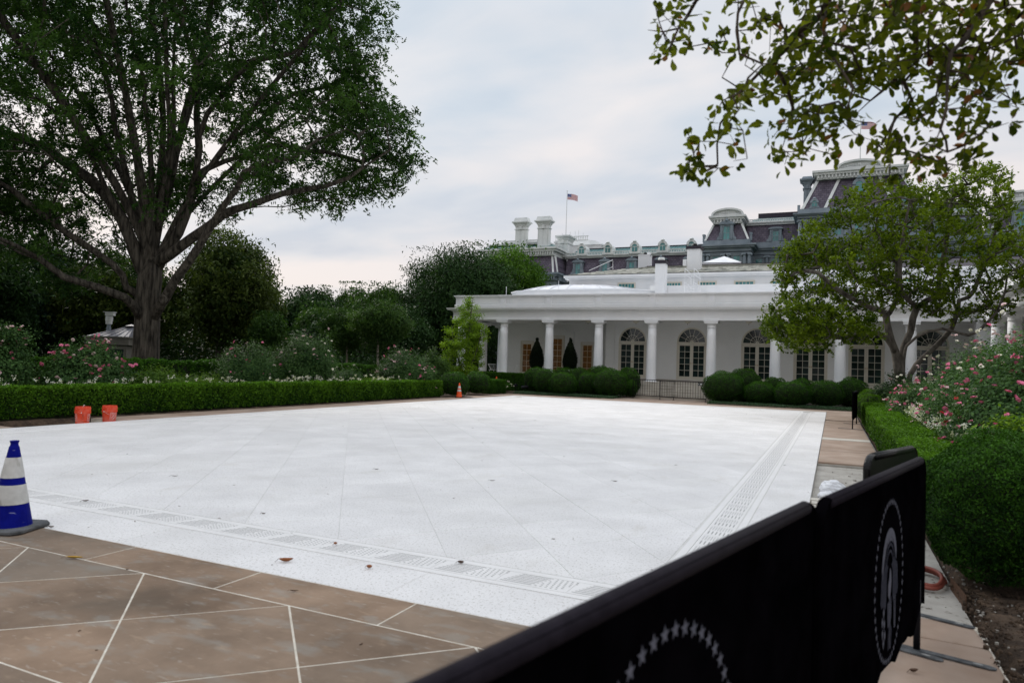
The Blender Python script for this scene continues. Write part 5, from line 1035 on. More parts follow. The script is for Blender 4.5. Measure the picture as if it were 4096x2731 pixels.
def conifer(name, label, x, y, H, hw, mat, n=9000, L=0.3, W=0.12, group=None, layers=16, open_=0.5, z0=1.0):
    t = thing(name, label, 'tree', (x, y, 0), group); P = []; Nn = []; tb = MB().tube([(x, y, -0.2), (x, y, H*0.99)], [0.02*H, 0.02], 7)
    for k in range(layers):
        f = (k+0.5)/layers; z = z0+(H-z0)*f; R = hw*(1-f)**0.85+0.12; nb = int(7+6*(1-f)); ph = RNG.uniform(0, 6)
        for b in range(nb):
            a = ph+2*PI*b/nb+RNG.normal(0, .15); rb = R*RNG.uniform(0.75, 1.1); e = (x+math.cos(a)*rb, y+math.sin(a)*rb, z+rb*0.02-0.1*rb*(1-f)+0.12*rb)
            tb.tube([(x, y, z), e], [0.03+0.01*R, 0.01], 3, False); m = int(n/(layers*7)*(0.4+R/hw)); s = RNG.random(m)**0.6
            q = np.outer(1-s, (x, y, z))+np.outer(s, e); q += RNG.normal(0, 1, (m, 3))*np.array([.16, .16, .14])*(R*.6+.1)*open_*1.3; q[:, 2] -= RNG.random(m)*0.22*R; P.append(q); Nn.append(np.tile((math.cos(a)*.4, math.sin(a)*.4, .8), (m, 1)))
    P = np.vstack(P); leaves('crown', P, np.vstack(Nn), L, W, mat, t, np.clip(RNG.normal(.45, .25, len(P)), 0, 1)); part('trunk', tb, M_bark2, t); return t
lobes_tree('spruce_tree', 'dark blue-green spruce filling the far left edge behind the oak', -50.5, 29.7, 0.5, 10.6, 4.6, L_blue, 30000, 34, .28, .11, .3, taper=.35)
lobes_tree('evergreen_tree', 'dark evergreen at the left edge in front of the blue spruce', -47, 23.5, 0.3, 9.6, 5.0, L_dark, 30000, 26, .26, .12, .25)
lobes_tree('linden_tree', 'broad olive-green tree right behind the great oak trunk', -39.6, 36.6, 0.6, 11.0, 4.7, L_olive, 42000, 44, .24, .11, .3, depth=4, spread=1.4)
lobes_tree('linden_tree', 'olive-green tree between the guard booth and the oak trunk', -45.5, 33.0, 0.4, 10.2, 4.3, L_olive, 34000, 30, .24, .11, .25)
lobes_tree('hornbeam_tree', 'slim fresh green treetop beside the olive-green tree', -45.7, 47.2, 1.0, 9.7, 1.5, L_bright, 9000, 18, .26, .13, .15, taper=.5)
lobes_tree('small_holly_tree', 'small mid-green tree low in front of the slim treetop', -33.7, 35.2, 0.4, 5.1, 1.75, L_mid, 15000, 24, .16, .08, .1, taper=.45)
lobes_tree('round_dark_tree', 'dark round-topped evergreen left of the distant conifers', -45.0, 51.8, 0.3, 9.0, 3.5, L_dark, 24000, 28, .28, .14, .25)
lobes_tree('round_bright_tree', 'round evergreen with a bright green crown before the dark round tree', -40.1, 47.6, 0.3, 7.1, 2.4, L_mid, 20000, 28, .24, .12, .2)
lobes_tree('round_dark_tree', 'dark low evergreen behind the two small garden trees', -36.6, 45.5, 0.3, 5.6, 2.6, L_dark, 16000, 22, .24, .12, .2)
for k, (x, y, H, hw, lb) in enumerate(((-79.5, 95.6, 14.0, 3.0, 'distant conifer, leftmost and roundest of the row on the horizon'), (-76.3, 96.9, 14.8, 2.8, 'distant pointed conifer, tallest of the row on the horizon'), (-73.4, 95.2, 13.4, 2.0, 'distant narrow conifer between the two taller ones on the horizon'), (-71.0, 93.7, 14.2, 2.6, 'distant conifer with layered branches, rightmost of the horizon row'))):
    lobes_tree('conifer_tree', lb, x, y, .5, H+1.6, hw*.85, L_mid, 9000, 60, .42, .16, .25, 'conifers on the horizon', taper=.93, spread=2.2)
lobes_tree('dark_oak_tree', 'huge dark tree with narrow leaves left of the white building', -30.6, 54.5, 0.3, 13.0, 6.2, L_dark, 76000, 80, .26, .09, .4, depth=5, spread=1.5)
lobes_tree('dark_maple_tree', 'lower dark green tree forming the left shoulder of the huge dark tree', -35.6, 50.5, 0.3, 9.2, 3.4, L_mid, 26000, 34, .26, .11, .3, spread=1.4)
lobes_tree('bright_oak_tree', 'tall fresh green tree touching the granite building, behind the dark one', -30.0, 63.5, 1.0, 15.0, 4.9, L_bright, 52000, 56, .28, .13, .4, depth=4.5)
lobes_tree('dark_shrub_tree', 'low dark tree between the garden trees and the corner of the building', -30.5, 46.0, 0.2, 6.6, 2.6, L_dark, 20000, 24, .22, .1, .2)
for i, (x, y, lb) in enumerate(((-24.9, 34.9, 'small round-headed garden tree with a clean pale trunk, right one of the two'), (-28.5, 36.6, 'small round-headed garden tree, left one of the two, half behind its neighbour'))):
    lobes_tree('garden_tree', lb, x, y, 1.85, 5.7 if i == 0 else 5.2, 1.75, L_mid, 20000, 34, .13, .06, .065, 'small round garden trees', spread=1.3, bark=M_palebark)
yt = thing('young_tree', 'slim bright yellow-green young tree growing in front of the corner column', 'tree', (-21.5, 39.9, 0))
YB = np.array([-21.5, 39.9, 0.0]); yl = [[(-21.5, 39.9, -.1), (-21.45, 39.9, 1.5), (-21.4, 39.9, 3.6), (-21.2, 39.9, 5.9)], [(-21.5, 39.9, .2), (-21.9, 39.8, 1.5), (-22.5, 39.8, 3.2), (-22.6, 39.8, 4.0)], [(-21.45, 39.9, 1.0), (-20.9, 39.9, 2.2), (-20.5, 39.9, 3.6)]]
ypoly = [(-1.55, 0.5), (-1.7, 1.8), (-1.5, 3.0), (-1.35, 4.0), (-0.9, 3.9), (-.75, 4.9), (-.3, 5.6), (0.1, 6.1), (.45, 5.4), (.75, 4.8), (.65, 4.2), (1.05, 4.1), (1.35, 3.6), (1.0, 2.8), (.9, 2.0), (1.05, 1.4), (.9, .5)]
yt_t = sample_profile(ypoly, 170, .8, .8, YB, .16); part('trunk', grow(yl, yt_t, .07, step=.3, n0=7, rmin=.006), M_bark2, yt, smooth=True)
P_, N_, r_ = clump_leaves(yt_t, 95, .15, .11); leaves('crown', P_, N_, .13, .06, L_yew, yt, r_, tri=False)
# a belt of shrubbery under the far trees
def thicket(name, x0, y0, x1, y1, h, w, mat, n, L=.35, z0=0.0):
    s = RNG.random(n); P = np.stack([x0+(x1-x0)*s+RNG.normal(0, w, n), y0+(y1-y0)*s+RNG.normal(0, w, n), z0+h*RNG.random(n)**.8*(0.8+.2*np.sin(s*60)+.12*np.sin(s*137))], 1)
    leaves(name, P, RNG.normal(0, 1, (n, 3))+np.array([.3, -.6, .3]), L, L*.5, mat, None, np.clip(RNG.normal(.3, .2, n), 0, 1), kind='stuff')
thicket('dark_shrubbery', -62, 14, -36, 50, 4.2, 1.6, L_dark, 26000)
thicket('dark_shrubbery', -36, 50, -25.5, 58, 3.6, 1.0, L_dark, 9000)
thicket('tree_belt', -60, -48, 70, -38, 9.5, 1.5, L_dark, 30000, .9)  # unseen trees behind the camera, added to darken reflections in the door panes
thicket('far_wood', -170, 70, -50, 125, 9.0, 4.0, L_dark, 30000, .9)
thicket('dark_shrubbery', -33, 40, -24.5, 42.5, 2.0, .5, L_dark, 9000, .2)

# ---- hedges and clipped balls
def rough_box(x0, x1, y0, y1, z0, z1): return MB().box(x0, x1, y0, y1, z0, z1)
def hedge(name, label, x0, x1, y0, y1, z1, mat, dens, L, W, z0=0.0, near=None, rot=0, wob=0.03, faces='xXyYt', cat='hedge', group=None):
    cx, cy = (x0+x1)/2, (y0+y1)/2; t = thing(name, label, cat, (cx, cy, 0), group); P = []; Nn = []; wx, wy, h = x1-x0, y1-y0, z1-z0
    spec = {'x': (wy*h, (-1, 0, 0)), 'X': (wy*h, (1, 0, 0)), 'y': (wx*h, (0, -1, 0)), 'Y': (wx*h, (0, 1, 0)), 't': (wx*wy, (0, 0, 1))}
    for f in faces:
        A, nv = spec[f]; m = int(A*dens); u, v = RNG.random(m), RNG.random(m)
        if near and wy > wx: u = u if f in 'yY' else (1-(1-u)**1.0); u = (near**u-1)/(near-1) if f not in 'yY' else u
        if f in 'xX': q = np.stack([np.full(m, x0 if f == 'x' else x1), y0+wy*u, z0+h*v], 1)
        elif f in 'yY': q = np.stack([x0+wx*u, np.full(m, y0 if f == 'y' else y1), z0+h*v], 1)
        else: q = np.stack([x0+wx*v, y0+wy*u, np.full(m, z1)], 1)
        P.append(q); Nn.append(np.tile(nv, (m, 1)))
    P = np.vstack(P); Nn = np.vstack(Nn).astype(float)
    # rounded arrises
    ex = np.minimum(P[:, 0]-x0, x1-P[:, 0]); ez = z1-P[:, 2]; r = 0.07
    k = (ez < r) & (np.abs(Nn[:, 2]) < .5); P[k] -= Nn[k]*(r-ez[k])[:, None]*.6; k = (ex < r) & (Nn[:, 2] > .5); P[k, 2] -= (r-ex[k])*.6
    wv = np.sin(P[:, 1]*2.1+P[:, 0])*.5+np.sin(P[:, 1]*5.3+P[:, 2]*4)*.35+np.sin(P[:, 1]*11+P[:, 0]*9+P[:, 2]*7)*.25
    P += Nn*(wv*wob)[:, None]; P -= Nn*(RNG.random(len(P))**1.6*.07)[:, None]; P += RNG.normal(0, .008, P.shape)
    if rot:
        ca, sa = math.cos(rot), math.sin(rot)
        for Q, o in ((P, (cx, cy)), (Nn, (0, 0))): a, b = Q[:, 0]-o[0], Q[:, 1]-o[1]; Q[:, 0], Q[:, 1] = o[0]+a*ca-b*sa, o[1]+a*sa+b*ca
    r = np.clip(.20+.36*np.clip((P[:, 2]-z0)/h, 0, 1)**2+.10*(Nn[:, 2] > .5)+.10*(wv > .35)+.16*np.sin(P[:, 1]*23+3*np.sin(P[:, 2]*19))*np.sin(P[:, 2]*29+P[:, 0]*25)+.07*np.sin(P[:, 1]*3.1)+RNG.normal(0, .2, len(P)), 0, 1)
    d = np.hypot(P[:, 0], P[:, 1]); sc = np.clip(d/(dist_cam(cx, cy-wy*.3)+.1), .65, 1.5) if near else 1.0
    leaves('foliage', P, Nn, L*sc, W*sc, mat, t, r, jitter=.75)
    g = .075; c = MB().box(x0+g, x1-g, y0+g, y1-g, z0-.1, z1-g, rot, (cx, cy)); part('shade_core', c, M_core, t); return t  # solid dark core added to block light inside the foliage
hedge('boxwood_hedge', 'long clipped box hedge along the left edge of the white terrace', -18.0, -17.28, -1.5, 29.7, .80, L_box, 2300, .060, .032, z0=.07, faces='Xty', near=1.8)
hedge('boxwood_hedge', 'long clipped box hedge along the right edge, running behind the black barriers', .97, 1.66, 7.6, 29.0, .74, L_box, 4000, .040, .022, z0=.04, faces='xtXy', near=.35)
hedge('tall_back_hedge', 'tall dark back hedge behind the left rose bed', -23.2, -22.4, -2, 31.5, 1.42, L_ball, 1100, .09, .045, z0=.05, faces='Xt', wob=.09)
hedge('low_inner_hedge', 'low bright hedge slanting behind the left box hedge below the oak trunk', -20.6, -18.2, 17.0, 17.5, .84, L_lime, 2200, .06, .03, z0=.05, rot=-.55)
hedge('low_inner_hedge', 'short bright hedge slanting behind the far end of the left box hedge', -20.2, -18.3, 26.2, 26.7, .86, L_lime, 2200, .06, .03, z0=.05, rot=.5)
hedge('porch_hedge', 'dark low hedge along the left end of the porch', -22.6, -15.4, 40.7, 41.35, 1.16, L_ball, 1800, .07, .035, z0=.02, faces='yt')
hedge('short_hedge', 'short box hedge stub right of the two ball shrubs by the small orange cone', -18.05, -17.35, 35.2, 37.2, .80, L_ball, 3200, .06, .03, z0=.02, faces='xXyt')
def ball(name, label, x, y, r, h, mat, n, L, W, group, dim=0.0):
    t = thing(name, label, 'shrub', (x, y, 0), group); u = unit(RNG.normal(0, 1, (n, 3))); u = u[u[:, 2] > -.75]; m = len(u)
    zc = h*.5; a = 1+.035*np.sin(u[:, 0]*7+x*3)+.03*np.sin(u[:, 1]*9+y)+.03*np.cos(u[:, 2]*11+x)
    P = np.stack([x+u[:, 0]*r*a, y+u[:, 1]*r*a, zc+np.sign(u[:, 2])*np.abs(u[:, 2])**.9*h*.52*a], 1); P -= u*(RNG.random((m, 1))**1.5*.08*min(1, r)); P[:, 2] = np.maximum(P[:, 2], .02)
    fq = 9*min(1.6, max(.8, .8/r)); rn = np.clip(.20+.44*np.clip(u[:, 2]+.1, 0, 1)+.17*np.sin(P[:, 0]*fq*2+2*np.sin(P[:, 2]*fq))*np.sin(P[:, 2]*fq*2.3+P[:, 1]*fq)-dim+RNG.normal(0, .17, m), 0, 1)  # leaves coloured lighter above, darker below: top light and shade put into colour
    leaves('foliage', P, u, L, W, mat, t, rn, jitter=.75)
    c = ico(1.0, 3); c.v = [(x+a_*(r-.09), y+b_*(r-.09), max(-.1, zc+c_*(h*.52-.09))) for a_, b_, c_ in c.v]; part('shade_core', c, M_core, t); return t  # dark solid inside the ball, added to stop light coming through
G1_ = 'clipped ball shrubs'
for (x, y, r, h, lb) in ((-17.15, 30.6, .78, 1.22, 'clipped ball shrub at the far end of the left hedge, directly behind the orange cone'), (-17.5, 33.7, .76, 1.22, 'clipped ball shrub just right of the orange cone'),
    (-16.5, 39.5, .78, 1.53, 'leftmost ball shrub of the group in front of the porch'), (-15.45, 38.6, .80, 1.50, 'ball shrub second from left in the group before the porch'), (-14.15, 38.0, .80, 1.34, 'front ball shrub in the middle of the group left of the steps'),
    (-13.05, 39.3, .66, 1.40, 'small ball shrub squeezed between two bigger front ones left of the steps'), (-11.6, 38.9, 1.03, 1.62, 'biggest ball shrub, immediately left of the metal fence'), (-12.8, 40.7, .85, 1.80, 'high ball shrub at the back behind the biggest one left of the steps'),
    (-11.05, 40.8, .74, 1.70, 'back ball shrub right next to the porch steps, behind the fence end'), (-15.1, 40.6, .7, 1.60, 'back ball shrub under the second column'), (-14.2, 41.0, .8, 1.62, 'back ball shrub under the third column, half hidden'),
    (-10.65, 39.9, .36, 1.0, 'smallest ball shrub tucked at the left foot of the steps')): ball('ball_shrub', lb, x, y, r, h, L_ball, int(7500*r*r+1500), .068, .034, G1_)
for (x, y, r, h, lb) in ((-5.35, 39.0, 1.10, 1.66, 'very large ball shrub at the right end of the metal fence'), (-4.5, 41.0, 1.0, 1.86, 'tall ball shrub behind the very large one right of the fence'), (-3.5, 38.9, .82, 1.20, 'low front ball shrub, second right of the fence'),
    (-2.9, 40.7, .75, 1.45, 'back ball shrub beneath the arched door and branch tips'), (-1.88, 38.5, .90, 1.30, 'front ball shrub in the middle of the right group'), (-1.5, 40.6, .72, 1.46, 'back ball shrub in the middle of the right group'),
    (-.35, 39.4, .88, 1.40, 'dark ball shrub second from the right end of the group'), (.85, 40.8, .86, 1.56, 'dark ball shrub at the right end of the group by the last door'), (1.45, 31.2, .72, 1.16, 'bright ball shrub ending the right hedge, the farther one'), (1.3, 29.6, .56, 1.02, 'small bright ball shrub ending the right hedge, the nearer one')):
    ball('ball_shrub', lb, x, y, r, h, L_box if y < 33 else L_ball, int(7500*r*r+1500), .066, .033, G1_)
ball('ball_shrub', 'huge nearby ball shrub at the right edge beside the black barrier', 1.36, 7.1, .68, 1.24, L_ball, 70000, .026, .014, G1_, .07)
for (x, y, lb) in ((-18.13, 43.5, 'cone-shaped dark topiary left of the middle glazed door'), (-15.75, 43.5, 'cone-shaped dark topiary right of the middle glazed door')):
    t = thing('topiary', lb, 'topiary', (x, y, .835), 'potted cone topiaries on the porch'); n = 7000; s = RNG.random(n); a = RNG.random(n)*2*PI; R = .46*np.clip(np.sin(np.clip(s*1.02+.12, 0, 1)*PI)**.55, .05, 1)*(1-.55*s)*1.15
    P = np.stack([x+np.cos(a)*R, y+np.sin(a)*R, 1.5+2.0*s], 1)+RNG.normal(0, .03, (n, 3)); leaves('foliage', P, np.stack([np.cos(a), np.sin(a), .3*np.ones(n)], 1), .09, .05, L_topi, t)
    part('shade_core', MB().lathe([(.3, 1.55), (.38, 1.9), (.33, 2.6), (.18, 3.2), (.05, 3.4)], x, y, 14), M_core, t); part('planter', MB().lathe([(.18, .84), (.2, .86), (.30, 1.4), (.33, 1.42), (.33, 1.5), (.2, 1.5)], x, y, 18), M_granw, t)  # unseen solid dark core added inside the leaves

# ---- roses, flowers and ground plants
def bloom_mesh(name, mat, petals=14):
    V = []; F = []
    for k in range(petals):
        a = k*2.4; e = 1.25-1.1*k/petals; r0, r1 = .15+.25*(k/petals), .75+.25*(k/petals); w = .45; ca, sa = math.cos(a), math.sin(a)
        b = len(V); V += [(ca*r0-sa*.1, sa*r0+ca*.1, .1), (ca*r0+sa*.1, sa*r0-ca*.1, .1), (ca*r1+sa*w, sa*r1-ca*w, e*.55), (ca*(r1+.12), sa*(r1+.12), e*.62), (ca*r1-sa*w, sa*r1+ca*w, e*.55)]; F.append((b, b+1, b+2, b+3, b+4))
    return MB().add(V, F).mesh(name, mat, True)
BL = {k: bloom_mesh('bloom', m) for k, m in (('p', M_petp), ('l', M_petl), ('c', M_petc), ('r', M_petr))}
GQ = 'rose bushes in the right bed'
def bush(name, label, x, y, rx, h, mat, n, nb=0, cols='p', ry=None, L=.055, W=.034, cat='rose bush', bs=.05, clumps=None, z0=.1, stem=True, lean=0.0, group=None, shape=.5):
    if group == GQ: nb = int(nb*2.6); n = int(n*1.15); bs *= .78
    else: n = int(n*(1.35 if group else 1.05)); h *= 1.22 if group else 1.0; bs *= .80; nb = int(nb*1.3)
    ry = ry or rx; t = thing(name, label, cat, (x, y, 0), group); n = int(n*1.5); K = clumps or max(24, int(105*rx*h)); C = []
    while len(C) < K:
        u = RNG.uniform(-1, 1, 3); d = math.hypot(u[0], u[1])
        if d > 1: continue
        top = h*(1-shape*d**2)*(0.86+.14*math.sin(u[0]*5+x)*math.cos(u[1]*6+y)); z = z0+(top-z0)*RNG.random()**.55
        C.append((x+u[0]*rx*(.86+.14*z/h), y+u[1]*ry*(.86+.14*z/h), z))
    C = np.array(C); m = max(8, n//K); s = .16*min(1.2, max(.6, rx)); P = np.repeat(C, m, 0)+RNG.normal(0, 1, (K*m, 3))*np.array([s, s, s*.8]); P[:, 2] = np.maximum(P[:, 2], .03)
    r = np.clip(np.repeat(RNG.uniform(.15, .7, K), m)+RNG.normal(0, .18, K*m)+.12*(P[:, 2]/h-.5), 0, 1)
    leaves('foliage', P, unit(P-np.array([x, y, h*.35]))+np.array([0, 0, .5]), L, W, mat, t, r, tri=False, jitter=.55)
    sb = MB()
    for k in range(0, K, 2 if K < 200 else 4): c = C[k]; sb.tube([(x+(c[0]-x)*.25, y+(c[1]-y)*.25, -.05), (x+(c[0]-x)*.6, y+(c[1]-y)*.6, c[2]*.6), tuple(c)], [.010, .007, .003], 3, False)
    part('canes', sb, M_bark2, t)
    if nb:
        cand = C[np.argsort(-(C[:, 2]/h*1.0+.55*(-(C-np.array([x, y, 0]))@np.array([x, y, 0])/dist_cam(x, y)/rx)+RNG.normal(0, .22, K)))][:max(6, K//2)]
        for k in range(nb):
            c = cand[RNG.integers(len(cand))]; tc_ = -np.array([x, y, 0])/dist_cam(x, y); oc = unit((c-np.array([x, y, h*.45]))[None])[0]; p = c+(oc*s*(1.7+1.0*RNG.random())+tc_*s*1.3*RNG.random())*(1.0 if group == GQ else .62)+np.array([RNG.normal(0, s*.6), RNG.normal(0, s*.6), s*(.3+.7*RNG.random())])
            o = inst('bloom', BL[random.choice(cols)], t, p, (RNG.normal(0, .5), RNG.normal(0, .5), RNG.uniform(0, 6)), bs*RNG.uniform(.65, 1.15))
    return t
GR = 'rose bushes in the left bed'
bush('rose_bush', 'tall rose bush with pale blooms at the extreme left edge', -20.7, 11.6, .85, 2.3, L_rose, 9000, 26, 'lllp', L=.07, W=.042, bs=.072, group=GR)
bush('rose_bush', 'broad rose bush covered in pink blooms in front of the guard booth', -20.0, 13.6, 1.12, 1.85, L_rose, 13000, 58, 'pppl', L=.07, W=.042, bs=.072, group=GR)
bush('leafy_perennial', 'low pale green leafy plant right of the pink-blooming bush', -19.5, 15.6, .95, 1.30, L_lime, 7000, 0, L=.085, W=.055, cat='plant')
bush('leafy_perennial', 'low broad-leaved plant under the oak trunk', -19.9, 17.6, .9, 1.1, L_lime, 5000, 0, L=.085, W=.055, cat='plant')
bush('rose_bush', 'wide rose bush with few pink blooms, left part of the tall middle pair', -21.1, 21.0, 1.35, 1.95, L_rose, 15000, 22, 'pl', L=.075, W=.045, bs=.072, group=GR)
bush('rose_bush', 'tall rose bush with white blooms on top, right part of the middle pair', -19.9, 22.9, 1.15, 2.45, L_rose, 15000, 34, 'lllc', L=.075, W=.045, bs=.072, shape=.35, group=GR)
bush('leafy_perennial', 'loose grey-green plant between the tall roses and the far rose bush', -20.0, 25.7, 1.0, 1.35, L_rose, 6000, 5, 'c', L=.085, W=.05, cat='plant', bs=.05)
bush('rose_bush', 'far rose bush sprinkled with pink blooms left of the young tree', -18.95, 28.9, 1.5, 2.05, L_rose, 17000, 60, 'pplll', ry=1.1, L=.08, W=.048, bs=.078, group=GR)
bush('green_shrub', 'dark leafy shrub between the far rose bush and the young tree', -21.8, 36.3, 1.0, 2.7, L_mid, 9000, 0, L=.10, W=.055, cat='shrub')
bush('pink_begonias', 'low clump of pink flowers behind the short hedge stub', -18.75, 38.0, .3, .78, L_ball, 1200, 18, 'pl', cat='flowers', bs=.06)
bush('white_begonias', 'low clump of white flowers at the right end of the short hedge stub', -17.75, 38.1, .28, .68, L_ball, 1200, 20, 'c', cat='flowers', bs=.055)
GQ = 'rose bushes in the right bed'
for a in (('tall rose bush with hot pink blooms at the right edge of the picture', 2.82, 12.8, 1.05, 2.42, L_rose, 26000, 52, 'pppp', .055), ('tall rose bush with cream blooms against the corner of the colonnade', 3.2, 15.6, 1.2, 2.85, L_rose, 24000, 50, 'cllcp', .055),
    ('rose bush full of medium pink blooms in the middle of the right bed', 2.6, 17.4, .85, 2.05, L_rose, 17000, 46, 'ppl', .055), ('rose bush with cream-white blooms below the magnolia trunks', 3.3, 20.6, 1.25, 2.85, L_rose, 18000, 46, 'cccl', .055),
    ('rose bush with small pink blooms, nearest to the magnolia foot', 2.3, 22.6, .85, 1.8, L_rose, 12000, 42, 'ppl', .055), ('far rose bush with white blooms left of the magnolia trunks', 2.45, 26.2, .85, 1.95, L_rose, 12000, 30, 'cl', .06),
    ('small rose bush with one big pale bloom and red blooms', 2.05, 13.9, .5, 1.32, L_rose, 9000, 16, 'rrlpp', .055), ('small rose bush behind the white spider flowers, pink blooms', 2.3, 19.3, .55, 1.35, L_rose, 8000, 16, 'pl', .05)):
    bush('rose_bush', a[0], a[1], a[2], a[3], a[4], a[5], a[6], a[7], a[8], L=.062, W=.038, bs=a[9], group=GQ)
bush('lime_perennial', 'yellow-green leafy plant in the lower right corner of the rose bed', 2.12, 10.7, .6, 1.28, L_yew, 9000, 3, 'p', L=.062, W=.034, cat='plant', bs=.045)
bush('lime_perennial', 'yellow-green leafy plant between white flowers and the pink roses', 2.35, 12.0, .5, 1.15, L_lime, 8000, 2, 'p', L=.06, W=.034, cat='plant', bs=.045)
bush('red_leaved_plant', 'small plant with reddish-brown leaves among the white flowers', 1.95, 14.6, .2, .98, pm('reddish_leaves', (.09, .025, .01), (.22, .08, .03), attr=True, lo=0, hi=1, rough=.6, trans=.2), 1500, 0, L=.05, W=.025, cat='plant')
bush('ivy_foot', 'dark leafy shrub around the feet of the magnolia trunks', MAGB[0]-.1, MAGB[1]-.2, .95, 1.9, L_dark, 9000, 0, L=.09, W=.05, cat='shrub')
bush('ivy_foot', 'big dark shrub filling the bed right of the magnolia, before the white columns', MAGB[0]+2.3, MAGB[1]-2.5, 1.7, 3.0, L_dark, 15000, 0, L=.09, W=.05, cat='shrub')
def flower_strip(label, x0, x1, y0, y1, z, n, r, near):
    t = thing('white_flowers', label, 'flowers', ((x0+x1)/2, (y0+y1)/2, 0)); P = []; C = []
    for k in range(n):
        s = RNG.random(); cx, cy, cz = RNG.uniform(x0, x1), y0+(y1-y0)*(s**near), z+RNG.normal(0, .07); C.append((cx, cy, cz)); m = 16
        P.append(np.array([cx, cy, cz])+RNG.normal(0, 1, (m, 3))*np.array([r, r, r*.9]))
    P = np.vstack(P); leaves('petals', P, RNG.normal(0, 1, (len(P), 3))+np.array([0, -.4, .5]), r*1.5, r*.9, M_petw, t, kind='stuff')
    C = np.array(C); Q = np.repeat(C, 26, 0); Q[:, 2] = Q[:, 2]*(RNG.random(len(Q))**.6)*.96; Q[:, :2] += RNG.normal(0, .07, (len(Q), 2)); leaves('foliage', Q, RNG.normal(0, 1, Q.shape)+np.array([0, 0, .5]), .07, .028, L_lime, t, kind='stuff')
flower_strip('row of white spider flowers along the inner side of the right hedge', 1.72, 2.1, 9.6, 27.5, .84, 300, .032, 1.25)
flower_strip('row of white flowers behind the left hedge in front of the near roses', -18.8, -18.25, 7.5, 18.5, .86, 60, .032, 1)
flower_strip('row of white flowers behind the left hedge in front of the far roses', -18.9, -18.25, 19.5, 29.5, .86, 85, .032, 1)
def cover(name, x0, x1, y0, y1, n, mat=None, L=.06, h=.14):
    P = np.stack([RNG.uniform(x0, x1, n), RNG.uniform(y0, y1, n), RNG.uniform(.01, h, n)], 1); leaves(name, P, np.tile((0, -.3, 1.), (n, 1)), L, L*.55, mat or L_cover, None, kind='stuff')
cover('ground_cover', -16.9, -10.9, 37.08, 38.9, 15000); cover('ground_cover', -5.9, 1.6, 37.08, 39.2, 16000); cover('ground_cover', -21.5, -18.3, 5, 31, 9000, L_mid, .09, .4); cover('ground_cover', 1.75, 3.6, 10, 31, 14000, L_mid, .06, .4)
# ================================================================== loose objects
# ---- cones
M_blue = pm('blue_plastic', (.002, .004, .14), (.004, .008, .22), scale=6, rough=.6, specks=[(3.5, (1, 1, 1.6), .63, .14, (.16, .18, .36), .3), (16, (.5, .5, 2), .66, .05, (.4, .42, .6), .5)], spec=.06)
M_orange = pm('orange_plastic', (.72, .075, .012), (.82, .12, .03), scale=5, rough=.45, specks=[(7, (1, 1, 1), .62, .1, (.75, .3, .24), .5)])
M_bucket = pm('orange_bucket_plastic', (.68, .055, .018), (.78, .10, .045), scale=7, rough=.5, specks=[(5, (1, 1, .7), .52, .15, (.72, .25, .2), .5), (28, (1, 1, 1), .66, .05, (.8, .6, .55), .6)])
M_collar = pm('reflective_collar', (.42, .42, .40), (.62, .62, .60), scale=5, rough=.4, specks=[(9, (1, 1, .4), .6, .08, (.2, .18, .14), .6), (2, (1, 1, .3), .55, .2, (.34, .33, .30), .6)])
M_rub = pm('dusty_rubber', (.035, .038, .04), (.12, .125, .13), scale=6, rough=.85, bump=.3, bscale=30)
def cone(name, label, x, y, H, rb, body, base_w, rot, base_mat, bands, group=None):
    t = thing(name, label, 'traffic cone', (x, y, 0), group); hb = .045 if H > .75 else .035; rt = rb*.235
    R = lambda z: rb+(rt-rb)*(z-hb)/(H*.93-hb)
    pr = [(R(hb), hb), (R(hb)*.985, hb+.01)]+[(R(z), z) for z in np.linspace(hb+.02, H*.93, 8)]+[(rt*.86, H*.94), (rt*.74, H*.965), (rt*.92, H*.995), (rt*.92, H), (rt*.6, H)]
    m = MB().lathe(pr, x, y, 32); part('body', m, body, t, smooth=False)
    for z0, z1 in bands: part('reflective_band', MB().lathe([(R(z)+.003, z) for z in np.linspace(z0*H, z1*H, 4)], x, y, 32, cap=False), M_collar, t, smooth=True)
    w = base_w/2; k = .06; oct_ = [(-w+k, -w), (w-k, -w), (w, -w+k), (w, w-k), (w-k, w), (-w+k, w), (-w, w-k), (-w, -w+k)]; ca, sa = math.cos(rot), math.sin(rot)
    rt_ = lambda pp: [(x+a*ca-b*sa, y+a*sa+b*ca) for a, b in pp]
    b_ = MB(); slab(b_, rt_(oct_), .012, hb, .012)
    for sx in (-1, 1):
        for sy in (-1, 1): q = rt_([(sx*(w-.07), sy*(w-.07))])[0]; b_.box(q[0]-.02, q[0]+.02, q[1]-.02, q[1]+.02, 0, .011)
    part('foot', b_, base_mat, t); return t
bc = cone('blue_cone', 'blue traffic cone with two white bands at the left edge of the picture', -7.0, 4.09, .83, .178, M_blue, .50, .38, M_rub, ((.30, .512), (.59, .815)))
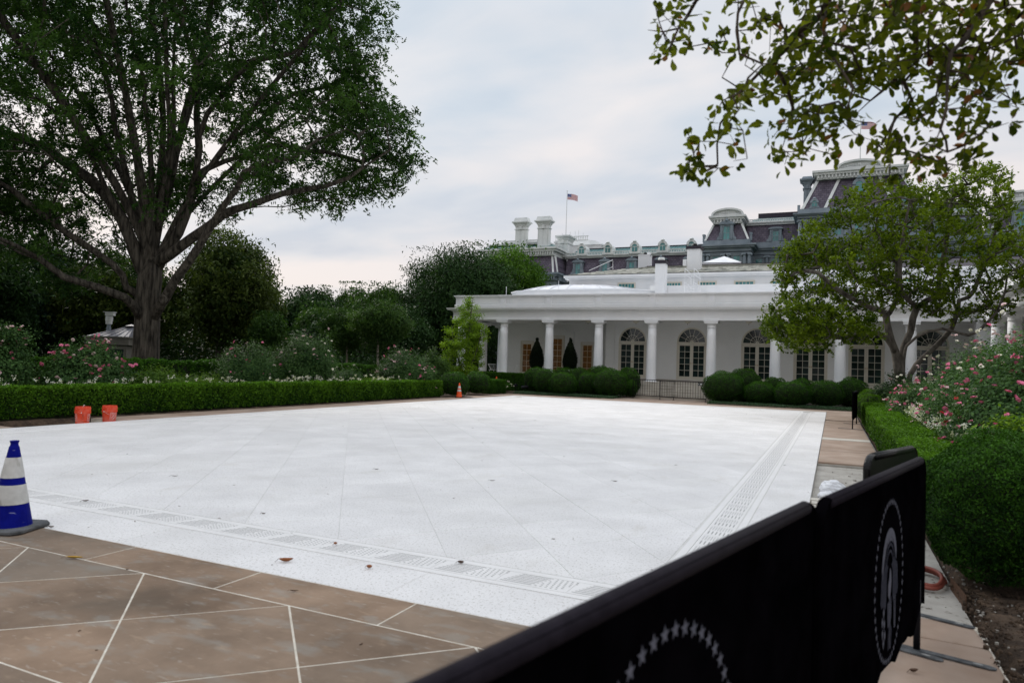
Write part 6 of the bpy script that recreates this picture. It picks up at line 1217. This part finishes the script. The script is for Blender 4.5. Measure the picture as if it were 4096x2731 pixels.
# small stamped label on the cone
def wrap_text(txt, size, xc, yc, R_of, ang0, z0, mat, name, parent, rot=0.0, spacing=1.0, thick=.0012, mask=None):
    cu = bpy.data.curves.new('lettering', 'FONT'); cu.body = txt; cu.size = size; cu.align_x = 'CENTER'; cu.align_y = 'CENTER'; cu.space_character = spacing; cu.resolution_u = 2
    to = bpy.data.objects.new('lettering_source', cu); COL.objects.link(to); bpy.context.view_layer.update()
    me = bpy.data.meshes.new_from_object(to.evaluated_get(bpy.context.evaluated_depsgraph_get())); bpy.data.objects.remove(to)
    V = [v.co.copy() for v in me.vertices]; F = [tuple(p.vertices) for p in me.polygons]; bpy.data.meshes.remove(me); ca, sa = math.cos(rot), math.sin(rot); out = []
    for v in V:
        a, b = v.x*ca-v.y*sa, v.x*sa+v.y*ca; z = z0+b; R = R_of(z)+thick; th = ang0+a/R; out.append((xc+R*math.cos(th), yc+R*math.sin(th), z))
    return part(name, MB().add(out, F), mat, parent)
Rc = lambda z: .178+(.178*.235-.178)*(z-.045)/(.83*.93-.045)
angc = math.atan2(-4.09, 7.0)
M_print = pm('faded_white_print', (.28, .30, .5), rough=.6)
wrap_text('ONLINE\nCONES', .016, -7.0, 4.09, Rc, angc-.95, .20, M_print, 'stamp', bc, rot=PI/2)
st = MB()
for (a0, a1, z0, z1) in ((-.16, .16, .245, .248), (-.16, .16, .152, .155), (-.16, -.145, .156, .244), (.145, .16, .156, .244)):
    A = [(-7.0+(Rc(z)+.001)*math.cos(angc-.95+a), 4.09+(Rc(z)+.001)*math.sin(angc-.95+a), z) for z in (z0, z1) for a in (a0, a1)]; st.add(A, [(0, 1, 3, 2)])
part('stamp_border', st, M_print, bc)
cone('orange_cone', 'orange traffic cone with two white bands at the far end of the left hedge', -16.52, 30.0, .72, .15, M_orange, .36, .3, M_blackm, ((.42, .55), (.63, .80)))
cone('orange_cone', 'tip of a second orange cone showing above the short hedge stub', -18.65, 38.5, .93, .17, M_orange, .36, .1, M_blackm, ((.42, .55), (.63, .80)))
part('rubber_mat', MB().box(-17.1, -16.3, 30.6, 31.1, -.012, .012, .25), M_rub, lp)
# ---- buckets
SB = 1.10
def bucket(label, x, y, z, handle):
    t = thing('orange_bucket', label, 'bucket', (x, y, z), 'orange plastic buckets'); H = .365*SB
    pr = [(.118, 0), (.122, .004), (.140, .26), (.151, .262), (.152, .285), (.143, .287), (.144, .302), (.150, .304), (.150, .315), (.144, .317), (.1445, .332), (.150, .334), (.150, .346), (.146, .348), (.147, .36), (.152, .362), (.152, H), (.142, H), (.136, .2), (.115, .02), (.0, .02)]
    part('body', MB().lathe([(r*SB*1.04, z+zz*SB) for r, zz in pr[:15]]+[(.152*SB*1.04, z+H), (.142*SB*1.04, z+H)]+[(r*SB*1.04, z+zz*SB) for r, zz in pr[17:]], x, y, 36, cap=False), M_bucket, t); return t
M_logo = pm('white_bucket_print', (.72, .60, .60), (.80, .74, .74), scale=30, rough=.6); M_blkprint = pm('black_bucket_print', (.03, .02, .02), (.16, .05, .03), scale=20, rough=.6)
Rb = lambda z0: (lambda z: SB*1.04*(.122+(.140-.122)*min(max((z-z0)/(.26*SB), 0), 1)))
b1 = bucket('orange bucket with a black mark and a raised wire handle, left of the pair', -16.24, 10.99, -.08, True)
b2 = bucket('orange bucket with a white square logo and its handle hanging down, right of the pair', -16.22, 11.66, -.08, False)
def logo(b, x, y, z, ang):
    R = Rb(z); w = .080; h = .080; zc = z+.185; m = MB()
    def seg(u0, v0, u1, v1, th=.0028):
        n = 8; du, dv = u1-u0, v1-v0; L = math.hypot(du, dv); nx, nv = -dv/L*th, du/L*th; A = []
        for k in range(n+1):
            for s in (-1, 1): u, v = u0+du*k/n+nx*s, v0+dv*k/n+nv*s; rr = R(zc+v)+.0012; A.append((x+rr*math.cos(ang+u/rr), y+rr*math.sin(ang+u/rr), zc+v))
        m.add(A, [(2*k, 2*k+1, 2*k+3, 2*k+2) for k in range(n)])
    for q in ((-w, -h, w, -h), (w, -h, w, h), (w, h, -w, h), (-w, h, -w, -h)): seg(*q)
    part('logo_frame', m, M_logo, b)
    def diag(txt, size, off):
        wrap_text(txt, size, x, y, R, ang+off[0]/.13, zc+off[1], M_logo, 'logo_lettering', b, rot=.70, spacing=.92, thick=.0016)
    diag('THE', .042, (-.030, .045)); diag('HOME', .054, (-.004, .008)); diag('DEPOT', .054, (.026, -.032))
logo(b2, -16.22, 11.66, -.08, math.atan2(-11.66, 16.22)+.62)
logo(b1, -16.24, 10.99, -.08, math.atan2(-10.99, 16.24)+1.25); logo(b1, -16.24, 10.99, -.08, math.atan2(-10.99, 16.24)-1.35)
a1_ = math.atan2(-10.99, 16.24)
wrap_text('T', .08, -16.24, 10.99, Rb(-.08), a1_+.05, .14, M_blkprint, 'black_mark', b1, spacing=1); wrap_text('HD', .030, -16.24, 10.99, Rb(-.08), a1_+.05, .085, M_blkprint, 'black_mark', b1); wrap_text('5 GAL', .020, -16.24, 10.99, Rb(-.08), a1_+.05, .01, M_blkprint, 'black_mark', b1)
def wire(b, x, y, z, ang, tilt):
    pts = []; hd = []
    for k in range(17):
        a = PI*k/16; r = .153*SB*1.04; u = math.cos(a)*r; v = math.sin(a)*.155*SB
        d = (math.cos(ang), math.sin(ang)); pts.append((x+d[0]*u-d[1]*v*math.cos(tilt), y+d[1]*u+d[0]*v*math.cos(tilt), z+.275*SB+v*math.sin(tilt)))
        if 7 <= k <= 9: hd.append(pts[-1])
    h = part('handle', MB().tube(pts, .0025, 5), M_granw, b, smooth=True); part('grip', MB().tube(hd, .011, 8), M_logo, h); part('ear', MB().tube([pts[0], (pts[0][0]+(pts[0][0]-x)*.08, pts[0][1]+(pts[0][1]-y)*.08, pts[0][2])], .012, 8), M_logo, h)
wire(b1, -16.24, 10.99, -.08, a1_-.15, 1.45); wire(b2, -16.22, 11.66, -.08, math.atan2(-11.66, 16.22)-.75, -.62)
# ---- fallen leaves
M_lf = {'yellow': pm('yellow_fallen_leaf', (.42, .22, .012), (.50, .33, .03), scale=30, rough=.6), 'rust': pm('rusty_fallen_leaf', (.22, .065, .014), (.34, .12, .03), scale=30, rough=.6), 'brown': pm('brown_fallen_leaf', (.05, .028, .016), (.11, .055, .03), scale=40, rough=.7)}
def fallen(label, x, y, L, W, rot, kind, curl=.3):
    V = []; F = []; n = 9; ca, sa = math.cos(rot), math.sin(rot)
    for k in range(n+1):
        t = k/n; w = W*math.sin(PI*t)**.7*(1 if t < .6 else 1); u = (t-.5)*L; z = .006+curl*L*(abs(2*t-1)**2)*.6
        for s in (-1, 0, 1): v = s*w/2; a, b = u, v; V.append((x+a*ca-b*sa, y+a*sa+b*ca, z+abs(s)*w*.45*(1+curl)+.001))
    for k in range(n): F += [(3*k, 3*k+1, 3*k+4, 3*k+3), (3*k+1, 3*k+2, 3*k+5, 3*k+4)]
    t = thing('fallen_leaf', label, 'leaf', (x, y, 0)); part('blade', MB().add(V, F), M_lf[kind], t, smooth=True)
    e = (x-.5*L*ca, y-.5*L*sa, .008+curl*L*.6); part('stalk', MB().tube([e, (e[0]-.25*L*ca, e[1]-.25*L*sa+.004, .004)], .0016, 4), M_lf['brown'], t)
fallen('long yellow fallen leaf on the brown paving near the blue cone', -5.6, 3.78, .15, .028, .42, 'yellow', .12)
fallen('short dark curled leaf at the terrace edge beside the blue cone', -6.74, 4.31, .055, .02, .5, 'brown', .4)
fallen('curled rust-coloured leaf standing on the white terrace', -4.1, 4.58, .12, .042, .62, 'rust', .35)
fallen('small dark red curled leaf on the white terrace right of the rust-coloured one', -3.41, 4.78, .055, .035, .1, 'rust', .5)
fallen('small red leaf lying on the drain grate', -4.11, 5.23, .04, .03, 1.2, 'rust', .4)
fallen('dark leaf on the drain grate near the end of the left barrier', -2.84, 5.29, .06, .03, .3, 'brown', .4)
fallen('dark twig-like leaf on the terrace above the rust-coloured leaf', -5.55, 5.82, .05, .014, .6, 'brown', .5)
fallen('thin dark leaf far out on the terrace left of centre', -8.24, 6.93, .10, .012, .5, 'brown', .25)
fallen('dark leaf on the terrace in the left middle', -6.41, 9.08, .09, .014, .35, 'brown', .25)
fallen('dark leaf in the middle of the terrace', -4.47, 9.2, .09, .014, .3, 'brown', .25)
fallen('dark leaf on the terrace towards the right drain', -2.94, 10.24, .09, .016, .3, 'brown', .3)
fallen('slender brown leaf on the brown paving below the terrace edge', -3.53, 4.04, .07, .012, .45, 'brown', .2)
fallen('small brown leaf on the flagstones beside the barrier foot', .45, 4.72, .06, .025, .6, 'brown', .4)
fallen('dark leaf on the left end of the drain grate', -7.62, 5.24, .07, .02, 1.0, 'brown', .35)
lt = MB()
for _ in range(130):
    x, y = random.uniform(-15.5, .5), 1.5+33*random.random()**1.6; s = random.uniform(.003, .010)*(1 if y < 12 else 1.7); lt.box(x-s*1.6, x+s*1.6, y-s*.5, y+s*.5, .001, .004, random.uniform(0, 3))
tag(part('leaf_litter', lt, M_lf['brown']), kind='stuff')
# ---- covered barriers
M_cover = pm('black_barrier_cover', (.0012, .0011, .0014), (.003, .0026, .0036), scale=4, rough=.8, spec=0.0, bump=.15, bscale=300, bdist=.001)
M_cover.node_tree.nodes['Principled BSDF'].inputs['IOR'].default_value = 1.0
M_seal = pm('grey_seal_print', (.10, .105, .13), (.15, .15, .185), scale=60, rough=.9, spec=.05)
M_seal2 = pm('dim_seal_print', (.030, .032, .045), (.05, .052, .07), scale=60, rough=.9, spec=.05)
M_rail = pm('cover_edge_sheen', (.008, .006, .010), (.014, .011, .017), scale=20, rough=.7, spec=.12)  # lighter purplish tone paints the sheen along the top edge
M_gloss = pm('glossy_black_cover', (.004, .004, .005), (.008, .008, .008), scale=9, rough=.32, spec=.22)
def star(cx, cz, r, rot=0): return [(cx+(r if k % 2 == 0 else r*.4)*math.sin(k*PI/5+rot), cz+(r if k % 2 == 0 else r*.4)*math.cos(k*PI/5+rot)) for k in range(10)]
def covered_barrier(label, x, y, ang, L, H, seal=None, hem=.28, wav=.02, mat=None, sx=.80):
    M_cover = mat or MATS['black_barrier_cover']
    t = thing('covered_barrier', label, 'barrier', (x, y, 0), 'black covered crowd barriers'); t.rotation_euler = (0, 0, ang)
    r = .11; th = .022; out = []
    for k in range(9): a = PI-PI/2*k/8; out.append((r+r*math.cos(a), H-r+r*math.sin(a)))
    for k in range(9): a = PI/2-PI/2*k/8; out.append((L-r+r*math.cos(a), H-r+r*math.sin(a)))
    nb = 26; bot = [(L-L*k/nb, hem+wav*math.sin(k*1.1)+wav*.6*math.sin(k*2.3+1)+(.10*math.exp(-((k-1)/1.6)**2)+.10*math.exp(-((k-nb+1)/1.6)**2))) for k in range(nb+1)]
    poly_ = out+bot; n = len(poly_); V = []; F = []
    def ring(shrink, yy): return [(min(max(a, shrink), L-shrink), yy, b-(shrink if b > H*.6 else -shrink*.3)) for a, b in poly_]
    Rg = [ring(.02, -th*.75), ring(.006, -th*1.0), ring(0, -th*.5), ring(0, th*.5), ring(.006, th*1.0), ring(.02, th*.75)]
    for R_ in Rg: V += R_
    for k in range(len(Rg)-1): F += [(k*n+i, k*n+(i+1) % n, (k+1)*n+(i+1) % n, (k+1)*n+i) for i in range(n)]
    F += [tuple(range(n-1, -1, -1)), tuple(range(5*n, 6*n))]
    cv = part('fabric_cover', MB().add(V, F), M_cover, t, local=True, smooth=False)
    part('top_rail', MB().tube([(r, 0, H-.022), (L-r, 0, H-.022)], .027, 14), mat or M_rail, t, local=True, smooth=True)
    for u in (.12, L-.12):
        lg = part('leg', MB().tube([(u, 0, .01), (u, 0, hem+.25)], .02, 12), M_blackm, t, local=True, smooth=True)
        f_ = MB(); pr = [(-.38, -.026), (.38, -.026), (.405, -.016), (.415, 0), (.405, .016), (.38, .026), (-.38, .026), (-.405, .016), (-.415, 0), (-.405, -.016)]
        slab(f_, [(u+b, a) for a, b in pr], .004, .014, .002); part('foot', f_, M_foot, t, local=True)
        for s in (-1, 1): part('bolt_slot', MB().prism([(u+.010*math.cos(q*PI/4), s*.32+.028*math.sin(q*PI/4)) for q in range(8)], .0145, .0152), M_slot, t, local=True)
    if seal:
        cx, cz, R_ = seal; yy = -th*1.0-.0006; m = MB(); q = MB()
        def P2(pts, mb=m, dy=0): mb.add([(cx+a*sx, yy-dy, cz+b) for a, b in pts], [tuple(range(len(pts)))] if a_ccw(pts) else [tuple(range(len(pts)-1, -1, -1))])
        def a_ccw(p): return sum(p[i][0]*p[(i+1) % len(p)][1]-p[(i+1) % len(p)][0]*p[i][1] for i in range(len(p))) > 0
        for k in range(50): a = 2*PI*k/50; P2(star(R_*.95*math.sin(a), R_*.95*math.cos(a), R_*.052))
        def arc(r0, r1, a0, a1, mb, cz0=0, nn=12):
            for k in range(nn):
                a, b = a0+(a1-a0)*k/nn, a0+(a1-a0)*(k+1)/nn; f0 = math.sin(PI*k/nn)**.5 if mb is m else 1; f1 = math.sin(PI*(k+1)/nn)**.5 if mb is m else 1
                P2([(r0*math.cos(a), cz0+r0*math.sin(a)), ((r0+(r1-r0)*f0)*math.cos(a), cz0+(r0+(r1-r0)*f0)*math.sin(a)), ((r0+(r1-r0)*f1)*math.cos(b), cz0+(r0+(r1-r0)*f1)*math.sin(b)), (r0*math.cos(b), cz0+r0*math.sin(b))], mb)
        arc(R_*.48, R_*.64, .40, PI-.15, m)                        # bright crescent of cloud over the head
        for rr in (.22, .30, .38): arc(R_*rr, R_*(rr+.035), .0, PI, q, R_*.12)
        for k in range(13): a = PI*k/12; P2(star(R_*.36*math.cos(a)*.8, R_*.16+R_*.30*math.sin(a), R_*.03), q)
        for sg in (-1, 1):                                       # wings: rows of feathers
            for k in range(7):
                x0 = sg*R_*(.20+.05*k); z0 = R_*(.16-.02*k); P2([(x0, z0), (x0+sg*R_*.05, z0+R_*.02), (x0+sg*R_*.09, z0-R_*(.42-.035*k)), (x0+sg*R_*.05, z0-R_*(.47-.035*k)), (x0+sg*R_*.01, z0-R_*.30)], q)
            P2([(sg*R_*.12, R_*.18), (sg*R_*.22, R_*.24), (sg*R_*.50, R_*.16), (sg*R_*.58, R_*.02), (sg*R_*.46, R_*.08), (sg*R_*.2, R_*.1)], q)
        P2([(-R_*.03, R_*.02), (R_*.02, R_*.16), (R_*.10, R_*.10), (R_*.13, -R_*.02), (R_*.08, -R_*.16), (-.00*R_, -R_*.24), (-R_*.09, -R_*.16), (-R_*.10, -R_*.04)])   # shield top
        P2([(-R_*.13, -R_*.26), (R_*.13, -R_*.20), (R_*.15, -R_*.42), (R_*.06, -R_*.56), (-R_*.04, -R_*.58), (-R_*.12, -R_*.46)], q)
        for k in range(5): P2([(-R_*.10+R_*.05*k, -R_*.26), (-R_*.085+R_*.05*k, -R_*.26), (-R_*.075+R_*.04*k, -R_*.55), (-R_*.09+R_*.04*k, -R_*.55)], m, .0003)
        for k in range(7): a = -2.2+.33*k; P2([(math.cos(a)*R_*.05+.02*R_, -R_*.5), (math.cos(a)*R_*.17+.03*R_, -R_*.62+math.sin(a)*R_*.08), (math.cos(a)*R_*.13, -R_*.84), (math.cos(a)*R_*.07, -R_*.80)], m if k in (2, 4) else q, .0004)
        for (a, b) in ((-.42, -.30), (-.50, -.40), (-.38, -.44), (-.48, -.54), (-.34, -.58), (-.42, -.66)): P2([(R_*a, R_*b), (R_*(a+.06), R_*(b+.05)), (R_*(a+.10), R_*(b-.02)), (R_*(a+.05), R_*(b-.09))])
        for k in range(5): P2([(R_*(.28+.04*k), -R_*.24), (R_*(.30+.04*k), -R_*.24), (R_*(.36+.02*k), -R_*.64), (R_*(.34+.02*k), -R_*.64)], m if k % 2 else q)
        part('seal', m, M_seal, cv, local=True, kind='stuff'); part('seal_detail', q, M_seal2, cv, local=True, kind='stuff')
    return t
M_foot = pm('worn_steel_foot', (.06, .065, .07), (.16, .17, .18), scale=12, rough=.5, metal=.4, bump=.2, bscale=40)
def seg_ang(a, b): return math.atan2(b[1]-a[1], b[0]-a[0]), math.hypot(b[0]-a[0], b[1]-a[1])
a, L_ = seg_ang((-.685, .50), (-.068, 3.10)); covered_barrier('nearest black covered barrier with a ring of white stars, cut by the bottom edge', -.685, .50, a, L_, 1.20, (1.29, .575, .50), hem=.16, sx=1.0)
a, L_ = seg_ang((-.045, 3.06), (.53, 5.22)); covered_barrier('second black covered barrier with the whole round eagle seal, beside the ball shrub', -.045, 3.06, a, L_, 1.20, (1.20, .635, .43), hem=.19)
a, L_ = seg_ang((.20, 5.02), (.56, 6.0)); covered_barrier('black barrier whose upper corner shows behind the barrier with the eagle seal', .20, 5.02, a, L_, 1.20, mat=M_gloss)
a, L_ = seg_ang((.57, 24.7), (.77, 27.7)); covered_barrier('far black barrier standing beside the far end of the right hedge', .57, 24.7, a, L_, 1.18, hem=.3)
# ---- metal fence before the steps
def bike_rack(label, x0, y0, x1, y1, bars, plate=None):
    a, L = seg_ang((x0, y0), (x1, y1)); t = thing('steel_barrier', label, 'barrier', (x0, y0, 0), 'black steel crowd barriers before the steps'); t.rotation_euler = (0, 0, a); H = 1.08; r = .07
    pts = [(0, 0, .18)]+[(r-r*math.cos(PI/2*k/4), 0, H-r+r*math.sin(PI/2*k/4)) for k in range(5)]+[(L-r+r*math.sin(PI/2*k/4), 0, H-r+r*math.cos(PI/2*k/4)) for k in range(5)]+[(L, 0, .18), (0, 0, .18)]
    part('frame', MB().tube(pts, .022, 8), M_blackm, t, local=True, smooth=True)
    bar = MB().tube([(0, 0, .19), (0, 0, H-.015)], .011, 6).mesh('bar', M_blackm)
    for k in range(1, bars): o = link('bar', bar, t, (L*k/bars, 0, 0))
    for u in (0.0, L): part('leg', MB().tube([(u, 0, .0), (u, 0, .2)], .018, 8), M_blackm, t, local=True); part('foot', MB().box(u-.025, u+.025, -.2, .2, .0, .012), M_blackm, t, local=True)
    if plate is not None:
        part('name_plate', MB().box(plate, plate+.26, -.03, -.022, H-.20, H-.04), M_blackm, t, local=True)
        for q in ((plate+.03, plate+.06), (plate+.11, plate+.22)): part('plate_print', MB().box(q[0], q[1], -.0325, -.0305, H-.155, H-.085), M_granw, t, local=True)
    return t
bike_rack('black steel barrier before the porch steps, left of its pair', -10.44, 39.6, -8.05, 39.3, 17)
bike_rack('black steel barrier before the porch steps, right of its pair with a white-lettered plate', -8.78, 39.12, -6.25, 38.95, 18, 2.1)
for x in (-9.3, -7.7):
    for z in (0.62, .98): pass
# ---- booth and camera pole
bt = thing('guard_booth', 'small guard booth with a grey hipped metal roof behind the oak trunk', 'booth', (-36.15, 26.6, 0))
M_booth = pm('booth_paint', (.13, .125, .11), (.18, .17, .15), scale=2, rough=.6); M_lead = pm('lead_roof', (.09, .09, .105), (.17, .17, .195), scale=2, rough=.5, bump=.1, bscale=4)
bx0, bx1, by0, by1 = -1.45, .95, -1.2, 1.4; part('wall', MB().box(bx0+.2, bx1-.2, by0+.2, by1-.2, -.1, 2.0), M_booth, bt, local=True)
part('fascia', MB().box(bx0, bx1, by0, by1, 2.05, 2.42).box(bx0-.08, bx1+.08, by0-.08, by1+.08, 2.422, 2.5), M_booth, bt, local=True)
cxm, cym = .35, .1; part('roof', MB().add([(bx0+.05, by0+.05, 2.502), (bx1-.05, by0+.05, 2.502), (bx1-.05, by1-.05, 2.502), (bx0+.05, by1-.05, 2.502), (cxm-.2, cym-.1, 3.12), (cxm+.2, cym-.1, 3.12), (cxm+.2, cym+.1, 3.12), (cxm-.2, cym+.1, 3.12)], [(0, 1, 5, 4), (1, 2, 6, 5), (2, 3, 7, 6), (3, 0, 4, 7), (4, 5, 6, 7)]), M_lead, bt, local=True)
for k in range(5):
    u = bx0+.3+k*.45; tt = (cxm-.2+.4*k/4); part('roof_seam', MB().tube([(u, by0+.05, 2.515), (tt, cym-.1, 3.13)], .014, 4), M_lead, bt, local=True)
part('roof_cap', MB().lathe([(.34, 3.1), (.34, 3.14), (.0, 3.24)], cxm, cym, 10), M_lead, bt, local=True)
for (u0, u1) in ((bx0+.35, bx0+1.05), (bx0+1.3, bx0+2.05)):
    w_ = part('window', MB().box(u0-.05, u1+.05, by0+.17, by0+.198, .95, 1.0).box(u0-.05, u1+.05, by0+.17, by0+.198, 1.82, 1.88).box(u0-.05, u0, by0+.17, by0+.198, 1.002, 1.818).box(u1, u1+.05, by0+.17, by0+.198, 1.002, 1.818), M_booth, bt, local=True); part('pane', MB().box(u0, u1, by0+.18, by0+.19, 1.0, 1.82), M_glass, w_, local=True)
bt.rotation_euler = (0, 0, YAW*1.0)
cp = thing('security_camera', 'white security camera on a grey pole rising behind the booth roof', 'camera', (-36.95, 26.25, 0))
def offx(dx, dy=0): return (-36.6+dx*math.cos(YAW), 26.4+dx*math.sin(YAW))
part('pole', MB().lathe([(.12, -.1), (.12, 2.95), (.13, 2.96), (.13, 3.0), (.10, 3.01), (.10, 3.2)], -36.95, 26.25, 14), M_granite, cp)
part('housing', MB().lathe([(.14, 3.2), (.17, 3.22), (.17, 3.35), (.16, 3.36), (.19, 3.38), (.19, 3.62), (.17, 3.66)], -36.95, 26.25, 16), M_granw, cp)
part('camera_head', MB().box(-37.1, -36.65, 26.12, 26.38, 3.68, 3.86, YAW).box(-37.22, -36.62, 26.08, 26.42, 3.862, 3.90, YAW), M_granw, cp); part('lens', MB().box(-37.2, -37.101, 26.1, 26.3, 3.70, 3.85, YAW), M_blackm, cp)
# ---- porch chairs: white wire
def wire_chair(label, x, y, rot):
    t = thing('wire_chair', label, 'chair', (x, y, .835), 'white wire chairs on the porch'); t.rotation_euler = (0, 0, rot); M = M_granw
    seat = MB(); 
    for k in range(9): u = -.24+.06*k; seat.tube([(u, -.22, .44), (u, .22, .44)], .006, 4)
    seat.tube([(-.25, -.23, .44), (.25, -.23, .44), (.25, .23, .44), (-.25, .23, .44), (-.25, -.23, .44)], .011, 6); part('seat', seat, M, t, local=True)
    bk = MB()
    for k in range(11): a = -1.25+.25*k; bk.tube([(.22*math.sin(a), .20*math.cos(a), .45), (.38*math.sin(a), .10+.30*math.cos(a), .84)], .006, 4)
    bk.tube([(.38*math.sin(a), .10+.30*math.cos(a), .84) for a in np.linspace(-1.3, 1.3, 14)], .014, 6); part('backrest', bk, M, t, local=True)
    for sx in (-1, 1):
        for sy in (-1, 1): part('leg', MB().tube([(sx*.2, sy*.18, .44), (sx*.22, sy*.22, .2), (sx*.30, sy*.27, 0)], .011, 6), M, t, local=True)
    return t
wire_chair('white wire chair left of the second column', -21.55, 44.0, 1.3); wire_chair('white wire chair right of the second column', -20.1, 44.1, -1.3)
tb = thing('porch_table', 'small white wire table between the two wire chairs behind the column', 'table', (-20.85, 44.2, .835)); part('table_top', MB().lathe([(.38, .70), (.39, .71), (.38, .73)], 0, 0, 24), M_granw, tb, local=True)
for k in range(4): a = PI/4+PI/2*k; part('leg', MB().tube([(.1*math.cos(a), .1*math.sin(a), .70), (.3*math.cos(a), .3*math.sin(a), 0)], .012, 6), M_granw, tb, local=True)
# ---- hose, bag, pavers, edging by the right side
M_hose = pm('red_hose', (.17, .040, .028), (.24, .065, .045), scale=8, rough=.5)
hp = [(.72+.17*math.cos(t_)*(1-.012*t_)+.01*math.sin(3*t_), 7.0+.33*math.sin(t_)*(1-.01*t_), .0+.018*(t_/6.3)+.006*math.sin(2*t_)) for t_ in np.linspace(0, 17, 90)]
hz = thing('red_hose', 'coiled red hose lying between the black barrier and the big ball shrub', 'hose', (.72, 7.0, -.04)); part('coil', MB().tube([(a, b, c-.02) for a, b, c in hp], .0165, 8), M_hose, hz, smooth=True)
part('end_coupling', MB().tube([hp[-1][:2]+(.045,), (hp[-1][0]-.05, hp[-1][1]-.04, .04)], .021, 8), M_brass, hz)
M_bag = pm('white_plastic_bag', (.66, .67, .70), (.76, .77, .79), scale=6, rough=.45, bump=.5, bscale=9, bdist=.02)
bg = thing('plastic_bag', 'crumpled white plastic bag on the broken paving beyond the barriers', 'bag', (.05, 10.95, -.07))
def crumple(cx, cy, cz, rx, ry, rz, seed, sub=4):
    c = ico(1.0, sub); out = []
    for a, b, d in c.v:
        k = 1+.14*math.sin(a*4+seed)*math.cos(b*5+seed)+.08*abs(math.sin(d*7+b*6+seed))+.03*math.sin(a*13+d*11); out.append((cx+a*rx*k, cy+b*ry*k, max(-.074, cz+d*rz*k)))
    c.v = out; return c
part('bag_body', crumple(.02, 11.0, .06, .17, .15, .14, 1.0), M_bag, bg, smooth=False); part('bag_tail', crumple(.27, 11.2, .0, .2, .13, .07, 2.2), M_bag, bg); part('knotted_top', crumple(-.05, 10.85, .0, .12, .1, .07, 3.7, 3), M_bag, bg)
for k, (x, y, z, r, lb) in enumerate(((-.08, 10.35, -.075, .03, 'loose pale paver at the terrace edge, front of the pile'), (-.10, 10.62, -.075, -.08, 'loose pale paver at the terrace edge, behind the front one'), (-.07, 10.05, -.075, .1, 'loose grey paver nearest the barrier tops'))):
    t = thing('loose_paver', lb, 'paver', (x, y, z), 'loose pavers on the broken strip'); m = MB(); slab(m, [(x-.16, y-.10), (x+.22, y-.09), (x+.22, y+.09), (x-.16, y+.10)], z, z+.062, .004); part('stone', m, M_step, t)
ed = thing('metal_edging', 'low rusty metal edging strip at the foot of the big ball shrub', 'edging', (.94, 6.6, 0)); part('strip', MB().box(.925, .932, 6.35, 6.9, -.05, .06, .05), M_lf['brown'], ed)
# ---- spotlights in the bed left of the group of ball shrubs
for (x, y, r, lb) in ((-17.4, 38.6, 0, 'small black spotlight standing on the soil before the porch hedge'), (-16.95, 38.9, 1, 'black tube-shaped floodlight lying beside the leftmost ball shrub')):
    t = thing('garden_spotlight', lb, 'spotlight', (x, y, 0), 'black garden spotlights')
    part('housing', MB().tube([(x-.10, y, .42), (x+.10, y-.05, .47)], [.07, .085], 12) if not r else MB().tube([(x-.15, y-.1, .32), (x+.28, y+.1, .42)], [.10, .11], 12), M_blackm, t); part('stake', MB().tube([(x, y, 0), (x, y, .40 if not r else .3)], .02, 6), M_blackm, t)

if 0: print('TRIS', sum(len(p.vertices)-2 for m in bpy.data.meshes for p in m.polygons))
